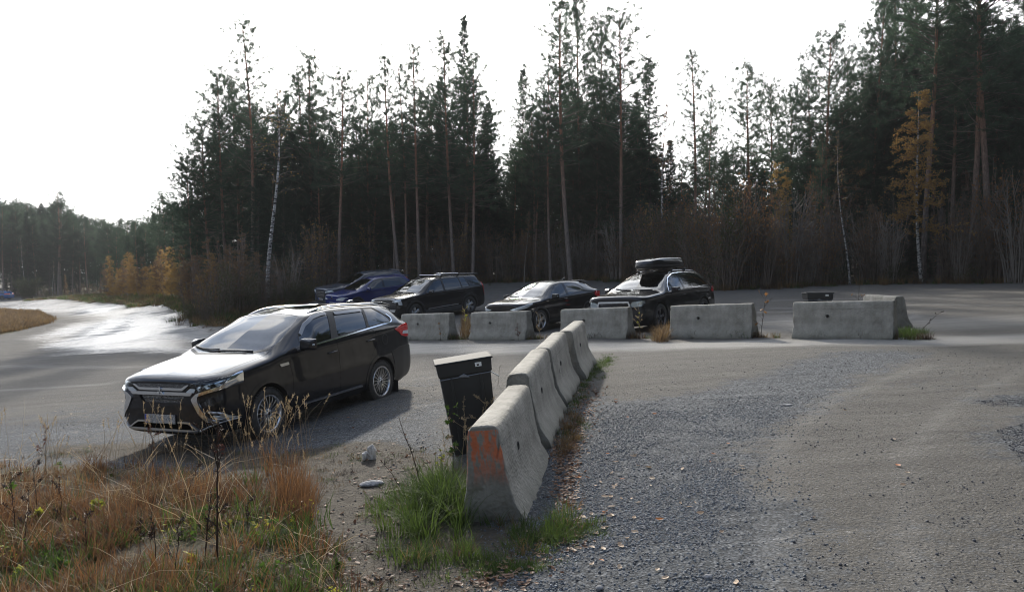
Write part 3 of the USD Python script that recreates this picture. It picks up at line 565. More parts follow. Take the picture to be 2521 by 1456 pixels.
def rows_of(p):
    """cross sections (bottom edge, rocker, flank, crease, shoulder, window top, roof edge, roof centre) along a car"""
    W, g = p['W'], p.get
    hoodf, cowl, roof = p['hood_z'], p['cowl_z'], p['roof_z']
    nx, tx, cx, hx, rx, rrx, gx = p['nose'], p['tail'], p['cowl_x'], p['head_x'], p['roof_x'], p['rear_x'], p['gate_x']
    zb, yg, yt = p.get('zb', .2), p['yg'], p.get('yt', p['yg'] - .13)
    bf, br = p['belt_f'], p['belt_r']
    nf = g('nose_f', (.72, .86, .955))
    cr = g('crease', .018)
    def row(x, wf, b, zr, zm, D, E, F, zc):
        w = W * wf
        return (x, [(0, b), (w * .84, b), (w * .962, zr), (w, zm), (min(w, D[0] + .004) - cr * wf, D[1] - .085), D, E, F, (0, zc)])
    h1 = hoodf
    fh = lambda x: h1 + (cowl - h1) * max(0, min(1, (nx - .12 - x) / (nx - .12 - cx))) ** .8       # hood centre line
    out = []
    a0, a1, a2 = nf
    lip = g('lip', .045)
    out.append(row(nx, a0, g('chin', .30), .36, .56, (W * a0 * .985, h1 - .20), (W * a0 * .93, h1 - .10), (W * a0 * .7, h1 - .075), h1 - .07))
    out.append(row(nx - .035, (a0 + a1) / 2 + .01, g('chin', .30) - .05, .34, .56, (W * (a0 + a1) / 2 * .985, h1 - .17), (W * (a0 + a1) / 2 * .95, h1 - lip - .03), (W * a1 * .66, h1 - .035), h1 - .03))
    out.append(row(nx - .10, a1 + .01, zb + .03, .33, .57, (W * a1 * .99, h1 - .15), (W * a1 * .93, h1 - lip), (W * a1 * .64, h1 - .005), h1))
    for x, wf in ((nx - .28, a2), (nx - .6, .99), (p['fa'], 1.0), (cx + .06, 1.0)):
        z = fh(x); sh = g('fender', .115)
        out.append(row(x, wf, zb, .31, .60 + g('dm', 0), (W * (wf - .012), min(z - sh, bf)), (W * (wf - .085), z - .055), (W * (wf - .085) * .70, z - .015), z))
    ws = lambda x: cowl + (p['head_z'] - cowl) * (cx - x) / (cx - hx) + .03 * math.sin(math.pi * min(1, max(0, (cx - x) / (cx - hx))))
    bl = lambda x: bf + (br - bf) * min(1, max(0, (cx - x) / (cx - gx))) ** g('belt_pow', 1.0)
    ed = lambda x: .075
    for t in (.22, .5, .8):
        x = cx + (hx - cx) * t; z = ws(x); y = W * .91 + (yg - W * .91) * t ** .9; zt = z - .03
        out.append(row(x, 1.0, zb, .30, .62, (W * .985, bl(x)), (y, max(bl(x) + .03, cowl - .06 + (p['head_z'] - .12 - cowl + .06) * t ** .92)), (y - .11, zt), z))
    edge = g('edge', .115)
    out.append(row(hx, 1.0, zb, .30, .63, (W * .985, bl(hx)), (yg, p['head_z'] - edge), (yt, p['head_z'] - .03), p['head_z']))
    out.append(row(rx, 1.0, zb, .30, .65, (W * .985, bl(rx)), (yg - .005, roof - edge), (yt - .005, roof - .028), roof))
    xm = (rx + rrx) / 2
    rz = g('rear_z', roof - .05)
    out.append(row(xm, 1.0, zb, .30, .67, (W * .98, bl(xm)), (yg - .012, roof - edge - (roof - rz) * .3), (yt - .015, roof - .03 - (roof - rz) * .3), roof - (roof - rz) * .3))
    rw = g('rear_w', .955)
    out.append(row(rrx, rw + .02, zb + .02, .33, .70, (W * rw, bl(rrx)), (yg - .05, rz - edge - .02), (yt - .04, rz - .035), rz))
    gz = g('gate_z', br + .06)
    out.append(row((rrx * .45 + gx * .55), rw, zb + .05, .36, .70, (W * (rw - .025), bl(gx)), (yg - .06, rz * .5 + gz * .5 - .04), (yt - .05, rz * .5 + gz * .5 - .0), rz * .5 + gz * .5 + .03))
    out.append(row(gx, rw - .02, zb + .07, .38, .70, (W * (rw - .045), br - .02), (W * .83, gz - .02), (W * .6, gz), gz + .005))
    out.append(row(tx + .05, rw - .05, zb + .09, .40, .66, (W * (rw - .09), br - .13), (W * .80, br - .055), (W * .6, br - .04), br - .035))
    out.append(row(tx, rw - .14, zb + .14, .44, .62, (W * (rw - .16), br - .24), (W * .74, br - .16), (W * .55, br - .15), br - .15))
    return out

def tube_on_side(car, xz, r, lift=0.004, sides=6, side=1):
    p = np.array([(x, side * (car.side_y(x, z) + lift), z) for x, z in xz]); return tube(p, r, sides)

def make_car(name, label, p, R, t, group=None):
    """a car as a thing with parts"""
    p = dict(p); p.setdefault('gaps', True)
    p['rows'] = p.get('rows') or rows_of(p)
    car = Car(p); root = thing(name, label, 'car', R, t, group)
    W, fa, ra, Rw = p['W'], p['fa'], p['ra'], p['R']
    paint = p['paint']; glass = 'car_glass'; dark = p.get('dark_glass', 'car_glass_dark')
    body = car.solid
    arch_r = p.get('arch', Rw + .045)
    cyl = lambda x, r, y0, y1: Manifold.cylinder(y1 - y0, r, r, 48).transform([[1, 0, 0, x], [0, 0, 1, y0], [0, 1, 0, Rw + .01]])
    arches = Manifold.batch_boolean([cyl(x, arch_r, y0, y1) for x in (fa, ra) for (y0, y1) in ((.55, 1.3), (-1.3, -.55))], m3.OpType.Add)
    shell = body - car.inner
    # thicken under the belt line so that gaps and recesses have a floor
    openings = []                                               # (part name, prism, glass material, parent)
    for (nm, pts, mt) in p['side_glass']:
        for s in (1, -1):
            openings.append((nm, prism(rounded(pts, .025), 'y', *( (.2, 1.2) if s > 0 else (-1.2, -.2))), mt))
    ws = p['windshield']; wpoly = rounded(ws, .03)
    openings.append(('windshield', prism(wpoly, 'z', p['belt_f'] - .05, 2.2), glass))
    if p.get('sunroof'): openings.append(('sunroof', prism(rounded(p['sunroof'], .05), 'z', p['roof_z'] - .25, 2.2), dark))
    if p.get('rear_glass'): openings.append(('rear_window', prism(rounded(p['rear_glass'], .03), 'z', p['belt_r'] - .0, 2.2), dark))
    cut = Manifold.batch_boolean([o[1] for o in openings] + [arches], m3.OpType.Add)
    shell = shell - cut
    if p['gaps']:
        sk = body - car.off(-.009)
        g = []
        for line in p.get('side_gaps', []):
            poly = LineString(line).buffer(.0035, cap_style=2)
            g.append(prism(poly, 'y', -1.3, 1.3))
        for line in p.get('top_gaps', []):
            l = LineString(line).buffer(.0035, cap_style=2)
            g.append(prism(l.union(affinity.scale(l, 1, -1, origin=(0, 0))), 'z', .62, 2.2))
        if g: shell = shell - (Manifold.batch_boolean(g, m3.OpType.Add) ^ sk)
    for (axis, pts, depth) in p.get('recess', []):               # recesses in the skin (both sides)
        poly = rounded(pts, .012)
        tool = prism(poly, 'x', p['nose'] - 1.3, p['nose'] + .2) if axis == 'x' else prism(poly, 'y', -1.3, 1.3)
        if axis == 'x': tool = tool + tool.mirror([0, 1, 0])
        shell = shell - (tool ^ (body - car.off(-depth)))
    bd = obj('body', shell, M(paint), root, 32)
    for (nm, pr, mt) in openings:
        pane = (car.off(-.004) - car.off(-.009)) ^ pr
        if pane.num_tri(): obj(nm, pane, M(mt), root, 30)
    # wheel houses
    for x in (fa, ra):
        for s in (1, -1):
            y0, y1 = (.5, W - .02) if s > 0 else (-W + .02, -.5)
            a = (cyl(x, arch_r + .02, y0, y1) - cyl(x, arch_r - .002, y0 + (.03 if s > 0 else -.5), y1 + (.5 if s > 0 else -.03))) ^ car.off(-.012)
            if a.num_tri(): obj('wheel_house', a, M('black_plastic'), root, 30)
    for (nm, axis, pts, d0, d1, mt, sides) in p.get('trims', []):
        poly = pts if hasattr(pts, 'exterior') or hasattr(pts, 'geoms') else rounded(pts, .006)
        for s in sides:
            if axis == 'x': tool = prism(poly, 'x', p['nose'] - p.get('front_reach', .52), p['nose'] + .3)
            elif axis == '-x': tool = prism(poly, 'x', p['tail'] - .2, p['tail'] + .9)
            elif axis == 'z': tool = prism(poly, 'z', .6, 2.4)
            else: tool = prism(poly, 'y', .25, 1.3)
            if s < 0: tool = tool.mirror([0, 1, 0])
            q = car.layer(tool, d0, d1)
            if p.get('trim_arch', True) and axis == 'y': q = q - arches
            if q.num_tri(): obj(nm, q, M(mt), root, 30)
    for x, ww in ((fa, p.get('tyre_w', .225)), (ra, p.get('tyre_w', .225))):
        for s in (1, -1):
            wheel(car, root, x, s, Rw, p['rim'], ww, p['spokes'], p.get('rim_mat', 'alloy'), W - .022, p.get('steer', 0.) if x == fa else 0., p.get('spoke_mat'))
    # interior
    bx, rz = p['belt_f'], p['roof_z']
    cabin = thing('interior', None, None, parent=str(root.GetPath()))
    obj('dashboard', arr(hull_spheres([((p['cowl_x'] - .02, y, bx - .05), .05) for y in (-W * .72, W * .72)] + [((p['cowl_x'] - .42, y, bx - .08), .07) for y in (-W * .72, W * .72)] + [((p['cowl_x'] - .45, y, bx - .42), .07) for y in (-W * .72, W * .72)])), M('interior'), cabin, 40)
    sx = p['head_x'] - .38
    for y in (-.37, .37):
        st = obj('seat', arr(hull_spheres([((sx + .50, y + d, .58), .07) for d in (-.2, .2)] + [((sx, y + d, .54), .08) for d in (-.2, .2)]), hull_spheres([((sx - .02, y + d, .62), .08) for d in (-.2, .2)] + [((sx - .20, y + d, min(1.18, rz - .45)), .06) for d in (-.17, .17)])), M('interior'), cabin, 40)
        obj('headrest', hull_spheres([((sx - .22, y + d, min(1.32, rz - .30)), .055) for d in (-.09, .09)] + [((sx - .24, y + d, min(1.42, rz - .2)), .045) for d in (-.08, .08)]), M('interior'), cabin, 40)
    rx = p['head_x'] - 1.25
    obj('rear_seat', arr(hull_spheres([((rx + .40, d, .60), .07) for d in (-.62, .62)] + [((rx, d, .56), .08) for d in (-.62, .62)]), hull_spheres([((rx - .02, d, .6), .08) for d in (-.6, .6)] + [((rx - .18, d, min(1.15, rz - .45)), .06) for d in (-.56, .56)])), M('interior'), cabin, 40)
    for y in (-.42, 0, .42):
        obj('headrest', hull_spheres([((rx - .2, y + d, min(1.26, rz - .34)), .05) for d in (-.09, .09)] + [((rx - .21, y + d, min(1.34, rz - .26)), .04) for d in (-.08, .08)]), M('interior'), cabin, 40)
    tr = trimesh.creation.torus(.18, .016, 28, 8); Rt = trimesh.transformations.rotation_matrix(math.radians(68), [0, 1, 0])[:3, :3]
    obj('steering_wheel', arr(move((tr.vertices, tr.faces), (p['cowl_x'] - .56, .37, bx + .0), Rt), tube([(p['cowl_x'] - .2, .37, bx - .18), (p['cowl_x'] - .56, .37, bx)], .03, 8), move(box((0, 0, 0), (.03, .34, .05)), (p['cowl_x'] - .56, .37, bx))), M('interior'), cabin, 40)
    obj('mirror_inside', box((p['head_x'] + .18, 0, p['head_z'] - .14), (.03, .24, .06), .012), M('black_plastic'), cabin, 40)
    # mirrors, handles, wipers
    mx, mz = p.get('mirror', (p['cowl_x'] - .22, p['belt_f'] + .10))
    for s in (1, -1):
        y0 = W * .97; sc = p.get('mirror_s', 1.0)
        mr = thing('mirror', None, None, None if s > 0 else np.diag([1, -1, 1.0]), parent=str(root.GetPath()))
        obj('mirror_housing', hull_spheres([((mx + .05 * sc, y0 + .09, mz - .045 * sc), .03), ((mx + .05 * sc, y0 + .09, mz + .05 * sc), .03), ((mx - .05, y0 + .06, mz - .075 * sc), .012), ((mx - .05, y0 + .06, mz + .075 * sc), .012), ((mx - .045, y0 + .24 * sc, mz - .055 * sc), .016), ((mx - .045, y0 + .24 * sc, mz + .06 * sc), .016), ((mx + .03, y0 + .2 * sc, mz - .03), .03), ((mx + .03, y0 + .2 * sc, mz + .03), .03)]), M(p.get('mirror_mat', paint)), mr, 40)
        obj('mirror_glass', box((mx - .066, y0 + .15 * sc, mz), (.006, .16 * sc, .115 * sc), .002), M('chrome'), mr, 40)
        obj('mirror_arm', hull_spheres([((mx + .03, y0 - .05, mz - .10), .028), ((mx - .02, y0 - .05, mz - .10), .025), ((mx + .02, y0 + .1, mz - .055), .022), ((mx - .02, y0 + .1, mz - .055), .02)]), M('black_plastic'), mr, 40)
        obj('indicator', hull_spheres([((mx + .045 * sc, y0 + .17 * sc, mz - .005), .016), ((mx - .0, y0 + .245 * sc, mz - .0), .013)]), M('clear_lens'), mr, 40)
    for (hx, hz_) in p.get('handles', []):
        for s in (1, -1):
            y = car.side_y(hx, hz_)
            obj('handle', hull_spheres([((hx + .095, s * (y + .012), hz_), .012), ((hx - .095, s * (y + .016), hz_ + .012), .014), ((hx, s * (y + .024), hz_ + .008), .013)]), M(p.get('handle_mat', paint)), root, 40)
            cup = (Manifold.sphere(.055, 24).scale([1, .35, .62]).translate([hx + .01, s * y, hz_ - .012]))
    if p.get('rails'):
        x0, x1, yr, lift = p['rails']
        for s in (1, -1):
            xs = np.linspace(x0, x1, 18); e = np.minimum(1, np.minimum(np.arange(18), 17 - np.arange(18)) / 2.5)
            pts = np.array([(x, s * (yr - .0), car.top_z(x, yr) - .008 + lift * k) for x, k in zip(xs, e)])
            obj('roof_rail', tube(pts, np.array([.010] + [.016] * 16 + [.010]), 8), M(p.get('rail_mat', 'satin_silver')), root, 40)
    for line, r in p.get('wipers', []):
        pts = np.array([(x, y, car.top_z(x, y) + .014) for x, y in line])
        obj('wiper', arr(tube(pts, r, 6), tube(pts - [0, 0, .009], .006, 4)), M('black_plastic'), root, 40)
    ob = p.get('extra')
    if ob: ob(car, root)
    return car, root
# ------------------------------------------------------------------ the six cars near the barriers
B3 = lambda *a: a
def outlander():
    p = dict(W=.90, nose=2.28, tail=-2.41, fa=1.335, ra=-1.335, R=.352, rim=.245, tyre_w=.225, hood_z=.985, cowl_z=1.155, roof_z=1.672, cowl_x=1.20, head_x=.16, head_z=1.615, roof_x=-.5, rear_x=-2.0, rear_z=1.60, gate_x=-2.28, gate_z=1.28,
        belt_f=1.085, belt_r=1.235, yg=.685, yt=.54, edge=.085, crease=.022, paint='black_paint', steer=.05, rear_w=.95)
    p['side_glass'] = [('front_window', [(.66, 1.13), (.53, 1.29), (.33, 1.43), (.11, 1.52), (-.08, 1.555), (-.25, 1.565), (-.09, 1.195)], 'car_glass_dark'),
        ('rear_door_window', [(-.25, 1.215), (-.40, 1.57), (-1.15, 1.565), (-1.04, 1.268)], 'car_glass_dark'),
        ('quarter_window', [(-1.11, 1.278), (-1.22, 1.562), (-1.48, 1.545), (-1.68, 1.43), (-1.80, 1.34), (-1.74, 1.305), (-1.5, 1.30)], 'car_glass_dark')]
    w = [(.86, .725), (1.03, .70), (1.20, .42), (1.25, 0)]; t = [(.18, 0), (.205, .30), (.235, .54)]
    p['windshield'] = w + [(x, -y) for x, y in reversed(w[:-1])] + [(x, -y) for x, y in reversed(t[1:])] + t
    p['sunroof'] = [(-.12, .40), (-.95, .40), (-.95, -.40), (-.12, -.40)]
    p['side_gaps'] = [[(.86, 1.10), (.875, .95), (.84, .75), (.86, .42), (.80, .33)], [(-.17, 1.19), (-.235, .98), (-.21, .60), (-.22, .33)], [(-1.08, 1.27), (-1.23, 1.17), (-1.24, 1.0), (-1.0, .72), (-.95, .45)], [(.82, .325), (-.92, .325)], [(1.02, 1.02), (1.75, .93)], [(1.74, .82), (1.69, .72)]]
    p['top_gaps'] = [[(2.2, .50), (1.95, .70), (1.5, .735), (1.06, .745)]]
    lamp = [(.43, .835), (.52, .895), (.80, .942), (.868, .972), (.868, .905), (.85, .845), (.66, .775), (.585, .80)]
    chrome = LineString([(.872, .975), (.868, .89), (.83, .825), (.60, .752), (.535, .70)]).buffer(.019, join_style=1).union(Polygon([(.515, .70), (.53, .665), (.60, .55), (.70, .435), (.79, .385), (.80, .40), (.735, .465), (.665, .57), (.615, .68), (.62, .735), (.56, .73)])).intersection(Polygon([(0, 0), (.875, 0), (.875, 1.2), (0, 1.2)]))
    p['recess'] = [('x', lamp, .035), ('x', [(-.40, .735), (.40, .735), (.33, .645), (-.33, .645)], .03), ('x', [(-.45, .395), (.45, .395), (.58, .315), (-.58, .315)], .05), ('x', [(.62, .66), (.76, .72), (.80, .62), (.80, .47), (.72, .47)], .02)]
    A = lambda nm, ax, pts, d0, d1, m, s=(1, -1): (nm, ax, pts, d0, d1, m, s)
    tr = [A('headlight_bowl', 'x', lamp, -.045, -.03, 'black_gloss'), A('headlight_lens', 'x', lamp, -.004, .003, 'lens_glass'), A('chrome_bracket', 'x', chrome, -.01, .018, 'chrome'),
        A('upper_grille', 'x', [(-.37, .845), (.37, .845), (.42, .885), (-.42, .885)], -.006, .004, 'fine_mesh', (1,)),
        A('chrome_bar', 'x', [(-.43, .842), (-.37, .805), (.37, .805), (.43, .842), (.50, .885), (.43, .875), (.36, .838), (-.36, .838), (-.43, .875), (-.50, .885)], -.004, .012, 'chrome_satin', (1,)),
        A('chrome_bar', 'x', [(-.56, .80), (-.50, .745), (.50, .745), (.56, .80), (.60, .82), (.52, .785), (-.52, .785), (-.60, .82)], -.004, .012, 'chrome_satin', (1,)),
        A('lower_lamp', 'x', [(.42, .785), (.56, .785), (.585, .83), (.50, .835)], -.002, .006, 'clear_lens'),
        A('grille', 'x', [(-.37, .73), (.37, .73), (.31, .65), (-.31, .65)], -.035, -.022, 'fine_mesh', (1,)),
        A('skid_trim', 'x', LineString([(.27, .405), (.43, .405), (.60, .308)]).buffer(.010), -.004, .014, 'chrome_satin'),
        A('skid_plate', 'x', [(-.60, .318), (.60, .318), (.56, .285), (-.56, .285)], -.004, .016, 'satin_silver', (1,)),
        A('fog_surround', 'x', LineString([(.74, .54), (.815, .505), (.845, .43), (.765, .432)]).buffer(.012), -.004, .010, 'satin_silver'),
        A('fog_lamp', 'x', [(.76, .50), (.81, .475), (.82, .45), (.775, .45)], -.004, .006, 'clear_lens'),
        A('bumper_lip', 'x', LineString([(.60, .30), (.78, .385), (.85, .405)]).buffer(.008), -.003, .012, 'satin_silver'),
        A('window_frame', 'y', Polygon([(.62, 1.17), (.70, 1.125), (-.10, 1.185), (-1.05, 1.255), (-1.5, 1.285), (-1.78, 1.295), (-1.83, 1.35), (-1.70, 1.445), (-1.5, 1.565), (-1.25, 1.582), (-.25, 1.588), (-.05, 1.572), (.12, 1.54), (.34, 1.45), (.54, 1.31)]).difference(MultiPolygon([rounded(q[1], .025).buffer(.002) for q in p['side_glass']])), -.004, .0025, 'black_plastic'),
        A('wind_deflector', 'y', LineString([(.50, 1.32), (.33, 1.44), (.11, 1.53), (-.08, 1.562), (-.22, 1.57)]).buffer(.022, cap_style=2), .010, .014, 'grey_lens'),
        A('wind_deflector', 'y', LineString([(-.40, 1.552), (-1.12, 1.548)]).buffer(.022, cap_style=2), .010, .014, 'grey_lens'),
        A('belt_trim', 'y', LineString([(.68, 1.122), (.30, 1.15), (-.10, 1.178), (-.6, 1.215), (-1.05, 1.248), (-1.5, 1.276), (-1.74, 1.285), (-1.82, 1.315), (-1.845, 1.36), (-1.78, 1.42)]).buffer(.009), -.002, .009, 'chrome'),
        A('side_badge', 'y', [(.90, .945), (1.06, .935), (1.095, .975), (.91, .982)], -.002, .010, 'chrome_satin'),
        A('sill_strip', 'y', [(.66, .335), (.62, .352), (-.79, .375), (-.79, .352)], -.004, .016, 'chrome_satin'),
        A('tail_light', 'y', [(-1.80, 1.165), (-2.02, 1.215), (-2.3, 1.235), (-2.5, 1.2), (-2.5, 1.0), (-2.2, 1.0), (-2.03, 1.035), (-1.95, 1.10)], -.004, .014, 'red_lens'), A('tail_light_clear', 'y', [(-2.06, 1.06), (-2.5, 1.03), (-2.5, 1.09), (-2.10, 1.11)], .010, .017, 'clear_lens'),
        A('fuel_flap', 'y', Point(-1.50, 1.03).buffer(.085).difference(Point(-1.50, 1.03).buffer(.081)), -.003, .001, 'black_plastic', (1,)),
        A('rear_cladding', 'y', [(-1.66, .80), (-1.95, .86), (-2.5, .86), (-2.5, .2), (-1.62, .2), (-1.72, .42), (-1.74, .60)], -.004, .006, 'grey_black')]
    for fx in (1.335, -1.335):
        ring = Point(fx, .362).buffer(.45, 48).difference(Point(fx, .362).buffer(.38, 48)).intersection(Polygon([(fx - .6, .27), (fx + .6, .27), (fx + .6, 1.2), (fx - .6, 1.2)]))
        tr.append(A('arch_trim', 'y', ring, -.004, .007, 'black_paint'))
    p['trims'] = tr
    p['spokes'] = spokes_multi(10, rim=.236); p['handles'] = [(-.07, .985), (-1.07, 1.05)]; p['mirror'] = (.66, 1.19); p['mirror_s'] = 1.05
    p['rails'] = (.10, -1.95, .545, .030)
    p['wipers'] = [([(1.17, -.10), (1.17, -.25), (1.13, -.45), (1.05, -.66)], .010), ([(1.19, .52), (1.20, .30), (1.21, .05), (1.215, -.08)], .010)]
    def extra(car, root):
        x = 2.30
        def rh(c, a):                                  # one lozenge of the front emblem
            u, v = np.array([math.sin(a), math.cos(a)]), np.array([math.cos(a), -math.sin(a)])
            q = np.array([(0, 0), u * .5 + v * .29, u * 1.0, u * .5 - v * .29]) * .066
            b = Manifold(); s = CrossSection([(q + np.array(c)).tolist()], m3.FillRule.NonZero).extrude(.016).transform([[0, 0, 1, x - .012], [1, 0, 0, 0], [0, 1, 0, 0]])
            return s
        obj('emblem', arr(*[rh((0.0, .792), a) for a in (0, 2 * math.pi / 3, -2 * math.pi / 3)]), M('chrome'), root)
        obj('grille_bar', box((2.268, 0, .69), (.012, .66, .012), .004), M('black_gloss'), root, 40)
        pl = obj('number_plate', box((2.296, -.03, .442), (.012, .52, .112), .004), M('number_plate'), root)
        obj('plate_strip', box((2.299, -.27, .442), (.009, .042, .108), .003), M('plate_blue'), root)
        # three white reflector flashes inside each lamp
        for s in (1, -1):
            for (y, z) in ((.60, .825), (.69, .852), (.765, .875)):
                f = LineString([(y + .035, z + .025), (y, z + .008), (y + .022, z - .022)]).buffer(.009)
                tool = prism(f, 'x', 1.2, 2.6); tool = tool if s > 0 else tool.mirror([0, 1, 0])
                q = car.layer(tool, -.028, -.012)
                if q.num_tri(): obj('lamp_element', q, M('lamp_bowl'), root)
        for s in (1, -1):
            pr = [(-1.30, s * .47, car.top_z(-1.3, .47)), (-1.9, s * .44, car.top_z(-1.9, .44))]
        obj('antenna', hull_spheres([((-1.72, 0, car.top_z(-1.72, 0) + .01), .03), ((-1.86, 0, car.top_z(-1.86, 0) + .05), .012), ((-1.84, 0, car.top_z(-1.86, 0)), .03)]), M('black_gloss'), root, 40)
        obj('spoiler', arr(hull_spheres([((-1.98, y, 1.60), .02) for y in (-.52, .52)] + [((-2.26, y, 1.545), .012) for y in (-.50, .50)])), M('black_paint'), root, 40)
        obj('cowl', car.layer(prism(Polygon([(1.24, .42), (1.27, 0), (1.24, -.42), (1.07, -.70), (1.10, -.72), (1.30, -.42), (1.33, 0), (1.30, .42), (1.10, .72), (1.07, .70)]), 'z', .9, 2), -.004, .003), M('black_plastic'), root, 30)
        for s in (1, -1):
            fl = box((1.335 - .47, s * .80, .20), (.012, .17, .20), .004); obj('mud_flap', fl, M('black_plastic'), root)
            fl = box((-1.335 - .46, s * .80, .20), (.012, .17, .20), .004); obj('mud_flap', fl, M('black_plastic'), root)
    p['extra'] = extra
    return p
mat('grey_lens', (.20, .21, .23), .15, 0., .6)
mat('grey_black', (.010, .010, .011), .35)

def slope_pose(x, y, z, yaw, pitch, roll):
    from scipy.spatial.transform import Rotation as Q
    return Q.from_euler('ZYX', np.radians([yaw, pitch, roll])).as_matrix(), (x, y, z)
def set_on_ground(p, x, y, yaw):
    """rotation and base of a car whose four wheels stand on the ground"""
    yaw = math.radians(yaw); f = np.array([math.cos(yaw), math.sin(yaw)]); l = np.array([-f[1], f[0]])
    c = [(np.array([x, y]) + f * a + l * b) for a in (p['fa'], p['ra']) for b in (.75, -.75)]
    z = np.array([hz(*q) for q in c]); A = np.c_[np.array(c), np.ones(4)]; co = np.linalg.lstsq(A, z, rcond=None)[0]
    n = np.array([-co[0], -co[1], 1]); n /= np.linalg.norm(n)
    fx = np.array([f[0], f[1], 0]); fx = fx - n * (fx @ n); fx /= np.linalg.norm(fx)
    return np.stack([fx, np.cross(n, fx), n], 1), (x, y, float(co @ [x, y, 1]) - .012)

p = outlander()
Rm, tm_ = slope_pose(-3.46, 11.76, -.335, -114.0, 1.3, 2.3)
make_car('parked_car', 'glossy black SUV with silver many-spoked wheels parked alone in the left foreground', p, Rm, tm_, 'cars parked on the gravel')
def dlo_split(dlo, pillars, names, mt):
    """side windows: the outline of the glass area split at the pillars"""
    g = Polygon(dlo)
    for a, b, w in pillars: g = g.difference(LineString([a, b]).buffer(w, cap_style=2))
    parts = sorted(getattr(g, 'geoms', [g]), key=lambda q: -q.centroid.x)
    return [(names[min(i, len(names) - 1)], list(q.exterior.coords)[:-1], mt) for i, q in enumerate(parts)]
def screen(cx, hx, y0, y1, bow=.10, top=.03):
    w = [(cx - .24, y0), (cx - .08, y0 * .93), (cx + bow - .07, y0 * .5), (cx + bow - .05, 0)]; t = [(hx + .02, 0), (hx + .02 + top, y1 * .6), (hx + .05 + top, y1)]
    return w + [(x, -y) for x, y in reversed(w[:-1])] + [(x, -y) for x, y in reversed(t[1:])] + t
T5 = lambda nm, ax, pts, d0, d1, m, s=(1, -1): (nm, ax, pts, d0, d1, m, s)
def frame_of(p, dlo, m='black_plastic', grow=.022):
    return T5('window_frame', 'y', Polygon(dlo).buffer(grow, join_style=1).difference(MultiPolygon([g for q in p['side_glass'] for g in getattr(rounded(q[1], .025).buffer(.002), 'geoms', [rounded(q[1], .025).buffer(.002)])])), -.004, .0025, m)
def arch_rings(p, w=.07, m='black_plastic', d=.010):
    out = []
    for fx in (p['fa'], p['ra']):
        c = Point(fx, p['R'] + .01)
        out.append(T5('arch_trim', 'y', c.buffer(p['R'] + .045 + w, 40).difference(c.buffer(p['R'] + .03, 40)).intersection(Polygon([(fx - .8, .2), (fx + .8, .2), (fx + .8, 1.4), (fx - .8, 1.4)])), -.004, d, m))
    return out
def plate_at(car, root, x, z, w=.52):
    obj('number_plate', box((x, 0, z), (.012, w, .11), .004), M('number_plate'), root); obj('plate_strip', box((x + .004, -w / 2 + .02, z), (.008, .04, .106), .003), M('plate_blue'), root)
def std_gaps(p, xf, xb, xc):
    b = p['belt_f'] + .04
    return [[(xf, b), (xf + .01, .7), (xf - .02, .42), (xf - .05, .33)], [(xb + .05, b), (xb, .8), (xb, .33)], [(xc, b + .05), (xc - .06, .95), (xc + .22, .70), (xc + .26, .40)], [(xf - .05, .33), (xc + .26, .33)]]

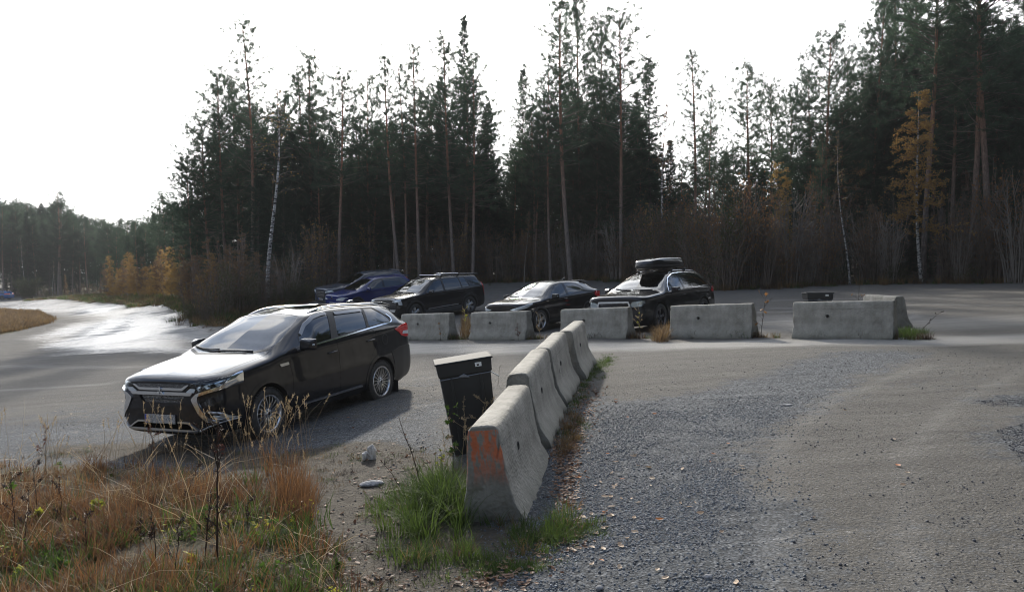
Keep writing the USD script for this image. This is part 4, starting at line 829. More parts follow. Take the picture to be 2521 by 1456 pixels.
def boxy_suv():
    p = dict(W=.985, nose=2.41, tail=-2.60, fa=1.55, ra=-1.55, R=.385, rim=.262, tyre_w=.255, hood_z=1.075, cowl_z=1.17, roof_z=1.735, cowl_x=1.30, head_x=.30, head_z=1.69, roof_x=-.4, rear_x=-2.25, rear_z=1.70, gate_x=-2.50, gate_z=1.30,
        belt_f=1.10, belt_r=1.17, yg=.74, yt=.60, edge=.07, paint='black_paint_two', chin=.26, nose_f=(.80, .90, .975), rear_w=.97, steer=.06, fender=.09)
    dlo = [(.92, 1.135), (.62, 1.36), (.30, 1.555), (0, 1.61), (-1.5, 1.615), (-1.62, 1.20)]
    p['side_glass'] = dlo_split(dlo, [((-.10, 1.0), (-.16, 1.8), .045), ((-1.17, 1.0), (-1.13, 1.8), .03)], ['front_window', 'rear_door_window', 'quarter_window'], 'car_glass_dark') + [('rear_corner_window', [(-1.85, 1.25), (-2.30, 1.25), (-2.22, 1.40), (-1.98, 1.46)], 'car_glass_dark')]
    p['windshield'] = screen(1.30, .30, .80, .62)
    p['side_gaps'] = std_gaps(p, .98, -.13, -1.20); p['top_gaps'] = [[(2.30, .62), (1.9, .80), (1.3, .84)]]
    lamp = [(.56, .93), (.80, 1.0), (.90, .99), (.93, .78), (.86, .78), (.84, .90), (.70, .88)]
    p['trims'] = [frame_of(p, dlo), T5('headlight', 'x', lamp, -.004, .008, 'clear_lens'), T5('front_panel', 'x', [(-.78, .95), (.78, .95), (.74, .72), (-.74, .72)], -.002, .004, 'black_gloss', (1,)), T5('light_bar', 'x', [(-.72, .985), (.72, .985), (.72, 1.0), (-.72, 1.0)], -.003, .008, 'chrome_satin', (1,)),
        T5('skid_plate', 'x', [(-.74, .60), (.74, .60), (.66, .50), (-.66, .50)], -.003, .02, 'satin_silver', (1,)), T5('lower_grille', 'x', [(-.62, .47), (.62, .47), (.58, .34), (-.58, .34)], -.003, .006, 'black_plastic', (1,)),
        T5('sill_cladding', 'y', [(1.05, .20), (1.05, .44), (-1.05, .46), (-1.05, .20)], -.003, .010, 'grey_plastic'), T5('sill_strip', 'y', [(.90, .47), (.86, .50), (-.85, .53), (-.85, .50)], -.003, .016, 'satin_silver'), T5('tail_light', 'y', [(-2.44, 1.20), (-2.50, 1.5), (-2.8, 1.5), (-2.8, .75), (-2.52, .75)], -.004, .010, 'red_lens')] + arch_rings(p, .085, 'grey_black', .014)
    p['spokes'] = [(2 * math.pi * k / 5 + .2, .05, .25, .10, .17, 0, .085, .095) for k in range(5)]; p['spoke_mat'] = 'alloy'; p['rim_mat'] = 'alloy_dark'
    p['handles'] = [(.02, .99), (-1.02, 1.02)]; p['mirror'] = (.78, 1.16); p['mirror_mat'] = 'black_gloss'
    p['wipers'] = [([(1.25, -.15), (1.24, -.4), (1.15, -.66)], .010), ([(1.26, .6), (1.28, .3), (1.30, .0)], .010)]
    p['rails'] = (.1, -2.1, .62, .05); p['rail_mat'] = 'black_plastic'
    def extra(car, root):
        for x in (-.25, -1.25):
            bar = thing('roof_bar', None, None, parent=str(root.GetPath())); z = car.top_z(x, .62) + .11
            obj('cross_bar', hull_spheres([((x + dx, y, z), .018) for dx in (-.03, .03) for y in (-.70, .70)]), M('satin_silver'), bar, 40)
            for s in (1, -1): obj('bar_foot', hull_spheres([((x, s * .66, z), .04), ((x, s * .60, z - .01), .035), ((x, s * .63, z - .08), .035)]), M('black_plastic'), bar, 40); obj('end_cap', hull_spheres([((x + dx, s * .71, z), .022) for dx in (-.03, .03)]), M('black_plastic'), bar, 40)
        plate_at(car, root, 2.42, .62)
        obj('spoiler', hull_spheres([((-2.25, y, 1.715), .03) for y in (-.6, .6)] + [((-2.55, y, 1.67), .02) for y in (-.58, .58)]), M('black_paint_two'), root, 40)
    p['extra'] = extra
    return p

def crossover():
    p = dict(W=.895, nose=2.20, tail=-2.12, fa=1.32, ra=-1.32, R=.345, rim=.238, tyre_w=.225, hood_z=.955, cowl_z=1.05, roof_z=1.555, cowl_x=1.20, head_x=.18, head_z=1.49, roof_x=-.35, rear_x=-1.6, rear_z=1.475, gate_x=-2.04, gate_z=1.14,
        belt_f=.98, belt_r=1.13, yg=.60, yt=.47, edge=.09, paint='black_paint_two', nose_f=(.66, .82, .95), rear_w=.955, crease=.035, chin=.24, belt_pow=1.6)
    dlo = [(.72, 1.03), (.50, 1.20), (.20, 1.38), (-.15, 1.445), (-.60, 1.44), (-.95, 1.38), (-1.22, 1.24), (-1.0, 1.18), (-.3, 1.075)]
    p['side_glass'] = dlo_split(dlo, [((-.16, .9), (-.30, 1.7), .05)], ['front_window', 'rear_door_window'], 'car_glass_dark')
    p['windshield'] = screen(1.20, .18, .70, .48)
    p['rear_glass'] = [(-1.52, .40), (-1.90, .58), (-1.90, -.58), (-1.52, -.40)]
    p['side_gaps'] = std_gaps(p, .82, -.22, -1.05); p['top_gaps'] = [[(2.08, .42), (1.7, .66), (1.15, .72)]]
    lamp = [(.36, .74), (.60, .80), (.80, .87), (.86, .93), (.865, .88), (.82, .78), (.60, .71)]
    p['trims'] = [frame_of(p, dlo, 'black_gloss'), T5('headlight', 'x', lamp, -.004, .006, 'clear_lens'), T5('upper_grille', 'x', [(-.36, .73), (.36, .73), (.40, .77), (-.40, .77)], -.003, .004, 'black_gloss', (1,)), T5('lower_grille', 'x', [(-.55, .60), (.55, .60), (.66, .36), (-.66, .36)], -.003, .006, 'black_plastic', (1,)), T5('fog_surround', 'x', [(.66, .52), (.80, .58), (.80, .44), (.72, .38)], -.003, .008, 'black_plastic'),
        T5('sill_cladding', 'y', [(.92, .18), (.92, .34), (-.92, .38), (-.92, .18)], -.003, .008, 'black_plastic'), T5('side_badge', 'y', [(.86, .93), (1.0, .93), (1.02, .955), (.88, .955)], -.002, .008, 'chrome_satin'), T5('tail_light', 'y', [(-1.74, 1.0), (-1.85, 1.09), (-2.3, 1.09), (-2.3, .88), (-1.95, .86)], -.004, .045, 'red_lens'), T5('wiper_cowl', 'z', [(1.25, .4), (1.27, 0), (1.25, -.4), (1.02, -.68), (1.06, -.70), (1.30, -.4), (1.32, 0), (1.30, .4), (1.06, .7), (1.02, .68)], -.004, .003, 'black_plastic', (1,))] + arch_rings(p, .055, 'black_plastic', .014)
    p['spokes'] = [(2 * math.pi * k / 5 + s * .16 + .1, .05, .228, .045, .04, -s * .012, .078, .088) for k in range(5) for s in (1, -1)]; p['handles'] = [(.0, .955)]; p['mirror'] = (.72, 1.065); p['mirror_mat'] = 'black_gloss'
    p['wipers'] = [([(1.12, -.15), (1.10, -.4), (1.03, -.6)], .009)]
    def extra(car, root):
        obj('spoiler', hull_spheres([((-1.42, y, 1.475), .02) for y in (-.52, .52)] + [((-1.82, y, 1.44), .012) for y in (-.50, .50)]), M('black_paint_two'), root, 40)
        obj('antenna', hull_spheres([((-1.05, 0, 1.53), .025), ((-1.2, 0, 1.60), .01), ((-1.18, 0, 1.53), .02)]), M('black_gloss'), root, 40)
        plate_at(car, root, 2.21, .50)
    p['extra'] = extra
    return p

def large_suv():
    p = dict(W=.98, nose=2.46, tail=-2.58, fa=1.495, ra=-1.495, R=.395, rim=.272, tyre_w=.275, hood_z=1.06, cowl_z=1.155, roof_z=1.70, cowl_x=1.30, head_x=.22, head_z=1.635, roof_x=-.5, rear_x=-2.1, rear_z=1.62, gate_x=-2.42, gate_z=1.22,
        belt_f=1.07, belt_r=1.14, yg=.68, yt=.53, edge=.085, paint='black_paint_two', nose_f=(.74, .88, .965), rear_w=.955, crease=.026, steer=-.02)
    dlo = [(.86, 1.12), (.66, 1.30), (.38, 1.47), (.05, 1.58), (-.4, 1.60), (-1.3, 1.585), (-1.65, 1.50), (-1.98, 1.21), (-1.2, 1.175)]
    p['side_glass'] = dlo_split(dlo, [((-.14, 1.0), (-.22, 1.8), .045), ((-1.22, 1.0), (-1.27, 1.8), .03)], ['front_window', 'rear_door_window', 'quarter_window'], 'car_glass_dark')
    p['windshield'] = screen(1.30, .22, .78, .55)
    p['sunroof'] = [(.0, .42), (-.85, .42), (-.85, -.42), (.0, -.42)]
    p['side_gaps'] = std_gaps(p, .95, -.18, -1.22); p['top_gaps'] = [[(2.33, .55), (1.9, .76), (1.25, .81)]]
    lamp = [(.50, .80), (.56, .88), (.88, .925), (.90, .84), (.82, .755), (.56, .745)]
    gr = Polygon([(-.46, .89), (.46, .89), (.50, .80), (.42, .44), (-.42, .44), (-.50, .80)])
    p['recess'] = [('x', lamp, .03)]
    p['trims'] = [frame_of(p, dlo, 'black_gloss', .012), T5('window_trim', 'y', Polygon(dlo).buffer(.028).difference(Polygon(dlo).buffer(.014)), -.003, .006, 'chrome'), T5('headlight_bowl', 'x', lamp, -.035, -.022, 'lamp_bowl'), T5('headlight_lens', 'x', lamp, -.004, .003, 'lens_glass'), T5('grille_frame', 'x', gr.buffer(.02, join_style=2).difference(gr.buffer(-.025, join_style=2)), -.003, .02, 'chrome_satin', (1,)), T5('grille', 'x', gr.buffer(-.025, join_style=2), -.01, -.002, 'black_plastic', (1,)),
        T5('side_intake', 'x', [(.54, .64), (.90, .66), (.88, .42), (.58, .40)], -.003, .004, 'black_plastic')] + [T5('intake_slat', 'x', [(.55, z), (.89, z + .01), (.89, z + .025), (.55, z + .015)], -.002, .016, 'black_gloss') for z in (.44, .50, .56, .62)] + [
        T5('sill_strip', 'y', [(.9, .36), (.86, .385), (-.9, .40), (-.9, .375)], -.003, .012, 'chrome_satin'), T5('tail_light', 'y', [(-2.2, 1.0), (-2.3, 1.13), (-2.9, 1.12), (-2.9, .93), (-2.3, .95)], -.004, .01, 'red_lens')] + arch_rings(p, .03, 'black_paint_two', .008)
    p['spokes'] = [(2 * math.pi * k / 5 + s * .15, .05, .26, .05, .045, -s * .010, .085, .10) for k in range(5) for s in (1, -1)]; p['rim_mat'] = 'alloy_dark'; p['spoke_mat'] = 'alloy_dark'
    p['handles'] = [(-.02, .97), (-1.05, 1.0)]; p['mirror'] = (.82, 1.14); p['mirror_s'] = 1.1; p['rails'] = (.05, -2.0, .53, .045); p['rail_mat'] = 'chrome_satin'
    p['wipers'] = [([(1.24, -.1), (1.22, -.4), (1.12, -.66)], .010), ([(1.25, .6), (1.27, .3), (1.29, .0)], .010)]
    def extra(car, root):
        for x in (-.15, -1.05):
            bar = thing('roof_bar', None, None, parent=str(root.GetPath())); z = car.top_z(x, .53) + .075
            obj('cross_bar', hull_spheres([((x + dx, y, z), .014) for dx in (-.03, .03) for y in (-.58, .58)]), M('black_plastic'), bar, 40)
            for s in (1, -1): obj('bar_foot', hull_spheres([((x, s * .56, z), .035), ((x, s * .53, z - .05), .03)]), M('black_plastic'), bar, 40)
        plate_at(car, root, 2.475, .60)
        for z in (.84, .77, .70): obj('grille_slat', box((2.45, 0, z), (.02, .84, .014), .004), M('chrome_satin'), root, 40)
    p['extra'] = extra
    return p

def hatch():
    p = dict(W=.90, nose=2.22, tail=-2.10, fa=1.38, ra=-1.38, R=.345, rim=.24, tyre_w=.225, hood_z=.95, cowl_z=1.08, roof_z=1.60, cowl_x=1.28, head_x=.22, head_z=1.53, roof_x=-.3, rear_x=-1.6, rear_z=1.53, gate_x=-2.0, gate_z=1.12,
        belt_f=1.02, belt_r=1.09, yg=.63, yt=.49, edge=.085, paint='blue_paint', nose_f=(.72, .86, .955), rear_w=.955, fender=.10)
    dlo = [(.80, 1.07), (.58, 1.25), (.25, 1.43), (-.1, 1.49), (-.8, 1.495), (-1.35, 1.44), (-1.66, 1.15), (-.6, 1.10)]
    p['side_glass'] = dlo_split(dlo, [((-.16, .9), (-.20, 1.7), .05), ((-1.14, .9), (-1.16, 1.7), .025)], ['front_window', 'rear_door_window', 'quarter_window'], 'car_glass_dark')
    p['windshield'] = screen(1.28, .22, .72, .50)
    p['side_gaps'] = std_gaps(p, .90, -.20, -1.14)
    p['trims'] = [frame_of(p, dlo, 'black_gloss'), T5('headlight', 'x', [(.44, .74), (.80, .82), (.86, .80), (.80, .68), (.46, .68)], -.003, .006, 'clear_lens'), T5('light_bar', 'x', [(-.44, .72), (.44, .72), (.44, .74), (-.44, .74)], -.003, .006, 'chrome_satin', (1,)), T5('lower_grille', 'x', [(-.6, .48), (.6, .48), (.55, .32), (-.55, .32)], -.003, .004, 'black_plastic', (1,)),
        T5('sill_cladding', 'y', [(.95, .18), (.95, .34), (-.95, .36), (-.95, .18)], -.003, .008, 'black_plastic'), T5('tail_light', 'y', [(-1.8, .95), (-1.9, 1.05), (-2.4, 1.05), (-2.4, .9), (-1.9, .9)], -.003, .01, 'red_lens')] + arch_rings(p, .05)
    p['spokes'] = spokes_five(.232, .10, .07, 5); p['rim_mat'] = 'alloy_dark'; p['handles'] = [(.0, .97), (-.98, .99)]; p['mirror'] = (.78, 1.10)
    def extra(car, root):
        obj('spoiler', hull_spheres([((-1.6, y, 1.54), .02) for y in (-.5, .5)] + [((-1.88, y, 1.49), .012) for y in (-.48, .48)]), M('blue_paint'), root, 40); plate_at(car, root, 2.23, .52)
        s = lathe([(.001, .012), (.05, .012), (.056, 0), (.001, 0), (.001, .012)], 24); obj('emblem', (np.c_[s[0][:, 1] + 2.215, s[0][:, 0], s[0][:, 2] + .80], s[1][:, ::-1]), M('chrome'), root)
    p['extra'] = extra
    return p

def grey_suv():
    p = dict(W=.945, nose=2.33, tail=-2.41, fa=1.435, ra=-1.435, R=.37, rim=.255, tyre_w=.235, hood_z=1.06, cowl_z=1.15, roof_z=1.67, cowl_x=1.10, head_x=.05, head_z=1.60, roof_x=-.6, rear_x=-2.0, rear_z=1.59, gate_x=-2.3, gate_z=1.2,
        belt_f=1.06, belt_r=1.13, yg=.65, yt=.51, edge=.085, paint='grey_blue_paint', nose_f=(.76, .89, .965), rear_w=.955)
    dlo = [(.66, 1.11), (.46, 1.28), (.18, 1.46), (-.15, 1.555), (-.6, 1.575), (-1.3, 1.56), (-1.72, 1.46), (-1.98, 1.20), (-1.0, 1.165)]
    p['side_glass'] = dlo_split(dlo, [((-.28, 1.0), (-.34, 1.8), .045), ((-1.22, 1.0), (-1.32, 1.8), .035)], ['front_window', 'rear_door_window', 'quarter_window'], 'car_glass_dark')
    p['windshield'] = screen(1.10, .05, .75, .52)
    p['side_gaps'] = std_gaps(p, .80, -.30, -1.22)
    gr = Polygon([(-.44, .92), (.44, .92), (.48, .72), (.36, .56), (-.36, .56), (-.48, .72)])
    p['trims'] = [frame_of(p, dlo, 'black_gloss'), T5('headlight', 'x', [(.52, .90), (.88, .96), (.90, .86), (.60, .83), (.54, .78)], -.003, .006, 'clear_lens'), T5('grille', 'x', gr, -.006, .003, 'black_plastic', (1,)), T5('grille_frame', 'x', LineString([(-.58, .80), (-.48, .70), (-.36, .545), (.36, .545), (.48, .70), (.58, .80)]).buffer(.018), -.003, .018, 'chrome', (1,)), T5('lower_grille', 'x', [(-.6, .42), (.6, .42), (.55, .32), (-.55, .32)], -.003, .004, 'black_plastic', (1,)), T5('skid_plate', 'x', [(-.7, .50), (-.62, .50), (-.62, .36), (-.66, .36)], -.003, .01, 'satin_silver', (1,)),
        T5('sill_cladding', 'y', [(1.0, .2), (1.0, .36), (-1.0, .38), (-1.0, .2)], -.003, .008, 'black_plastic'), T5('tail_light', 'y', [(-2.05, 1.12), (-2.15, 1.22), (-2.6, 1.22), (-2.6, 1.05), (-2.2, 1.05)], -.003, .012, 'red_lens')] + arch_rings(p, .05)
    p['spokes'] = spokes_five(.245, .08, .06, 7); p['handles'] = [(-.1, .98), (-1.05, 1.0)]; p['mirror'] = (.60, 1.15)
    def extra(car, root):
        for z in (.84, .76, .68): obj('grille_slat', box((2.335, 0, z), (.02, .80, .016), .004), M('chrome_satin'), root, 40)
        plate_at(car, root, 2.35, .48); obj('spoiler', hull_spheres([((-2.0, y, 1.60), .02) for y in (-.52, .52)] + [((-2.3, y, 1.55), .012) for y in (-.5, .5)]), M('grey_blue_paint'), root, 40)
    p['extra'] = extra
    return p

def far_estate():
    p = hatch(); p.update(paint='sea_blue_paint', tail=-2.35, rear_x=-1.95, gate_x=-2.22, gate_z=1.05, roof_z=1.52, head_z=1.46, rear_z=1.46)
    p['extra'] = None; p['gaps'] = False
    dlo = [(.80, 1.07), (.58, 1.22), (.25, 1.37), (-.1, 1.41), (-.8, 1.415), (-1.55, 1.38), (-1.9, 1.14), (-.6, 1.10)]
    p['side_glass'] = dlo_split(dlo, [((-.16, .9), (-.20, 1.7), .05), ((-1.14, .9), (-1.16, 1.7), .025)], ['front_window', 'rear_door_window', 'quarter_window'], 'car_glass_dark')
    p['trims'] = [t for t in p['trims'] if t[0] in ('headlight', 'tail_light')]
    return p
CARS = [(boxy_suv(), -3.55, 33.1, -132, 'black boxy SUV with silver-topped roof bars and white star-shaped wheels'),
        (crossover(), 1.10, 25.4, -130, 'black crossover with a sloping rear and split roof spoiler behind the second barrier'),
        (large_suv(), 4.33, 23.27, -127, 'black SUV carrying a long roof box, behind the third and fourth barriers'),
        (hatch(), -6.84, 38.1, -139, 'dark blue hatchback between the grey SUV and the boxy SUV'),
        (grey_suv(), -7.85, 40.6, -141, 'grey-blue SUV with slatted grille, farthest of the parked row'),
        (far_estate(), -85.3, 128, 176, 'tiny blue estate car far off at the left edge beside a round bush')]
for pp, x, y, yaw, lab in CARS:
    Rm, tm_ = set_on_ground(pp, x, y, yaw)
    car, root = make_car('parked_car', lab, pp, Rm, tm_, 'cars parked on the gravel')
    if 'roof box' in lab: q7 = (car, Rm, tm_)
# the roof box: a thing of its own on the bars
car, Rm, tm_ = q7
rb = thing('roof_box', 'long glossy black roof box strapped on top of the black SUV', 'roof box', Rm, tm_)
zr = car.top_z(-.6, .53) + .08
def box_shell(z_low, z_high, tops, inset):
    """rounded shell of the box: (x, half width, height share) stations, lofted"""
    xs = np.linspace(-1.47, .63, 40); st = np.array(sorted(tops)); w = PchipInterpolator(st[:, 0], st[:, 1])(xs); h = PchipInterpolator(st[:, 0], st[:, 2])(xs); secs = []
    for k in range(len(xs)):
        zt = z_low + (z_high - z_low) * h[k]; ctl = np.array([(0, z_low), (w[k] - inset[0], z_low), (w[k], z_low + .012), (w[k] - .008, z_low + (zt - z_low) * .45), (w[k] * .90 - inset[1], zt - .012), (w[k] * .5, zt), (0, zt + .006)]); secs.append(chaikin(ctl, 2))
    return Car.skin(xs, np.array(secs))
W_ = [(-1.47, .27), (-1.43, .36), (-1.30, .41), (-.6, .43), (.0, .42), (.35, .38), (.52, .31), (.60, .22), (.63, .13)]; HT = [.45, .70, .95, 1., .98, .86, .66, .45, .25]
obj('lid', box_shell(zr + .125, zr + .345, [(x, w, h) for (x, w), h in zip(W_, HT)], (.004, .0)), M('black_paint_two'), rb, 40)
lv, lf = box_shell(-(zr + .118), -(zr + .03), [(x, w - .004, h) for (x, w), h in zip(W_, [.5, .8, 1, 1, 1, 1, .8, .55, .3])], (.004, .02)); obj('lower_shell', (lv * [1, 1, -1], lf[:, ::-1]), M('black_plastic'), rb, 40)
obj('seam', hull_spheres([((x, s * (w + .001), zr + .121), .005) for x, w in W_ for s in (-1, 1)]), M('grey_plastic'), rb)
for y in (-.3, .3): obj('clamp', box((-.15, y, zr + .0), (.08, .06, .06), .01), M('black_plastic'), rb); obj('clamp', box((-1.05, y, zr + .0), (.08, .06, .06), .01), M('black_plastic'), rb)
# ------------------------------------------------------------------ concrete barriers
def barrier_mesh(seed, L=2.0):
    """concrete crash barrier from x = 0 to L: profile with flared foot, rounded top, chipped and slightly uneven"""
    half = [(.285, 0), (.285, .045), (.272, .10), (.235, .165), (.195, .24), (.165, .33), (.148, .45), (.132, .60), (.118, .735), (.108, .778), (.085, .800), (.04, .806)]
    prof = np.array(half + [(-y, z) for y, z in reversed(half)])
    d = np.linspace(0, 1, 6)[:-1]
    dense = []
    for k in range(len(prof)):
        a, b = prof[k], prof[(k + 1) % len(prof)]; m = max(1, int(np.linalg.norm(b - a) / .045)); dense += [a + (b - a) * i / m for i in range(m)]
    dense = np.array(dense); n = len(dense); xs = np.concatenate([[0, .012, .03], np.linspace(.07, L - .07, 44), [L - .03, L - .012, L]])
    c = np.array([0, .33]); v = []
    for x in xs:
        e = min(x, L - x); sh = .014 * (1 - math.sqrt(max(0, 1 - (1 - min(1, e / .03)) ** 2)))
        q = dense.copy(); nrm = q - c; nrm /= np.linalg.norm(nrm, axis=1, keepdims=True); q -= nrm * sh; v.append(np.c_[np.full(n, x), q])
    v = np.array(v).reshape(-1, 3)
    i, j = np.meshgrid(np.arange(len(xs) - 1), np.arange(n), indexing='ij'); q = np.stack([i * n + j, i * n + (j + 1) % n, (i + 1) * n + (j + 1) % n, (i + 1) * n + j], -1).reshape(-1, 4)
    f = np.vstack([q[:, [0, 1, 2]], q[:, [0, 2, 3]]])
    # end faces: rings shrinking to the middle
    add = []
    for end, base in ((0, 0), (1, (len(xs) - 1) * n)):
        prev = np.arange(n) + base
        for s in (.72, .4):
            ring = np.c_[np.full(n, xs[-1] if end else 0.), c + (v[base:base + n, 1:] - c) * [s, s]]; k = np.arange(n) + len(v); v = np.vstack([v, ring])
            for j_ in range(n):
                a, b, cc, dd = prev[j_], prev[(j_ + 1) % n], k[(j_ + 1) % n], k[j_]
                add += [(a, cc, b), (a, dd, cc)] if not end else [(a, b, cc), (a, cc, dd)]
            prev = k
        v = np.vstack([v, [xs[-1] if end else 0., *c]]); m = len(v) - 1
        for j_ in range(n): add.append((prev[j_], m, prev[(j_ + 1) % n]) if not end else (prev[j_], prev[(j_ + 1) % n], m))
    f = np.vstack([f, add])
    tm = trimesh.Trimesh(v, f, process=False)
    if tm.volume < 0: f = f[:, ::-1]
    nrm = meshkit.arrays((v, f), True)[2]
    h = (meshkit.fbm(v * 3.5 + seed * 7, 3, seed) - .5) * .010 + (meshkit.fbm(v * 22 + seed, 3, seed) - .5) * .006
    edge = np.exp(-np.minimum(v[:, 0], L - v[:, 0]) / .04); chip = np.clip(meshkit.fbm(v * 9 + seed * 3, 3, seed + 5) - .58, 0, 1) * .16 * edge
    foot = np.exp(-v[:, 2] / .10) * np.clip(meshkit.fbm(v * 5 + seed * 11, 3, seed + 9) - .52, 0, 1) * .22
    v = v + nrm * (h - chip - foot)[:, None]
    return v, f
def barrier(label, x, y, yaw, seed, z=None, mt='concrete', hole_side=-1, size=1.0):
    L = 2.0; a = math.radians(yaw); c = (x + math.cos(a) * L / 2, y + math.sin(a) * L / 2)
    R = on_slope(c[0], c[1], a, 1.0)
    zc = hz(*c) - .03 if z is None else z
    b = thing('concrete_barrier', label, 'barrier', R, (*(np.array([c[0], c[1], zc]) - R[:, 0] * L / 2),), 'concrete barriers across the gravel', scale=(1.0, size, size))
    body = mf(barrier_mesh(seed, L))
    for hx in (.72,):
        body = body - Manifold.cylinder(.14, .026, .026, 20).transform([[1, 0, 0, hx], [0, 0, 1, hole_side * .142 - .07], [0, 1, 0, .50]])
    obj('body', body, M(mt), b, 40)
    hx = .72; y0 = hole_side * .118
    ring = lathe([(.027, .0), (.034, .0), (.035, hole_side * .008), (.027, hole_side * .008), (.027, 0)], 20)
    obj('hole_liner', move((ring[0], ring[1]), (hx, hole_side * .143, .50)), M('black_plastic'), b, 30)
    obj('mould_line', box((L / 2, hole_side * .1275, .655), (L - .12, .006, .006), .002), M('concrete'), b)
    return b
near = lambda x, y, d: (x, y)
barrier('nearest concrete barrier with faded orange paint on its end face', -.165, 6.05, 81.6, 2, -.15, 'concrete_sprayed', -1, 1.10)
barrier('second concrete barrier of the near line, behind the orange-painted one', .125, 8.3, 81.0, 4, None, 'concrete', -1, 1.08)
barrier('third concrete barrier of the near line, a bare twig before it', .47, 10.4, 80, 6, None, 'concrete', -1, 1.06)
barrier('fourth and farthest concrete barrier of the near line', .93, 12.55, 79, 8, None, 'concrete', -1, 1.04)
for k, (t, lab) in enumerate(((.1, 'leftmost concrete barrier of the far row, before the boxy SUV'), (2.9, 'second concrete barrier of the far row, before the crossover'), (5.99, 'third concrete barrier of the far row, before the roof-box car'), (9.11, 'fourth concrete barrier of the far row, right of the roof-box car'), (11.99, 'fifth concrete barrier of the far row, before the second bin'))):
    cx_, cy_ = -2.6 + .8 * t, 23.4 - .6 * t
    barrier(lab, cx_ - .8, cy_ + .6, math.degrees(math.atan2(-.6, .8)), 11 + k, None, 'concrete', -1)
barrier('concrete barrier seen from its end at the right of the far row', 9.28, 18.35, 86, 20, None, 'concrete', 1)

# ------------------------------------------------------------------ bins
mat('bin_black', (.012, .013, .014), .42); mat('bin_lid', (.030, .033, .035), .75, 0., .15); mat('wire', (.20, .21, .23), .4, .8); mat('flap_grey', (.16, .18, .20), .35, .3)
def waste_bin(label, x, y, yaw, lean, H=1.0, z=None):
    a = math.radians(yaw); R = on_slope(x, y, a, .5); l = math.radians(lean)
    R = R @ np.array([[math.cos(l), 0, math.sin(l)], [0, 1, 0], [-math.sin(l), 0, math.cos(l)]])
    b = thing('waste_bin', label, 'bin', R, (x, y, hz(x, y) - .03), 'black waste bins by the barriers')
    w, d = .55, .42
    def tb(z0, z1, w0, d0, w1, d1, r=.012, t=0): return hull_spheres([((sx * w0 / 2, sy * d0 / 2, z0), r) for sx in (-1, 1) for sy in (-1, 1)] + [((sx * w1 / 2, sy * d1 / 2, z1 + t * sx), r) for sx in (-1, 1) for sy in (-1, 1)])
    obj('body', tb(.02, H - .13, w - .10, d - .08, w - .02, d - .02), M('bin_black'), b, 40)
    for sx in (-1, 1): obj('corner_rib', tb(.03, H - .16, .02, .02, .02, .02, .006) if False else move(box((0, 0, H / 2 - .05), (.03, .012, H - .24), .004), (sx * .16, -d / 2 + .016, 0), np.array([[1, 0, 0], [0, 1, -.028], [0, .028, 1]])), M('bin_black'), b, 40)
    obj('hood', tb(H - .14, H - .02, w + .005, d + .005, w + .02, d + .02, .014), M('bin_black'), b, 40)
    lid = hull_spheres([((sx * (w / 2 + .03), sy * (d / 2 + .02), H - .005), .012) for sx in (-1, 1) for sy in (-1, 1)] + [((sx * .06, sy * .10, H + .008), .012) for sx in (-1, 1) for sy in (-1, 1)])
    obj('lid', lid, M('bin_lid'), b, 40)
    zz = H - .175; k = [(-w / 2 - .002, -d / 2 - .005), (w / 2 + .002, -d / 2 - .005), (w / 2 + .002, d / 2 + .005), (-w / 2 - .002, d / 2 + .005), (-w / 2 - .002, -d / 2 - .005)]
    obj('wire_band', tube([(px, py, zz + .012 * math.sin(i * 2.1)) for i, (px, py) in enumerate(k)], .0055, 6), M('wire'), b, 40)
    obj('wire_knot', hull_spheres([((-.06, -d / 2 - .012, zz + .01), .012), ((-.02, -d / 2 - .014, zz + .03), .008), ((.03, -d / 2 - .01, zz - .005), .008)]), M('wire'), b, 40)
    obj('flap', move(box((0, 0, 0), (.10, .12, .006), .002), (w / 2 + .045, -d / 2 + .05, H - .20), trimesh.transformations.rotation_matrix(math.radians(38), [0, 1, 0])[:3, :3]), M('flap_grey'), b, 40)
    obj('sticker', box((.15, -d / 2 - .026, H - .06), (.07, .003, .045)), M('sticker_white'), b); obj('sticker_mark', box((.145, -d / 2 - .0285, H - .065), (.022, .003, .018)), M('black_gloss'), b)
    return b
waste_bin('black waste bin leaning left of the orange-painted barrier', -.40, 8.5, 8, -3.5, 1.06)
waste_bin('black waste bin mostly hidden behind the fifth barrier of the far row', 7.28, 18.35, -5, 2, .96)
# ------------------------------------------------------------------ trees and shrubs
def unit(v): return v / (np.linalg.norm(v, axis=-1, keepdims=True) + 1e-12)
def needles(base, direction, length, width, rng):
    """one thin triangle each"""
    n = len(base); d = unit(direction); s = unit(np.cross(d, rng.normal(size=(n, 3))))
    w = np.broadcast_to(width, (n,))[:, None] / 2; l = np.broadcast_to(length, (n,))[:, None]
    v = np.stack([base - s * w, base + s * w, base + d * l], 1).reshape(-1, 3)
    return v, np.arange(3 * n).reshape(-1, 3)
def leaves(base, size, rng, flat=.0):
    """small four-cornered leaves, each with its own tilt"""
    n = len(base); a = unit(rng.normal(size=(n, 3)) * [1, 1, 1 - flat]); b = unit(np.cross(a, rng.normal(size=(n, 3)))); c = np.cross(a, b)
    sz = np.broadcast_to(size, (n,))[:, None]
    v = np.stack([base - a * sz * .5, base + b * sz * .33 + c * sz * .08, base + a * sz * .5, base - b * sz * .33 + c * sz * .08], 1).reshape(-1, 3)
    q = np.arange(4 * n).reshape(-1, 4)
    return v, np.vstack([q[:, [0, 1, 2]], q[:, [0, 2, 3]]])
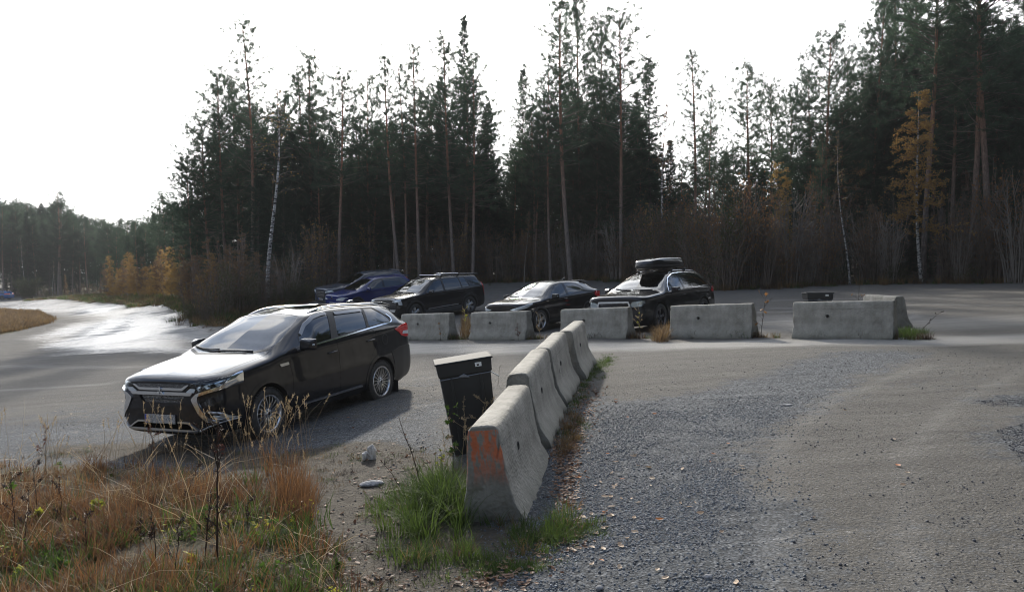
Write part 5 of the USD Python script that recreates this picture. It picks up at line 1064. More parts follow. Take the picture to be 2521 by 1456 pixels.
def trunk_path(H, rng, sway=.012, n=14):
    z = np.linspace(0, H, n); ph = rng.uniform(0, 6.28, 2); k = rng.uniform(.6, 1.6, 2)
    x = H * sway * (np.sin(z / H * 3.14 * k[0] + ph[0]) - np.sin(ph[0])); y = H * sway * (np.sin(z / H * 3.14 * k[1] + ph[1]) - np.sin(ph[1]))
    return np.stack([x, y, z], 1)
def along(path, t):
    i = np.clip(np.asarray(t) * (len(path) - 1), 0, len(path) - 1 - 1e-6); k = i.astype(int); f = (i - k)[..., None]
    return path[k] * (1 - f) + path[k + 1] * f

def pine(seed, H=18., crown=.5, reach=2.3, dens=1.0, sparse_top=False, r0=.17):
    rng = np.random.default_rng(seed); path = trunk_path(H, rng)
    tr = tube(path, np.linspace(1, .12, len(path)) ** .8 * r0, 7)
    limbs, nb, nd, nl = [], [], [], []
    nbr = int(104 * dens * (1 - crown) * 2 * H / 18); az = rng.uniform(0, 6.28)
    for i in range(nbr):
        t = crown + (1 - crown) * ((i + rng.uniform(0, .8)) / nbr); az += 2.4 + rng.normal() * .5
        u = (t - crown) / (1 - crown)
        L = reach * (.32 + 1.0 * math.sin(min(1, (1 - u) * 1.25 + .08) * math.pi * .62)) * rng.uniform(.45, 1.15)
        if sparse_top and u > .45: L *= rng.uniform(.5, 1.05)
        el = math.radians(rng.uniform(-12, 22) + 42 * u ** 1.5)
        p0 = along(path, t); d = np.array([math.cos(az) * math.cos(el), math.sin(az) * math.cos(el), math.sin(el)])
        s = np.linspace(0, 1, 5)[:, None]; q = p0 + d * s * L + np.array([0, 0, 1]) * (s ** 2) * L * rng.uniform(-.10, .22) + rng.normal(size=(5, 3)) * .04 * s
        limbs.append(tube(q, np.linspace(.032, .008, 5) * (.5 + .5 * L / reach), 3, False))
        if rng.random() < .10 and u < .3: continue
        nc = max(3, int(L / .24 * (1.0 if not sparse_top else .75)))
        for k in range(nc):
            st = rng.uniform(.28, 1.03); c = along(q, min(st, 1)) + rng.normal(size=3) * [.20, .20, .10] * (.5 + .5 * L / reach)
            m = int(rng.integers(22, 36))
            dd = rng.normal(size=(m, 3)) + d * .9 + [0, 0, .55]
            nb.append(np.repeat(c[None], m, 0) + rng.normal(size=(m, 3)) * .06); nd.append(dd); nl.append(rng.uniform(.11, .22, m))
        if rng.random() < .6:       # side shoot
            e = along(q, .6); d2 = unit(d + rng.normal(size=3) * .6); limbs.append(tube([e, e + d2 * L * .35], [.012, .005], 3, False))
            for k in range(max(1, nc // 3)):
                c = e + d2 * L * rng.uniform(.15, .42) + rng.normal(size=3) * .1; m = 16
                nb.append(np.repeat(c[None], m, 0) + rng.normal(size=(m, 3)) * .06); nd.append(rng.normal(size=(m, 3)) + d2 + [0, 0, .5]); nl.append(rng.uniform(.13, .26, m))
    dead = []
    for i in range(int(14 * crown * 2)):
        t = rng.uniform(.18, crown); a = rng.uniform(0, 6.28); L = rng.uniform(.3, 1.5); p0 = along(path, t)
        d = np.array([math.cos(a), math.sin(a), rng.uniform(-.25, .2)]); q = [p0, p0 + d * L * .6 + rng.normal(size=3) * .05, p0 + d * L + [0, 0, rng.uniform(-.2, .15)]]
        dead.append(tube(q, [.022, .014, .005], 3, False))
    base = np.vstack(nb)
    return tr, arr(*limbs, *dead), needles(base, np.vstack(nd), np.concatenate(nl), rng.uniform(.024, .042, len(base)), rng)

def spruce(seed, H=16., start=.06, reach=2.2, dens=1.0, r0=.16):
    rng = np.random.default_rng(seed); path = trunk_path(H, rng, .004)
    tr = tube(path, np.linspace(1, .06, len(path)) * r0, 7)
    limbs, nb, nd, nl = [], [], [], []; az = 0
    n = int(190 * dens * H / 16)
    for i in range(n):
        u = ((i + rng.random()) / n) ** .9; t = start + (1 - start) * u; az += 2.4 + rng.normal() * .4
        L = reach * ((1 - u) ** .7 * .95 + .06) * rng.uniform(.45, 1.2); el = math.radians(-14 + 45 * u ** 2 + rng.normal() * 6)
        p0 = along(path, t); h = np.array([math.cos(az), math.sin(az), 0]); s = np.linspace(0, 1, 5)[:, None]
        q = p0 + h * s * L * math.cos(el) + np.array([0, 0, 1]) * (s * L * math.sin(el) + (s ** 2.2) * L * .16 - s * (1 - s) * L * .25)
        limbs.append(tube(q, np.linspace(.028, .006, 5) * (.4 + .6 * (1 - u)), 3, False))
        side = np.array([-h[1], h[0], 0])
        m = int(40 * (.35 + L / reach))
        st = rng.uniform(.12, 1.04, m); c = np.stack([along(q, min(x, 1)) for x in st]); w = (1.05 - st) * L * .34 * rng.uniform(-1, 1, m) + .0
        c = c + side * w[:, None] - np.array([0, 0, 1]) * np.abs(w)[:, None] * .3
        for rep in range(3):
            nb.append(c + rng.normal(size=(m, 3)) * [.06, .06, .05]); nd.append(h * .55 + side * np.sign(w)[:, None] * .6 + [0, 0, -.75 + .6 * u] + rng.normal(size=(m, 3)) * .42); nl.append(rng.uniform(.12, .28, m))
    base = np.vstack(nb)
    return tr, arr(*limbs), needles(base, np.vstack(nd), np.concatenate(nl), rng.uniform(.035, .065, len(base)), rng)

def broadleaf(seed, H=12., leafn=3000, crown=.3, reach=1.7, lean=.03, leaf=.075, r0=.11, droop=.3, stems=1, nlimb=46):
    rng = np.random.default_rng(seed); trunks, limbs, lb = [], [], []
    for s_ in range(stems):
        path = trunk_path(H * (1 if s_ == 0 else rng.uniform(.6, .95)), rng, .02)
        a = rng.uniform(0, 6.28); path[:, :2] += np.array([math.cos(a), math.sin(a)]) * (path[:, 2:] * (lean if stems == 1 else rng.uniform(.05, .2)))
        hh = path[-1, 2]
        trunks.append(tube(path, np.linspace(1, .07, len(path)) * r0 * (1 if stems == 1 else .6), 6))
        for i in range(int(nlimb / stems ** .5)):
            t = crown + (1 - crown) * rng.random() ** .85; u = (t - crown) / (1 - crown); az = rng.uniform(0, 6.28)
            L = reach * (1 - .75 * u) * rng.uniform(.5, 1.1); el = math.radians(rng.uniform(20, 60))
            d = np.array([math.cos(az) * math.cos(el), math.sin(az) * math.cos(el), math.sin(el)]); s = np.linspace(0, 1, 5)[:, None]
            p0 = along(path, t); q = p0 + d * s * L + np.array([0, 0, -1]) * s ** 2 * L * droop + rng.normal(size=(5, 3)) * .05 * s
            limbs.append(tube(q, np.linspace(.022, .006, 5), 3, False))
            for k in range(5):
                e = along(q, rng.uniform(.3, 1)); d2 = unit(d + rng.normal(size=3) * .7) * rng.uniform(.2, .7) * L * .6
                tw = np.stack([e, e + d2 * .6, e + d2 + [0, 0, -droop * .25]]); limbs.append(tube(tw, [.008, .006, .004], 3, False)); lb.append(tw)
            lb.append(q)
    segs = np.concatenate([np.stack([x[:-1], x[1:]], 1) for x in lb]); ln = np.linalg.norm(segs[:, 1] - segs[:, 0], axis=1)
    k = rng.choice(len(segs), leafn, p=ln / ln.sum()); f = rng.random((leafn, 1))
    base = segs[k, 0] * (1 - f) + segs[k, 1] * f + rng.normal(size=(leafn, 3)) * .055 - np.array([0, 0, .04])
    return arr(*trunks), arr(*limbs), leaves(base, rng.uniform(.7, 1.3, leafn) * leaf, rng)

def shrub(seed, H=3., stems=26, spread=1.1, leafn=700, leaf=.07, upright=.75, r0=.011):
    rng = np.random.default_rng(seed); st, lb = [], []
    for i in range(stems):
        a = rng.uniform(0, 6.28); b = np.array([math.cos(a), math.sin(a), 0]) * rng.random() ** .6 * spread * .35; h = H * rng.uniform(.5, 1.05); out = rng.uniform(.2, 1) * spread * (1 - upright * .5)
        s = np.linspace(0, 1, 6)[:, None]; q = b + np.array([math.cos(a), math.sin(a), 0]) * s ** 1.4 * out + np.array([0, 0, 1]) * s * h + rng.normal(size=(6, 3)) * .05 * s
        st.append(tube(q, np.linspace(1.25, .45, 6) * r0, 3, False)); lb.append(q)
        for k in range(6):
            e = along(q, rng.uniform(.25, .95)); d = unit(np.array([math.cos(a), math.sin(a), 1.1]) + rng.normal(size=3) * .8) * rng.uniform(.15, .40) * h * .6
            tw = np.stack([e, e + d * .5 + rng.normal(size=3) * .03, e + d]); st.append(tube(tw, np.array([.7, .55, .4]) * r0, 3, False)); lb.append(tw)
    segs = np.concatenate([np.stack([x[:-1], x[1:]], 1) for x in lb]); zc = segs[:, :, 2].mean(1); wgt = np.linalg.norm(segs[:, 1] - segs[:, 0], axis=1) * (.25 + zc / H)
    k = rng.choice(len(segs), leafn, p=wgt / wgt.sum()); f = rng.random((leafn, 1))
    base = segs[k, 0] * (1 - f) + segs[k, 1] * f + rng.normal(size=(leafn, 3)) * .06
    return arr(*st), leaves(base, rng.uniform(.6, 1.3, leafn) * leaf, rng)

class Kind:
    def __init__(self, name, parts, H):
        self.path = proto(name).GetPath(); self.H = H
        for pn, mesh, mt, sm in parts: obj(pn, mesh, M(mt), str(self.path), sm)
PINES, SPRUCES, BIRCHES, SHRUBS = {}, {}, {}, {}
for i, kw in enumerate([dict(crown=.42, reach=2.4), dict(crown=.46, reach=2.3, sparse_top=True), dict(crown=.34, reach=2.8, dens=1.0), dict(crown=.50, reach=2.4), dict(crown=.28, reach=3.0, dens=1.0), dict(crown=.42, reach=2.1, sparse_top=True), dict(crown=.36, reach=2.4, dens=.9), dict(crown=.22, reach=2.7, dens=1.0)]):
    t, l, f = pine(100 + i, **kw); PINES[i] = Kind(f'pine_{"abcdefgh"[i]}', [('trunk', t, 'pine_bark', 60), ('branches', l, 'twig_brown', False), ('crown', f, 'pine_needles', False)], 18.)
for i, kw in enumerate([dict(reach=2.6), dict(reach=2.1, dens=.9), dict(reach=3.1, dens=1.1), dict(reach=2.1, start=.2, dens=.7), dict(reach=2.5, start=.12)]):
    t, l, f = spruce(200 + i, **kw); SPRUCES[i] = Kind(f'spruce_{"abcde"[i]}', [('trunk', t, 'spruce_bark', 60), ('branches', l, 'twig_brown', False), ('crown', f, 'spruce_needles', False)], 16.)
for i, (kw, bk, lf) in enumerate([(dict(leafn=10000, crown=.22, reach=2.7, nlimb=90, leaf=.09, droop=.6), 'birch_bark', 'birch_leaves'), (dict(leafn=900, crown=.45, reach=1.5), 'birch_bark', 'orange_leaves'), (dict(leafn=260, crown=.5, reach=1.6, lean=.02), 'birch_bark', 'birch_leaves'), (dict(leafn=7500, crown=.10, reach=1.6, H=7., r0=.05, stems=3, nlimb=80), 'twig_grey', 'brown_leaves'), (dict(leafn=9000, crown=.08, reach=1.6, H=7., r0=.05, stems=3, nlimb=90), 'twig_grey', 'birch_leaves'), (dict(leafn=3200, crown=.25, reach=1.6, H=9., r0=.06, nlimb=60), 'twig_grey', 'brown_leaves')]):
    t, l, f = broadleaf(300 + i, **kw); BIRCHES[i] = Kind(f'birch_{"abcdef"[i]}', [('trunk', t, bk, 60), ('branches', l, 'twig_brown', False), ('crown', f, lf, False)], kw.get('H', 12.))
for i, (kw, tw, lf) in enumerate([(dict(leafn=120), 'twig_brown', 'orange_leaves'), (dict(leafn=700), 'twig_brown', 'orange_leaves'), (dict(leafn=1500, spread=1.6), 'twig_brown', 'olive_leaves'), (dict(leafn=60, stems=34), 'twig_grey', 'orange_leaves'), (dict(leafn=6500, stems=90, H=2.6, spread=1.5, upright=.35, leaf=.11), 'twig_brown', 'olive_leaves'), (dict(leafn=1100, H=1.3, spread=1.2, leaf=.06), 'twig_brown', 'olive_leaves'), (dict(leafn=420, H=3.6, stems=12, spread=.7), 'twig_brown', 'birch_leaves')]):
    s, f = shrub(400 + i, **kw); SHRUBS[i] = Kind(f'shrub_{"abcdefg"[i]}', [('stems', s, tw, False), ('foliage', f, lf, False)], kw.get('H', 3.))

rng = np.random.default_rng(7)
def plant(kind, name, label, cat, x, y, H, group=None, width=1.0, lean=(0, 0), yaw=None):
    s = H / kind.H; a = rng.uniform(0, 6.28) if yaw is None else yaw
    L = np.eye(3); L[0, 2], L[1, 2] = lean
    return copy_of(kind.path, name, label, cat, L @ rotz(a), (x, y, float(ground_z(x, y)) - .05), group, scale=(s * width, s * width, s))
def planted(kind, name, label, cat, px, py_top, y, group=None, width=1.0, top_px=None, **kw):
    """stands at distance y in line with px, its top at py_top"""
    x = (px - CX) / FPX * y; r = ray(px, py_top); top = CAM_Z + y * r[2] / r[1]
    g = float(ground_z(x, y)); H = top - g
    lean = ((top_px - px) / FPX * y / H, 0) if top_px is not None else (0, 0)
    return plant(kind, name, label, cat, x, y, H, group, width, lean, **kw)
# ------------------------------------------------------------------ the forest edge, tree by tree: (kind, variant, foot px, top px, top py, distance, width, label)
TREES = [
 ('p', 4, 478, 470, 395, 50, 1.0, 'short broad pine at the left end of the dense tree group'),
 ('p', 2, 520, 505, 300, 50, 1.0, 'bushy pine second from the left end of the dense tree group'),
 ('p', 0, 560, 545, 190, 51, .95, 'leaning pine left of the tallest tree of the left tree group'),
 ('p', 1, 620, 600, 62, 48, .9, 'tallest pine of the left tree group, bare reddish trunk, thin top'),
 ('p', 7, 585, 580, 205, 53, .9, 'dense pine close behind the tallest tree of the left group'),
 ('b', 2, 658, 640, 205, 42, 1.35, 'white birch with a mottled trunk right of the tallest left pine'),
 ('p', 6, 712, 700, 240, 53, 1.0, 'pine between the white birch and the twin pines behind the grey SUV'),
 ('p', 5, 745, 740, 185, 51, .9, 'left one of two close pines rising behind the grey-blue SUV'),
 ('p', 0, 772, 766, 145, 50, .9, 'right one of two close pines rising behind the grey-blue SUV'),
 ('p', 3, 833, 832, 190, 46, .95, 'pine with a pale bare trunk and dead side branches behind the grey SUV'),
 ('p', 6, 917, 905, 195, 50, .8, 'slender pine behind the blue hatchback'),
 ('p', 5, 985, 948, 140, 46, .85, 'strongly leaning thin pine behind the car with roof bars'),
 ('p', 1, 1002, 978, 165, 47, .7, 'thin pine standing close right of the strongly leaning pine'),
 ('p', 5, 1033, 1022, 112, 46, .8, 'straight bare-trunked pine with a sparse top above the roof bars'),
 ('p', 6, 1118, 1100, 95, 47, .85, 'pine with bent reddish trunk left of the tall spruce'),
 ('s', 1, 1148, 1143, 40, 55, .85, 'tall dense spruce, highest tree above the car with roof bars'),
 ('p', 6, 1163, 1160, 150, 46, .85, 'pine with a straight orange trunk in front of the tall spruce'),
 ('s', 0, 1205, 1200, 255, 52, 1.0, 'broad spruce right of the tall spruce, beside the gap of sky'),
 ('s', 4, 1085, 1085, 190, 56, .9, 'spruce filling the space left of the tall spruce'),
 ('s', 2, 1292, 1288, 170, 54, .8, 'wide spruce right of the gap of sky above the crossover'),
 ('p', 6, 1355, 1345, 165, 48, .8, 'pine with a dull brown trunk above the black crossover'),
 ('p', 5, 1405, 1372, 5, 46, 1.0, 'thick leaning pine with forked bare top above the black crossover'),
 ('p', 4, 1432, 1420, 0, 52, .7, 'very tall pine reaching the upper edge right of the forked pine'),
 ('p', 6, 1478, 1470, 60, 53, .75, 'tall pine between the forked pine and the slim red pine'),
 ('p', 3, 1528, 1530, 50, 47, .9, 'slim pine with a straight red trunk left of the roof box'),
 ('s', 3, 1600, 1597, 140, 50, 1.0, 'dark pointed spruce rising just left of the roof box'),
 ('s', 4, 1570, 1566, 230, 55, .9, 'spruce behind the dark pointed spruce'),
 ('b', 1, 1628, 1648, 250, 48, .9, 'half-bare birch with forked pale stems behind the roof box'),
 ('p', 5, 1706, 1700, 130, 48, .85, 'thin conifer with feathery top standing alone above the roof box'),
 ('p', 1, 1752, 1746, 215, 50, .55, 'very thin bare conifer right of the feathery one'),
 ('p', 0, 1852, 1842, 165, 49, .9, 'open-crowned pine above the gap right of the roof-box car'),
 ('p', 2, 1895, 1890, 215, 54, .8, 'small-topped pine right of the open-crowned pine'),
 ('p', 4, 1940, 1935, 235, 55, .8, 'round-topped pine between the open-crowned and the bushy pine'),
 ('p', 2, 1990, 1985, 185, 54, .75, 'pointed pine left of the bushy pine over the fifth barrier'),
 ('p', 2, 2035, 2030, 90, 48, 1.0, 'bushy full-crowned pine standing over the fifth barrier'),
 ('p', 7, 2085, 2080, 150, 55, .7, 'pine close behind the bushy full-crowned pine'),
 ('b', 2, 2092, 2070, 325, 41, .8, 'thin white-stemmed birch over the right end of the fifth barrier'),
 ('p', 5, 2020, 2018, 330, 45, .6, 'thin grey-stemmed pine left of the thin white birch'),
 ('p', 7, 2150, 2150, 15, 50, .8, 'tall dense pine left of the yellow birch'),
 ('p', 4, 2200, 2195, -60, 52, .7, 'tall pine behind the yellow birch, left one'),
 ('p', 3, 2272, 2262, -120, 44, 1.0, 'tall pine with an orange trunk inside the yellow birch crown'),
 ('b', 0, 2268, 2235, 225, 41, 1.15, 'yellow-leaved birch with white lower trunk near the right edge'),
 ('p', 7, 2250, 2250, -150, 53, .7, 'tall dense pine behind the yellow birch, right one'),
 ('p', 6, 2335, 2330, -60, 47, .8, 'dark-stemmed pine right of the yellow birch'),
 ('p', 5, 2385, 2385, -180, 44, 1.0, 'grey bare-trunked pine right of the broken stump'),
 ('p', 3, 2432, 2425, -220, 43, 1.1, 'thick red-trunked pine with a crooked stem near the right edge'),
 ('p', 4, 2545, 2545, -80, 46, .8, 'dark pine cut by the right edge of the picture'),
 ('s', 2, 2500, 2500, 300, 43, .9, 'broad dark spruce low at the right edge'),
 ('s', 0, 2590, 2590, 220, 45, 1.0, 'dark spruce just beyond the right edge')]
KIND = {'p': (PINES, 'pine_tree', 'pine'), 's': (SPRUCES, 'spruce_tree', 'spruce'), 'b': (BIRCHES, 'birch_tree', 'birch')}
for k, v, fx, txp, ty, y, w, lab in TREES:
    K, nm, ct = KIND[k]
    planted(K[v], nm, lab, ct, fx, ty, y, 'trees at the forest edge', w * 1.0, top_px=txp)

# filling: dark trees deeper in the forest, tops kept under the front ones
def skyline(px):
    xs = [430, 480, 520, 600, 660, 700, 760, 830, 880, 960, 1010, 1060, 1100, 1160, 1210, 1240, 1290, 1340, 1420, 1480, 1560, 1610, 1650, 1700, 1750, 1800, 1850, 1900, 1960, 2040, 2090, 2140, 2200, 2560]
    ys = [470, 420, 340, 250, 270, 290, 250, 290, 270, 300, 300, 240, 220, 200, 310, 330, 260, 240, 200, 220, 250, 260, 330, 290, 330, 330, 270, 290, 280, 240, 260, 140, 60, 40]
    return float(np.interp(px, xs, ys))
r2 = np.random.default_rng(17)
for px in np.arange(470, 2620, 26.):
    for row, (y0, low) in enumerate(((52, 1.0), (59, .9), (66, .75))):
        q = px + r2.uniform(-14, 14); y = y0 + r2.uniform(-3, 3) + (6 if q < 620 else 0); ty = skyline(q) + r2.uniform(0, 1) ** 1.3 * (150, 210, 120)[row]
        open_ = 1640 < q < 1960
        if open_ and row < 2: ty = max(ty, 300) + r2.uniform(0, 120)
        sp = r2.random() < (.25, .35, 1.0)[row]
        if row == 2: ty = max(ty + 60, 330 + r2.uniform(0, 70)) + (70 if open_ else 0)
        K, nm, ct = KIND['s' if sp else 'p']
        v = int(r2.choice([0, 2, 4])) if row == 2 else int(r2.integers(0, len(K)))
        planted(K[v], nm, f'dark {ct} deep in the forest behind the front row of trees', ct, q, ty, y, f'dark {ct} trees deep in the forest', r2.uniform(.9, 1.25) if row < 2 else r2.uniform(1.7, 2.2))
# young spruces under the trees, along the edge
edge = np.array(FLOOR_EDGE)
def edge_at(px):
    pxs = [455, 520, 640, 770, 900, 1190, 1300, 1480, 1600, 1760, 1850, 2100, 2300, 2520]
    return np.interp(px, pxs, edge[:, 1])
for px in np.arange(640, 2600, 27.):
    q = px + r2.uniform(-10, 10); y = edge_at(q) + r2.uniform(4, 9)
    ty = r2.uniform(430, 600) if not 1640 < q < 2150 else r2.uniform(470, 620)
    planted(SPRUCES[int(r2.choice([0, 2, 4]))], 'young_spruce', 'young dark spruce in the undergrowth along the forest edge', 'spruce', q, ty, y, 'young spruces in the undergrowth', r2.uniform(1.1, 1.5))
# bare and leafy shrubs along the edge
for px in np.arange(560, 2560, 17.):
    q = px + r2.uniform(-9, 9); y = edge_at(q) + r2.uniform(.6, 4.5); v = int(r2.choice([0, 3, 3, 0, 1, 2, 5, 6])) if q > 1560 else int(r2.choice([0, 3, 2, 1, 6, 0, 5]))
    if (625 < q < 690 and y < 45) or 2225 < q < 2305 or 2065 < q < 2110: continue
    plant(SHRUBS[v], 'shrub', {0: 'bare brown shrub with a few rusty leaves along the forest edge', 1: 'rusty-leaved shrub along the forest edge', 2: 'olive-green shrub along the forest edge', 3: 'bare grey-twigged thicket along the forest edge', 5: 'low olive shrub along the forest edge', 6: 'slender shrub with yellow leaves along the forest edge'}[v], 'shrub', (q - CX) / FPX * y, y, SHRUBS[v].H * r2.uniform(.75, 1.35), {0: 'bare brown shrubs', 1: 'rusty shrubs', 2: 'olive shrubs', 3: 'bare thickets', 5: 'low olive shrubs', 6: 'slender yellow shrubs'}[v])
for px in np.arange(1000, 2560, 20.):
    q = px + r2.uniform(-10, 10); y = edge_at(q) + r2.uniform(.4, 2.5); v = int(r2.choice([0, 3, 0, 1]))
    if 2215 < q < 2315 or 2060 < q < 2115: continue
    plant(SHRUBS[v], 'shrub', {0: 'bare brown shrub with a few rusty leaves along the forest edge', 1: 'rusty-leaved shrub along the forest edge', 3: 'bare grey-twigged thicket along the forest edge'}[v], 'shrub', (q - CX) / FPX * y, y, SHRUBS[v].H * (r2.uniform(.7, 1.1) if q < 1560 else r2.uniform(1.1, 1.9)), {0: 'bare brown shrubs', 1: 'rusty shrubs', 3: 'bare thickets'}[v], .8)
for px in np.arange(1600, 1800, 13.):
    q = px + r2.uniform(-6, 6); y = edge_at(q) + r2.uniform(.2, 2.0); v = int(r2.choice([1, 2, 2, 6]))
    plant(SHRUBS[v], 'shrub', {1: 'rusty-leaved shrub along the forest edge', 2: 'olive-green shrub along the forest edge', 6: 'slender shrub with yellow leaves along the forest edge'}[v], 'shrub', (q - CX) / FPX * y, y, r2.uniform(3.0, 4.6), {1: 'rusty shrubs', 2: 'olive shrubs', 6: 'slender yellow shrubs'}[v], 1.0)
SMALL = [(5, 1290, 520, 46, 'slender young tree with ochre leaves behind the black crossover'), (5, 1000, 560, 45, 'young tree with orange leaves behind the car with roof bars'), (3, 1680, 480, 44, 'rusty bushy young tree behind the roof box'), (3, 1740, 520, 42, 'brown bushy young tree right of the roof box'), (4, 1930, 400, 47, 'brown-leaved young birch left of the bushy full-crowned pine'), (5, 1990, 330, 47, 'tall brown-leaved birch below the bushy full-crowned pine'), (3, 2150, 420, 46, 'brown-leaved tree left of the yellow birch'), (3, 2060, 300, 50, 'brown-crowned tree behind the bushy full-crowned pine')]
for v, px, ty, y, lab in SMALL: planted(BIRCHES[v], 'young_tree', lab, 'tree', px, ty, y, 'small leafy trees at the forest edge', 1.0)
# thicket at the left end of the group, beside the track
LEFT = [(3, 470, 590, 40, 'rust-leaved thicket at the left foot of the tree group'), (3, 520, 575, 39, 'second rust-leaved thicket beside the track, under the left pines'), (3, 570, 590, 38, 'rust-leaved thicket left of the white birch'), (4, 505, 620, 37.5, 'ochre-leaved thicket closest to the wet track'), (3, 600, 560, 42, 'tall rust-leaved thicket beside the white birch')]
for v, px, ty, y, lab in LEFT: planted(BIRCHES[v], 'thicket', lab, 'thicket', px, ty, y, 'thickets at the left foot of the forest', 1.25)
ORANGE = [(268, 640, 78, 'leftmost orange birch of the row beside the far track'), (284, 628, 77, 'second birch from the left of the orange row beside the far track'), (298, 620, 75, 'golden-tipped birch, third of the orange row'), (313, 634, 74, 'rust-brown birch, fourth of the orange row'), (327, 626, 73, 'birch with yellow top, fifth of the orange row'), (342, 618, 72, 'golden birch in the middle of the orange row'), (357, 624, 71, 'rust-brown birch just right of the middle of the orange row'), (371, 612, 69, 'golden birch before the tallest of the orange row'), (386, 606, 68, 'pale-topped birch left of the tallest orange birch'), (404, 598, 66, 'tallest orange birch of the row beside the far track'), (420, 606, 64, 'birch right of the tallest orange birch'), (440, 612, 60, 'rightmost orange birch of the row, next to the thicket')]
for i, (px, ty, y, lab) in enumerate(ORANGE): planted(BIRCHES[3 if i % 3 == 0 else 4], 'orange_birch', lab, 'birch', px, ty, y, 'orange young birches beside the far track', 1.15)
for i in range(26):
    px = r2.uniform(455, 765); y = edge_at(px) + r2.uniform(-.5, 1.5); v = int(r2.choice([5, 5, 2, 0]))
    plant(SHRUBS[v], 'shrub', 'low green and brown scrub between the wet track and the left trees', 'shrub', (px - CX) / FPX * y, y, SHRUBS[v].H * r2.uniform(.6, 1.0), 'low scrub beside the wet track')
# far forest on the left
for row, y in enumerate((140, 150, 162, 176)):
    for px in np.arange(-140, 480, 17.):
        q = px + r2.uniform(-8, 8); top = float(np.interp(q, [-140, 0, 70, 140, 200, 320, 400, 460, 500], [470, 490, 505, 500, 535, 545, 515, 500, 470])) + r2.uniform(-8, 26) + (row == 0) * 18
        K, nm, ct = KIND['s' if r2.random() < .4 else 'p']; yy = y + r2.uniform(-4, 4) - float(np.interp(q, [230, 330], [0, 52]))
        planted(K[int(r2.integers(0, len(K)))], nm, f'distant {ct} in the forest beyond the far track', ct, q, top, yy, f'distant {ct} trees beyond the far track', 1.15)
for px, ty, y, lab in [(142, 475, 136, 'distant tall pine sticking out above the far forest'), (150, 498, 137, 'distant pine beside the tallest one of the far forest'), (408, 480, 80, 'lone pine where the far forest meets the near tree group'), (425, 505, 78, 'smaller pine where the far forest meets the near tree group')]:
    planted(PINES[1 if ty < 480 else 2], 'pine_tree', lab, 'pine', px, ty, y, 'pines standing out of the far forest', 1.1)
for px, ty, lab in [(237, 590, 'distant birch with a thin white stem, left of the orange birches'), (62, 580, 'distant white-stemmed birch behind the round bush'), (128, 640, 'distant small birch by the far track')]:
    planted(BIRCHES[2], 'birch_tree', lab, 'birch', px, ty, 133, 'distant birches', .7)
planted(BIRCHES[2], 'birch_tree', 'leaning pale birch stem at the left edge above the far car', 'birch', 8, 640, 132, None, .8, top_px=-10)
planted(BIRCHES[5], 'young_tree', 'small rust-leaved tree alone on the grass bank', 'tree', 163, 675, 84, None, .9)
planted(SHRUBS[4], 'round_bush', 'round olive bush beside the far blue car', 'bush', 66, 682, 122, None, 1.0)
for px, ty, y in ((100, 700, 112), (115, 704, 110), (190, 690, 96), (215, 695, 96), (240, 690, 94)):
    planted(SHRUBS[int(r2.choice([1, 0, 2]))], 'shrub', 'small shrub at the foot of the far forest', 'shrub', px, ty, y, 'small shrubs at the foot of the far forest', 1.5)
# the wood behind the photographer, mirrored in the windows and lacquer of the cars
for px, y in [(x, -r2.uniform(10, 21)) for x in np.arange(-34, 44, 2.6)]:
    K, nm, ct = KIND['s' if r2.random() < .45 else 'p']
    plant(K[int(r2.integers(0, len(K)))], nm, f'{ct} in the wood behind the photographer, mirrored in the cars', ct, px + r2.uniform(-1.5, 1.5), y, r2.uniform(13, 20), f'{ct} trees behind the photographer', 1.4)
# the forest goes on to the right, outside the picture
for k in range(16):
    py = 10 + 1.25 * k + r2.uniform(-.5, .5); px = .68 * py + 4.0 + r2.uniform(.5, 4)
    plant(PINES[int(r2.choice([2, 4, 7, 4, 7, 0]))] if k % 3 else SPRUCES[int(r2.choice([0, 2]))], 'pine_tree' if k % 3 else 'spruce_tree', 'tall conifer close right of the picture, mirrored in the car windows', 'pine' if k % 3 else 'spruce', px, py, r2.uniform(16, 21), 'tall conifers close right of the picture', 1.15)
for k in range(26):
    py = r2.uniform(27, 46); px = .70 * py + 2.5 + r2.uniform(0, 13)
    plant(SPRUCES[int(r2.choice([0, 2, 4]))], 'spruce_tree', 'dense low spruce right of the picture, mirrored in the cars', 'spruce', px, py, r2.uniform(7, 13), 'dense low spruces right of the picture', 1.7)
for k in range(34):
    t = r2.random(); px = 31 - 5 * math.sin(t * 3) + r2.uniform(0, 9); py = 33 - 46 * t
    if px < .68 * py + 5: px = .68 * py + 6
    K, nm, ct = KIND['s' if r2.random() < .5 else 'p']
    plant(K[int(r2.integers(0, len(K)))], nm, f'{ct} right of the car park, mirrored in the cars', ct, px, py, r2.uniform(10, 18), f'{ct} trees right of the car park', 1.3)
# broken stump
sx, sy = (2313 - CX) / FPX * 41.5, 41.5; sz = float(ground_z(sx, sy))
st = thing('broken_stump', 'broken grey tree stump right of the yellow birch', 'stump', None, (sx, sy, sz))
prof = np.linspace(0, 3.7, 10); obj('trunk', tube(np.c_[np.sin(prof) * .03, np.zeros(10), prof], np.linspace(.20, .14, 10), 9), M('spruce_bark'), st, 60)
obj('jagged_top', arr(*[tube([(.09 * math.cos(a), .09 * math.sin(a), 3.6), (.10 * math.cos(a), .10 * math.sin(a), 3.8 + .3 * k)], [.05, .008], 4) for a, k in ((0, .2), (1.5, .9), (2.9, .4), (4.4, .6))]), M('spruce_bark'), st)
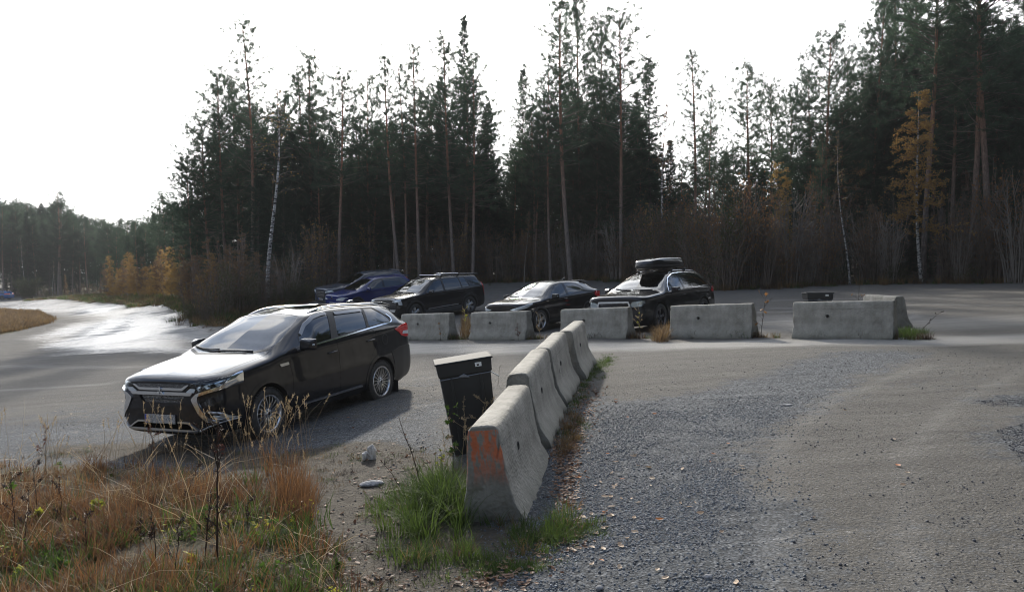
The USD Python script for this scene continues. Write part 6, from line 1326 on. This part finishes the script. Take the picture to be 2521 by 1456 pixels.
# ------------------------------------------------------------------ stones, grass, weeds, leaves
def scatter(name, protos, P, Q, S, idx, label, kind='stuff', cat=None):
    """one PointInstancer of many small uncountable pieces; protos: list of (mesh, material, smooth)"""
    pi = UsdGeom.PointInstancer.Define(stage, numbered('/World', name)); paths = []
    for k, (mesh, mt, sm) in enumerate(protos):
        m = usdkit.mesh(stage, f'{pi.GetPath()}/piece_{k:03d}', mesh, M(mt), smooth=sm); paths.append(m.GetPath())
    pi.CreatePrototypesRel().SetTargets(paths)
    pi.CreatePositionsAttr(Vt.Vec3fArray.FromNumpy(np.asarray(P, np.float32)))
    pi.CreateOrientationsAttr(Vt.QuathArray([Gf.Quath(float(q[0]), float(q[1]), float(q[2]), float(q[3])) for q in Q]))
    S = np.asarray(S, np.float32); S = np.repeat(S[:, None], 3, 1) if S.ndim == 1 else S
    pi.CreateScalesAttr(Vt.Vec3fArray.FromNumpy(np.ascontiguousarray(S))); pi.CreateProtoIndicesAttr(Vt.IntArray.FromNumpy(np.asarray(idx, np.int32)))
    tag(pi, label, cat, None, kind); return pi
def quat_yaw(a, tilt, ta):
    """yaw a then a lean of tilt about a horizontal axis at angle ta"""
    qz = np.stack([np.cos(a / 2), 0 * a, 0 * a, np.sin(a / 2)], 1); h = np.stack([np.cos(tilt / 2), np.sin(tilt / 2) * np.cos(ta), np.sin(tilt / 2) * np.sin(ta), 0 * a], 1)
    w1, x1, y1, z1 = h.T; w2, x2, y2, z2 = qz.T
    return np.stack([w1 * w2 - x1 * x2 - y1 * y2 - z1 * z2, w1 * x2 + x1 * w2 + y1 * z2 - z1 * y2, w1 * y2 - x1 * z2 + y1 * w2 + z1 * x2, w1 * z2 + x1 * y2 - y1 * x2 + z1 * w2], 1)
def quat_any(n, g):
    q = g.normal(size=(n, 4)); return q / np.linalg.norm(q, axis=1, keepdims=True)
g6 = np.random.default_rng(66)
def in_region(reg, n, g, margin=0):
    x0, y0, x1, y1 = reg.bounds; out = np.zeros((0, 2))
    while len(out) < n:
        p = np.stack([g.uniform(x0, x1, 4 * n), g.uniform(y0, y1, 4 * n)], 1); out = np.vstack([out, p[shapely.contains(reg, shapely.points(p))]])
    return out[:n]

def pebble(seed):
    g = np.random.default_rng(seed); m = trimesh.creation.icosphere(1); v = m.vertices * g.uniform(.6, 1., 3) + g.normal(size=m.vertices.shape) * .09
    return v / np.abs(v).max() * .5, m.faces
leafy('stone_mix', [(0, (.06, .07, .085)), (.4, (.15, .17, .195)), (.75, (.27, .29, .315)), (1, (.50, .51, .52))], .0, .6)
leafy('stone_dark', [(0, (.05, .052, .06)), (.7, (.12, .122, .13)), (1, (.26, .26, .26))], .0, .75)
VIEW = region([(-120, 1700), (2700, 1700), (2700, 900), (-120, 900)])
coarse_near = R_COARSE.intersection(Polygon([(-1, 3.2), (6, 3.2), (6, 9.5), (-1, 9.5)])).buffer(.7)
P = in_region(coarse_near, 90000, g6); P = P[g6.random(len(P)) < np.clip(1.35 - (P[:, 1] - 4) / 6, .12, 1)]
pd = shapely.distance(R_COARSE.boundary, shapely.points(P)); pin = shapely.contains(R_COARSE, shapely.points(P))
P = P[g6.random(len(P)) < np.where(pin, .5 + np.clip(pd / .5, 0, .5), .38 * np.exp(-pd / .22)) * np.clip((meshkit.fbm(np.c_[P * 1.6, 0 * P[:, 0]], 4, 61) - .30) * 4.5, .15, 1)]
sz = g6.uniform(.007, .0165, len(P)) * g6.choice([1, 1, 1, 1, 1.6], len(P))
scatter('gravel', [(pebble(s), 'stone_mix', False) for s in range(6)], np.c_[P, ground_z(P[:, 0], P[:, 1]) + sz * .05], quat_any(len(P), g6), sz, g6.integers(0, 6, len(P)), 'loose blue-grey crushed stone right of the near barriers')
patch = R_PATCH.intersection(Polygon([(2, 3), (9, 3), (9, 12), (2, 12)]))
P2 = in_region(Polygon([(-8, 3.2), (8, 3.2), (9, 14), (-9, 14)]), 60000, g6)
P2 = P2[~shapely.contains(R_GRASS, shapely.points(P2))]
P2 = P2[g6.random(len(P2)) < np.clip(1.5 - P2[:, 1] / 10, .10, 1)]
P2 = P2[g6.random(len(P2)) < np.clip((meshkit.fbm(np.c_[P2 * .9, 0 * P2[:, 0]], 3, 62) - .36) * 5, .12, 1)]
P3 = in_region(patch, 2500, g6) if not patch.is_empty else np.zeros((0, 2)); P2 = np.vstack([P2, P3])
sz = g6.uniform(.004, .011, len(P2)) * g6.choice([1, 1, 1, 1, 1, 1, 1, 2.2], len(P2))
scatter('loose_stones', [(pebble(20 + s), 'stone_dark', False) for s in range(5)], np.c_[P2, ground_z(P2[:, 0], P2[:, 1]) + sz * .15], quat_any(len(P2), g6), sz, g6.integers(0, 5, len(P2)), 'scattered small stones on the compacted gravel')

def blades(seed, n, h, spread, width, droop=.6, stiff=.3):
    g = np.random.default_rng(seed); vs, fs, k = [], [], 0
    for i in range(n):
        a = g.uniform(0, 6.28); r = spread * g.random() ** .7; b = np.array([math.cos(a) * r, math.sin(a) * r, -.02]); ta = a + g.normal() * .8
        out = np.array([math.cos(ta), math.sin(ta), 0]); H = h * g.uniform(.45, 1.1); d = droop * g.uniform(.3, 1.2); w = width * g.uniform(.6, 1.2)
        s = np.array([0, .35, .7, 1.]); c = b + out * (s ** (1.2 + stiff * 2))[:, None] * H * d + np.array([0, 0, 1]) * (s - .35 * d * s ** 2.6)[:, None] * H
        side = np.array([-out[1], out[0], 0]) + g.normal(size=3) * .3; side /= np.linalg.norm(side); ww = np.array([1, .85, .55, .06])[:, None] * w / 2
        v = np.stack([c - side * ww, c + side * ww], 1).reshape(-1, 3); vs.append(v)
        for j in range(3): q = k + 2 * j; fs += [(q, q + 1, q + 3), (q, q + 3, q + 2)]
        k += 8
    return np.vstack(vs), np.array(fs)
def wisp(seed, n, h):
    """thin stalks with drooping seed heads"""
    g = np.random.default_rng(seed); st, hd = [], []
    for i in range(n):
        a = g.uniform(0, 6.28); H = h * g.uniform(.6, 1.1); lean = g.uniform(.05, .35) * H; b = np.array([g.normal() * .05, g.normal() * .05, -.02]); o = np.array([math.cos(a), math.sin(a), 0])
        s = np.linspace(0, 1, 5)[:, None]; q = b + o * s ** 2 * lean + np.array([0, 0, 1]) * s * H; st.append(tube(q, np.linspace(.0022, .0012, 5), 3, False))
        top = q[-1]; d = unit(q[-1] - q[-2]); m = 26; t = g.random(m); c = top + d * (t * .13 - .02)[:, None]
        hd.append(needles(c, d + g.normal(size=(m, 3)) * .55, g.uniform(.015, .035, m), .006, g))
    return arr(*st), arr(*hd)
tufts_dry = [(blades(500 + i, 30, (.22, .30, .18, .34)[i % 4], .12, .0085, (1.0, .6, 1.3, .45)[i % 4]), ('rust_grass', 'dry_grass', 'rust_grass')[i % 3], False) for i in range(6)]
tufts_green = [(blades(520 + i, 30, (.18, .26, .14)[i % 3], .10, .0085, (.8, .6, .9)[i % 3]), 'green_grass', False) for i in range(5)]
tufts_low = [(blades(540 + i, 34, .085, .10, .005, .9), ('dry_grass', 'green_grass', 'dead_stalk')[i % 3], False) for i in range(6)]
def sow(name, protos, P, scale, label, tilt=.22, sink=.01, wide=None):
    n = len(P); S = g6.uniform(scale[0], scale[1], n)
    scatter(name, protos, np.c_[P, ground_z(P[:, 0], P[:, 1]) - sink], quat_yaw(g6.uniform(0, 6.28, n), np.abs(g6.normal(size=n)) * tilt, g6.uniform(0, 6.28, n)), S, g6.integers(0, len(protos), n), label)
near_box = Polygon([(-7, 3.0), (1.2, 3.0), (1.2, 10.5), (-7, 10.5)])
meadow = R_GRASS.intersection(near_box)
P = in_region(meadow.buffer(.1), 2900, g6); keep = meshkit.fbm(np.c_[P * .9, 0 * P[:, 0]], 3, 71); e = np.clip(shapely.distance(meadow.boundary, shapely.points(P)) / .7, .25, 1)
P = P[(g6.random(len(P)) < np.clip((keep - .30) * 3.6, .12, 1)) & (g6.random(len(P)) < e * np.clip((8.6 - P[:, 1]) / 1.8, .3, 1))]
sow('dry_grass', tufts_dry, P, (.5, 1.1), 'dry brown and straw-coloured grass in the left foreground')
P = in_region(meadow, 1000, g6); keep = meshkit.fbm(np.c_[P * 1.1, 0 * P[:, 0]], 3, 72); low = np.clip((7.4 - P[:, 1]) / 2.2, .06, 1)
P = P[(keep > .40) & (g6.random(len(P)) < low * .9)]
sow('green_grass', tufts_green, P, (.7, 1.3), 'green grass growing through the dry grass')
P = np.vstack([in_region(meadow.buffer(.9).difference(meadow.buffer(-.2)).intersection(near_box), 420, g6), in_region(R_SOIL.intersection(near_box), 520, g6)])
P = P[(meshkit.fbm(np.c_[P * 1.4, 0 * P[:, 0]], 3, 73) > .50)]
sow('low_growth', tufts_low, P, (.5, 1.2), 'low trodden growth round the meadow and on the bare soil', .3)
# wisps with seed heads standing up before the car
W3 = [wisp(560 + i, 4, .72) for i in range(4)]
def strip(pts, n, jit=(10, 8)):
    out = []
    for i in range(n):
        t = g6.random() * (len(pts) - 1); k = int(t); a, b = np.array(pts[k]), np.array(pts[min(k + 1, len(pts) - 1)]); p = a + (b - a) * (t - k) + g6.normal(size=2) * jit
        out.append(spot(*p))
    return np.array(out)
P = strip([(60, 1200), (250, 1210), (420, 1200), (560, 1180), (650, 1170), (720, 1180)], 30, (40, 26))
sow('seed_stalks', [(w[0], 'pale_straw', False) for w in W3], P, (.7, 1.15), 'thin straw stalks standing in the dry grass before the car', .15)
_p = stage.GetPrimAtPath('/World/seed_stalks')
# the same stalks carry the seed heads: a second scatter at the same feet
pi = UsdGeom.PointInstancer(_p); i_ = numbered('/World', 'seed_heads'); pj_ = UsdGeom.PointInstancer.Define(stage, i_); tg = []
for k, w in enumerate(W3): tg.append(usdkit.mesh(stage, f'{i_}/piece_{k:03d}', w[1], M('pale_straw')).GetPath())
pj_.CreatePrototypesRel().SetTargets(tg); pj_.CreatePositionsAttr(pi.GetPositionsAttr().Get()); pj_.CreateOrientationsAttr(pi.GetOrientationsAttr().Get()); pj_.CreateScalesAttr(pi.GetScalesAttr().Get()); pj_.CreateProtoIndicesAttr(pi.GetProtoIndicesAttr().Get())
tag(pj_, 'pale drooping seed heads on the thin straw stalks', None, None, 'stuff')
# reddish tall grass at the meadow's right edge
P = strip([(690, 1180), (715, 1240), (735, 1300)], 42, (26, 30)); sow('reddish_grass', [(blades(580 + i, 22, .42, .10, .006, .4), 'rust_grass', False) for i in range(3)], P, (.75, 1.2), 'tall reddish grass at the right edge of the meadow', .1)

# broad-leaved ground cover and bent straws in the meadow
def rosette(seed, n, h, s):
    g = np.random.default_rng(seed); vs = []
    for k in range(n):
        a = g.uniform(0, 6.28); r = g.uniform(.01, .09); vs.append(lobed_leaf(np.array([math.cos(a) * r, math.sin(a) * r, h * g.uniform(.2, 1)]), s * g.uniform(.6, 1.2), g))
    return arr(*vs)
def lobed_leaf(p, s, g):
    n = 9; a = np.linspace(-2.5, 2.5, n); r = s * np.array([.35, .75, .45, .95, .6, .95, .45, .75, .35])[:n] * .8; ax = unit(g.normal(size=3) * [1, 1, .6]); up = unit(np.cross(ax, g.normal(size=3))); sd = np.cross(up, ax)
    v = [p] + [p + ax * (math.cos(x) * k + .15 * s) + sd * math.sin(x) * k + up * .12 * s * math.cos(2 * x) for x, k in zip(a, r)]
    return np.array(v), np.array([(0, i, i + 1) for i in range(1, n)])
P = in_region(meadow, 900, g6); P = P[(meshkit.fbm(np.c_[P * 1.3, 0 * P[:, 0]], 3, 75) > .47) & (g6.random(len(P)) < np.clip((7.6 - P[:, 1]) / 1.6, .1, 1))]
sow('ground_cover', [(rosette(700 + i, 7, .14, .038), ('green_leaves', 'olive_leaves', 'yellow_leaves', 'litter', 'green_leaves', 'litter')[i], False) for i in range(6)], P, (.6, 1.3), 'small green, yellow and brown leaves low in the meadow grass', .3)
P = in_region(meadow, 110, g6)
sow('bent_straws', [(blades(720 + i, 5, .55, .08, .006, 1.5, .1), 'pale_straw', False) for i in range(4)], P, (.5, 1.1), 'pale bent straws lying across the meadow grass', .9, -.06)

def weed(name, label, cat, px, py, H, seed, leafmat=None, nleaf=0, leafsize=.05, stemmat='dead_stalk', lean=0., branches=5, heads=None, group=None, r=.004):
    g = np.random.default_rng(seed); x, y = spot(px, py); t = thing(name, label, cat, None, (x, y, float(ground_z(x, y)) - .02), group)
    s = np.linspace(0, 1, 8)[:, None]; q = np.array([1, 0, 0]) * s ** 1.3 * lean * H + np.array([0, 0, 1]) * s * H + g.normal(size=(8, 3)) * .008 * s
    obj('stem', tube(q, np.linspace(r, r * .4, 8), 5), M(stemmat), t); tips = [q]
    for k in range(branches):
        e = along(q, g.uniform(.25, .95)); a = g.uniform(0, 6.28); d = np.array([math.cos(a), math.sin(a), g.uniform(.6, 1.6)]); d = unit(d) * H * g.uniform(.10, .28)
        b = np.stack([e, e + d * .5, e + d + [0, 0, -.01]]); obj('branch', tube(b, [r * .5, r * .4, r * .3], 4), M(stemmat), t); tips.append(b)
    if nleaf:
        for k in range(nleaf):
            b = tips[g.integers(0, len(tips))]; p = along(b, g.uniform(.35, 1)); obj('leaf', lobed_leaf(p, leafsize * g.uniform(.7, 1.2), g), M(leafmat), t)
    if heads:
        c = np.concatenate([along(b, g.uniform(.55, 1., 26)) for b in tips]); c = c + g.normal(size=c.shape) * .006
        obj('seeds', needles(c, g.normal(size=c.shape) + [0, 0, .4], g.uniform(.012, .028, len(c)), .009, g), M(heads), t)
    return t
def lobed_leaf(p, s, g):
    n = 9; a = np.linspace(-2.5, 2.5, n); r = s * np.array([.35, .75, .45, .95, .6, .95, .45, .75, .35])[:n] * .8; ax = unit(g.normal(size=3) * [1, 1, .6]); up = unit(np.cross(ax, g.normal(size=3))); sd = np.cross(up, ax)
    v = [p] + [p + ax * (math.cos(x) * k + .15 * s) + sd * math.sin(x) * k + up * .12 * s * math.cos(2 * x) for x, k in zip(a, r)]
    return np.array(v), np.array([(0, i, i + 1) for i in range(1, n)])
weed('dead_weed', 'tallest dark dead weed stalk standing in the meadow before the car', 'weed', 535, 1408, 1.02, 1, lean=.02, branches=9, heads='dead_stalk', r=.009)
weed('dead_weed', 'second dark stalk leaning against the tallest dead weed', 'weed', 505, 1400, .50, 2, lean=.10, branches=3, heads='dead_stalk', r=.007)
for k, (px, py, H, ln) in enumerate([(40, 1350, .60, -.05), (60, 1380, .52, .1), (150, 1330, .50, .02), (92, 1300, .55, -.04), (345, 1400, .34, .04), (385, 1420, .42, -.06), (430, 1430, .40, .12), (215, 1390, .38, 0), (455, 1260, .36, .3), (610, 1330, .35, .02)]):
    weed('dry_stalk', 'thin dark dry stalk rising from the meadow grass', 'weed', px, py, H, 20 + k, lean=ln, branches=3, heads='dead_stalk', group='thin dark dry stalks in the meadow', r=.004)
weed('dock_plant', 'rusty dock plant with reddish seed spike before the bumper', 'weed', 540, 1160, .42, 40, lean=.02, branches=7, heads='rust_seeds', r=.004)
weed('dock_plant', 'reddish seed-bearing weed before the number plate', 'weed', 375, 1145, .44, 41, lean=-.02, branches=8, heads='rust_seeds', r=.004)
weed('dock_plant', 'tall pale seed stalk left of the bumper', 'weed', 112, 1170, .62, 42, lean=.02, branches=6, heads='rust_seeds', r=.003)
weed('sapling', 'small sapling with yellow lobed leaves in the meadow', 'sapling', 238, 1290, .16, 50, 'yellow_leaves', 12, .085, 'twig_brown')
weed('sapling', 'bright green leaved sapling near the lower left corner', 'sapling', 150, 1420, .12, 51, 'green_leaves', 8, .08, 'twig_brown')
weed('sapling', 'yellow-green leafy plant at the left edge of the meadow', 'sapling', 95, 1310, .18, 52, 'yellow_leaves', 9, .07, 'twig_brown')
weed('sapling', 'small green plant at the upper left of the meadow', 'sapling', 30, 1240, .18, 53, 'green_leaves', 8, .06, 'twig_brown')
weed('sapling', 'leafy green plant at the right foot of the meadow', 'sapling', 830, 1420, .13, 54, 'green_leaves', 12, .045, 'twig_brown')
weed('sapling', 'low sapling beside the tallest dead weed', 'sapling', 470, 1400, .10, 55, 'yellow_leaves', 6, .06, 'twig_brown')
weed('creeper', 'green creeper climbing in front of the leaning bin', 'plant', 1118, 1165, .62, 60, 'green_leaves', 26, .048, 'dead_stalk', -.08, 10)
weed('creeper', 'yellowing plant at the left foot of the leaning bin', 'plant', 1085, 1185, .34, 61, 'yellow_leaves', 12, .04, 'dead_stalk', .02, 6)
for k, (px, py, H, ln) in enumerate([(1150, 1160, .78, -.05), (1175, 1130, .66, .12), (1135, 1150, .55, .1), (1190, 1120, .6, .06), (1105, 1170, .5, -.15)]):
    weed('dry_stalk', 'pale dry stalk standing between the leaning bin and the orange-painted barrier', 'weed', px, py, H, 70 + k, stemmat='pale_straw', lean=ln, branches=4, heads='pale_straw', group='pale dry stalks beside the leaning bin', r=.003)
weed('bare_twig', 'long reddish bare twig leaning left of the leaning bin', 'twig', 1045, 1235, .78, 80, lean=-.28, branches=4, stemmat='dead_stalk', r=.006)
weed('bare_twig', 'thin bare twig lying low left of the green tussock', 'twig', 1010, 1250, .45, 81, lean=-.55, branches=3, stemmat='dead_stalk', r=.005)
weed('bare_twig', 'bare branched twig before the third near barrier', 'twig', 1385, 985, .62, 82, lean=-.12, branches=8, stemmat='dead_stalk', r=.005)
weed('bare_twig', 'fine bare twig right of the leaning bin by the gravel', 'twig', 1225, 950, .38, 83, lean=.1, branches=8, stemmat='dead_stalk', r=.003)
weed('roadside_weed', 'bare weed with a few orange leaves right of the fourth far barrier', 'weed', 1872, 832, 1.05, 84, 'orange_leaves', 9, .09, 'dead_stalk', .12, 9, r=.007)
weed('roadside_weed', 'tall yellowing weed between the first and second far barriers', 'weed', 1147, 838, .95, 85, 'yellow_leaves', 8, .07, 'pale_straw', -.03, 9, 'pale_straw', r=.008)
weed('roadside_weed', 'dry weed before the foot of the first far barrier', 'weed', 1085, 838, .55, 86, 'orange_leaves', 6, .05, 'dead_stalk', -.1, 7, r=.006)
weed('roadside_weed', 'dry twiggy weed before the second far barrier', 'weed', 1275, 838, .5, 87, None, 0, .05, 'dead_stalk', -.05, 9, 'rust_seeds', r=.006)
weed('roadside_weed', 'straw-like weed between the second and third far barriers', 'weed', 1330, 838, .75, 88, None, 0, .05, 'pale_straw', -.1, 9, 'pale_straw', r=.007)
weed('roadside_weed', 'twiggy weed right of the third far barrier', 'weed', 1575, 835, .9, 89, 'yellow_leaves', 6, .05, 'dead_stalk', -.05, 9, 'pale_straw', r=.007)
weed('roadside_weed', 'thin weed right of the end-on barrier', 'weed', 2262, 822, .5, 90, None, 0, .05, 'dead_stalk', .9, 5, 'dead_stalk', r=.006)
weed('roadside_weed', 'thin twig standing behind the fifth far barrier', 'weed', 2112, 806, 1.15, 91, 'orange_leaves', 5, .06, 'dead_stalk', .0, 4, r=.006)

# green tussock left of the orange-painted barrier and the grass round its foot
T_long = [(blades(600 + i, 46, .50, .11, .011, .75), 'green_grass', False) for i in range(3)]
P = np.vstack([strip([(1010, 1300), (1060, 1240), (1110, 1230), (1130, 1290)], 50, (24, 24))]); sow('green_tussock', T_long, P, (.55, 1.0), 'thick green tussock of long arching grass left of the orange-painted barrier', .2)
P = np.vstack([strip([(960, 1350), (1040, 1370), (1130, 1375), (1250, 1345), (1330, 1310), (1400, 1300)], 90, (34, 22)), strip([(930, 1270), (980, 1230), (1040, 1210)], 40, (26, 16))])
sow('barrier_grass', tufts_green + [(blades(620, 40, .30, .10, .006, .9), 'green_grass', False), (blades(621, 30, .22, .10, .006, .9), 'dry_grass', False)], P, (.4, .95), 'green grass round the foot of the nearest barrier', .3)
P = np.vstack([strip([(1330, 1330), (1400, 1310), (1455, 1300)], 90, (26, 9)), strip([(1150, 1405), (1250, 1400), (1330, 1375)], 70, (40, 12)), strip([(1440, 935), (1470, 905), (1500, 885)], 150, (10, 7)), strip([(1400, 1010), (1425, 960), (1440, 940)], 50, (12, 10)), strip([(1390, 1080), (1420, 1040)], 26, (14, 14))])
sow('moss_patches', [(blades(630 + i, 50, .075, .10, .006, .7), 'green_grass', False) for i in range(3)], P, (.5, 1.2), 'low bright green grass at the feet of the near barriers', .3)
P = np.vstack([strip([(1375, 1120), (1400, 1070), (1425, 1030)], 30, (12, 10))]); sow('russet_tufts', [(blades(640, 46, .17, .10, .005, .5), 'dry_grass', False)], P, (.6, 1.1), 'russet grass tufts between the second and third near barriers', .2)
# growth along the feet of the far row
pts, pg = [], []
for t0, t1, dens in ((-1.3, 1.3, 44), (1.8, 4.0, 44), (4.9, 7.2, 40), (8.0, 10.3, 44), (10.9, 13.3, 40)):
    t = g6.uniform(t0, t1, dens); o = -.36 + g6.normal(size=dens) * .09; pts.append(np.stack([-2.6 + .8 * t - .6 * -o * -1, 23.4 - .6 * t + .8 * o], 1))
P = np.vstack(pts); sow('barrier_weeds', [(blades(650 + i, 40, .22, .14, .010, .7), ('dry_grass', 'green_grass', 'dead_stalk')[i], False) for i in range(3)], P, (.5, 1.25), 'brown and green growth along the feet of the far barriers', .3)
P = strip([(1615, 838), (1640, 832), (1645, 815)], 34, (7, 4)); sow('straw_clump', [(blades(660, 60, .34, .12, .010, .6), 'dry_grass', False)], P, (.7, 1.3), 'straw-coloured clump at the left end of the fourth far barrier', .3)
P = strip([(2200, 823), (2255, 822)], 40, (14, 3)); sow('green_patch', [(blades(661, 60, .16, .14, .010, .6), 'green_grass', False)], P, (.7, 1.3), 'green grass at the foot of the end-on barrier', .3)
P = strip([(1150, 800), (1150, 835)], 16, (6, 5)); sow('dry_clump', [(blades(662, 46, .6, .10, .009, .3), 'dry_grass', False)], P, (.6, 1.1), 'dry upright clump between the first and second far barriers', .15)
# verge: tall pale grass along the forest edge, bank and island turf
E_ = np.array(FLOOR_EDGE); P = []
for i in range(len(E_) - 1):
    n = int(np.linalg.norm(E_[i + 1] - E_[i]) * 14); t = g6.random(n)[:, None]; P.append(E_[i] * (1 - t) + E_[i + 1] * t + g6.normal(size=(n, 2)) * [.5, .7] + [0, .7])
P = np.vstack(P); sow('verge_grass', [(blades(670 + i, 44, (.55, .35, .28)[i], .22, .016, .5), ('dry_grass', 'dry_grass', 'green_grass')[i], False) for i in range(3)], P, (.5, 1.3), 'rank dry grass along the edge of the forest', .2)
P = in_region(R_BANK.intersection(Polygon([(-60, 30), (-8, 30), (-8, 100), (-60, 100)])), 5200, g6); sow('bank_grass', [(blades(680 + i, 40, .26, .30, .02, .8), ('dry_grass', 'green_grass', 'dry_grass', 'green_grass')[i], False) for i in range(4)], P, (.7, 1.7), 'tufty brown and green turf on the bank beside the track', .3)
P = in_region(R_ISLAND, 5200, g6); sow('island_grass', [(blades(690 + i, 40, .22, .30, .02, .8), 'dry_grass', False) for i in range(3)], P, (.7, 1.4), 'brown turf of the grass island', .3)

# fallen leaves
def leaf_shape(seed, curl=.45):
    g = np.random.default_rng(seed); n = 7; t = np.linspace(0, 1, n); w = np.sin(t * math.pi) ** .8 * .25; z = curl * (t - .5) ** 2 * g.uniform(.2, 1) * 2
    mid = np.stack([t - .5, g.normal(size=n) * .02, z], 1); l = mid + np.stack([0 * t, w, curl * w * g.uniform(.3, 1.2)], 1); r = mid - np.stack([0 * t, w, -curl * w * g.uniform(.3, 1.2)], 1)
    v = np.vstack([mid, l, r]); f = []
    for i in range(n - 1): f += [(i, i + 1, n + i + 1), (i, n + i + 1, n + i), (i, 2 * n + i, 2 * n + i + 1), (i, 2 * n + i + 1, i + 1)]
    return v, np.array(f)
P = np.vstack([strip([(1390, 1240), (1400, 1180), (1385, 1130), (1400, 1090), (1425, 1040), (1440, 985), (1455, 950)], 900, (20, 16)), strip([(1150, 1440), (1270, 1420), (1380, 1340), (1420, 1270)], 230, (40, 22)), strip([(760, 1400), (900, 1330), (960, 1200), (930, 1120), (1050, 1120)], 260, (80, 36)), strip([(820, 1440), (1000, 1440)], 60, (80, 20))])
n = len(P); scatter('leaf_litter', [(leaf_shape(s), 'litter', False) for s in range(6)], np.c_[P, ground_z(P[:, 0], P[:, 1]) + .008], quat_yaw(g6.uniform(0, 6.28, n), np.abs(g6.normal(size=n)) * .35, g6.uniform(0, 6.28, n)), g6.uniform(.03, .062, n), g6.integers(0, 6, n), 'brown and pale leaf litter along the feet of the near barriers and on the soil')
LV = {}
for nm, mt in (('pale', 'pale_leaf'), ('orange', 'orange_leaf')):
    for s in range(3):
        k = proto(f'fallen_leaf_{nm}_{"abc"[s]}'); usdkit.mesh(stage, f'{k.GetPath()}/blade', leaf_shape(30 + s), M(mt)); LV[nm, s] = k.GetPath()
P = np.vstack([strip([(1450, 1400), (1480, 1250), (1500, 1120), (1520, 1000)], 70, (60, 50)), strip([(1600, 1440), (1750, 1200), (1700, 1050)], 16, (90, 60)), strip([(2000, 1300), (2200, 1100)], 7, (200, 80)), strip([(120, 1060), (240, 950), (900, 1040), (1000, 960)], 22, (120, 40))])
for i, (x, y) in enumerate(P):
    nm = 'orange' if i % 5 == 0 else 'pale'; a = g6.uniform(0, 6.28); tl = g6.normal() * .3; R = rotz(a) @ np.array([[1, 0, 0], [0, math.cos(tl), -math.sin(tl)], [0, math.sin(tl), math.cos(tl)]])
    copy_of(LV[nm, i % 3], 'fallen_leaf', f'{nm} fallen leaf lying singly on the gravel', 'leaf', R, (x, y, float(ground_z(x, y)) + .010), f'{nm} fallen leaves on the gravel', scale=g6.uniform(.04, .07))

# a flat grey stone and a piece of pale bark on the bare soil, some larger stones
def lump(seed, size, amp=.12):
    m = trimesh.creation.icosphere(3); v = np.array(m.vertices); v = v * (1 + (meshkit.fbm(v * 1.6 + seed * 5, 4, seed)[:, None] - .5) * amp * 4); return v * np.asarray(size) / 2, m.faces
def place(name, label, cat, mesh, mt, px, py, yaw=0., dz=0., smooth=40):
    x, y = spot(px, py); m = usdkit.mesh(stage, numbered('/World', name), mesh, M(mt), smooth=smooth); UsdGeom.Xformable(m).AddTransformOp().Set(mat4(rotz(yaw), (x, y, float(ground_z(x, y)) + dz))); tag(m, label, cat)
place('stone', 'flat grey streaked piece of wood on the bare soil left of the tussock', 'wood', lump(3, (.24, .12, .07)), 'grey_wood', 916, 1192, .25, .012) if False else place('wood_piece', 'flat grey weathered piece of wood on the bare soil', 'wood', lump(3, (.24, .12, .07)), 'grey_wood', 916, 1192, .25, .012)
place('bark_piece', 'crumpled white piece of bark on the soil before the black SUV', 'bark', arr(lump(5, (.10, .06, .17), .3), move(lump(6, (.08, .05, .10), .3), (-.07, .0, -.02))), 'white_bark', 915, 1130, .3, .06)
place('stone', 'round pale stone on the coarse gravel at the lower edge', 'stone', lump(8, (.055, .045, .03)), 'rock', 1742, 1418, .3, .008)
place('stone', 'dark flat stone at the edge of the coarse gravel strip', 'stone', lump(9, (.13, .07, .025)), 'rock', 1938, 996, .1, .004)
place('stone', 'small grey stone before the meadow at the lower edge', 'stone', lump(10, (.05, .04, .03)), 'rock', 1475, 1445, .6, .008)
# ------------------------------------------------------------------ the air
usdkit.material(stage, '/World/Looks/haze_air', {'v': ('principled_volume', {'color': (.93, .96, 1.0), 'density': .00016, 'anisotropy': .4})}, volume='v.volume')
hb = usdkit.mesh(stage, '/World/haze', trimesh.creation.box((760, 700, 60), trimesh.transformations.translation_matrix((0, 160, 15))), '/World/Looks/haze_air'); tag(hb, 'thin bright haze in the air', None, None, 'stuff')
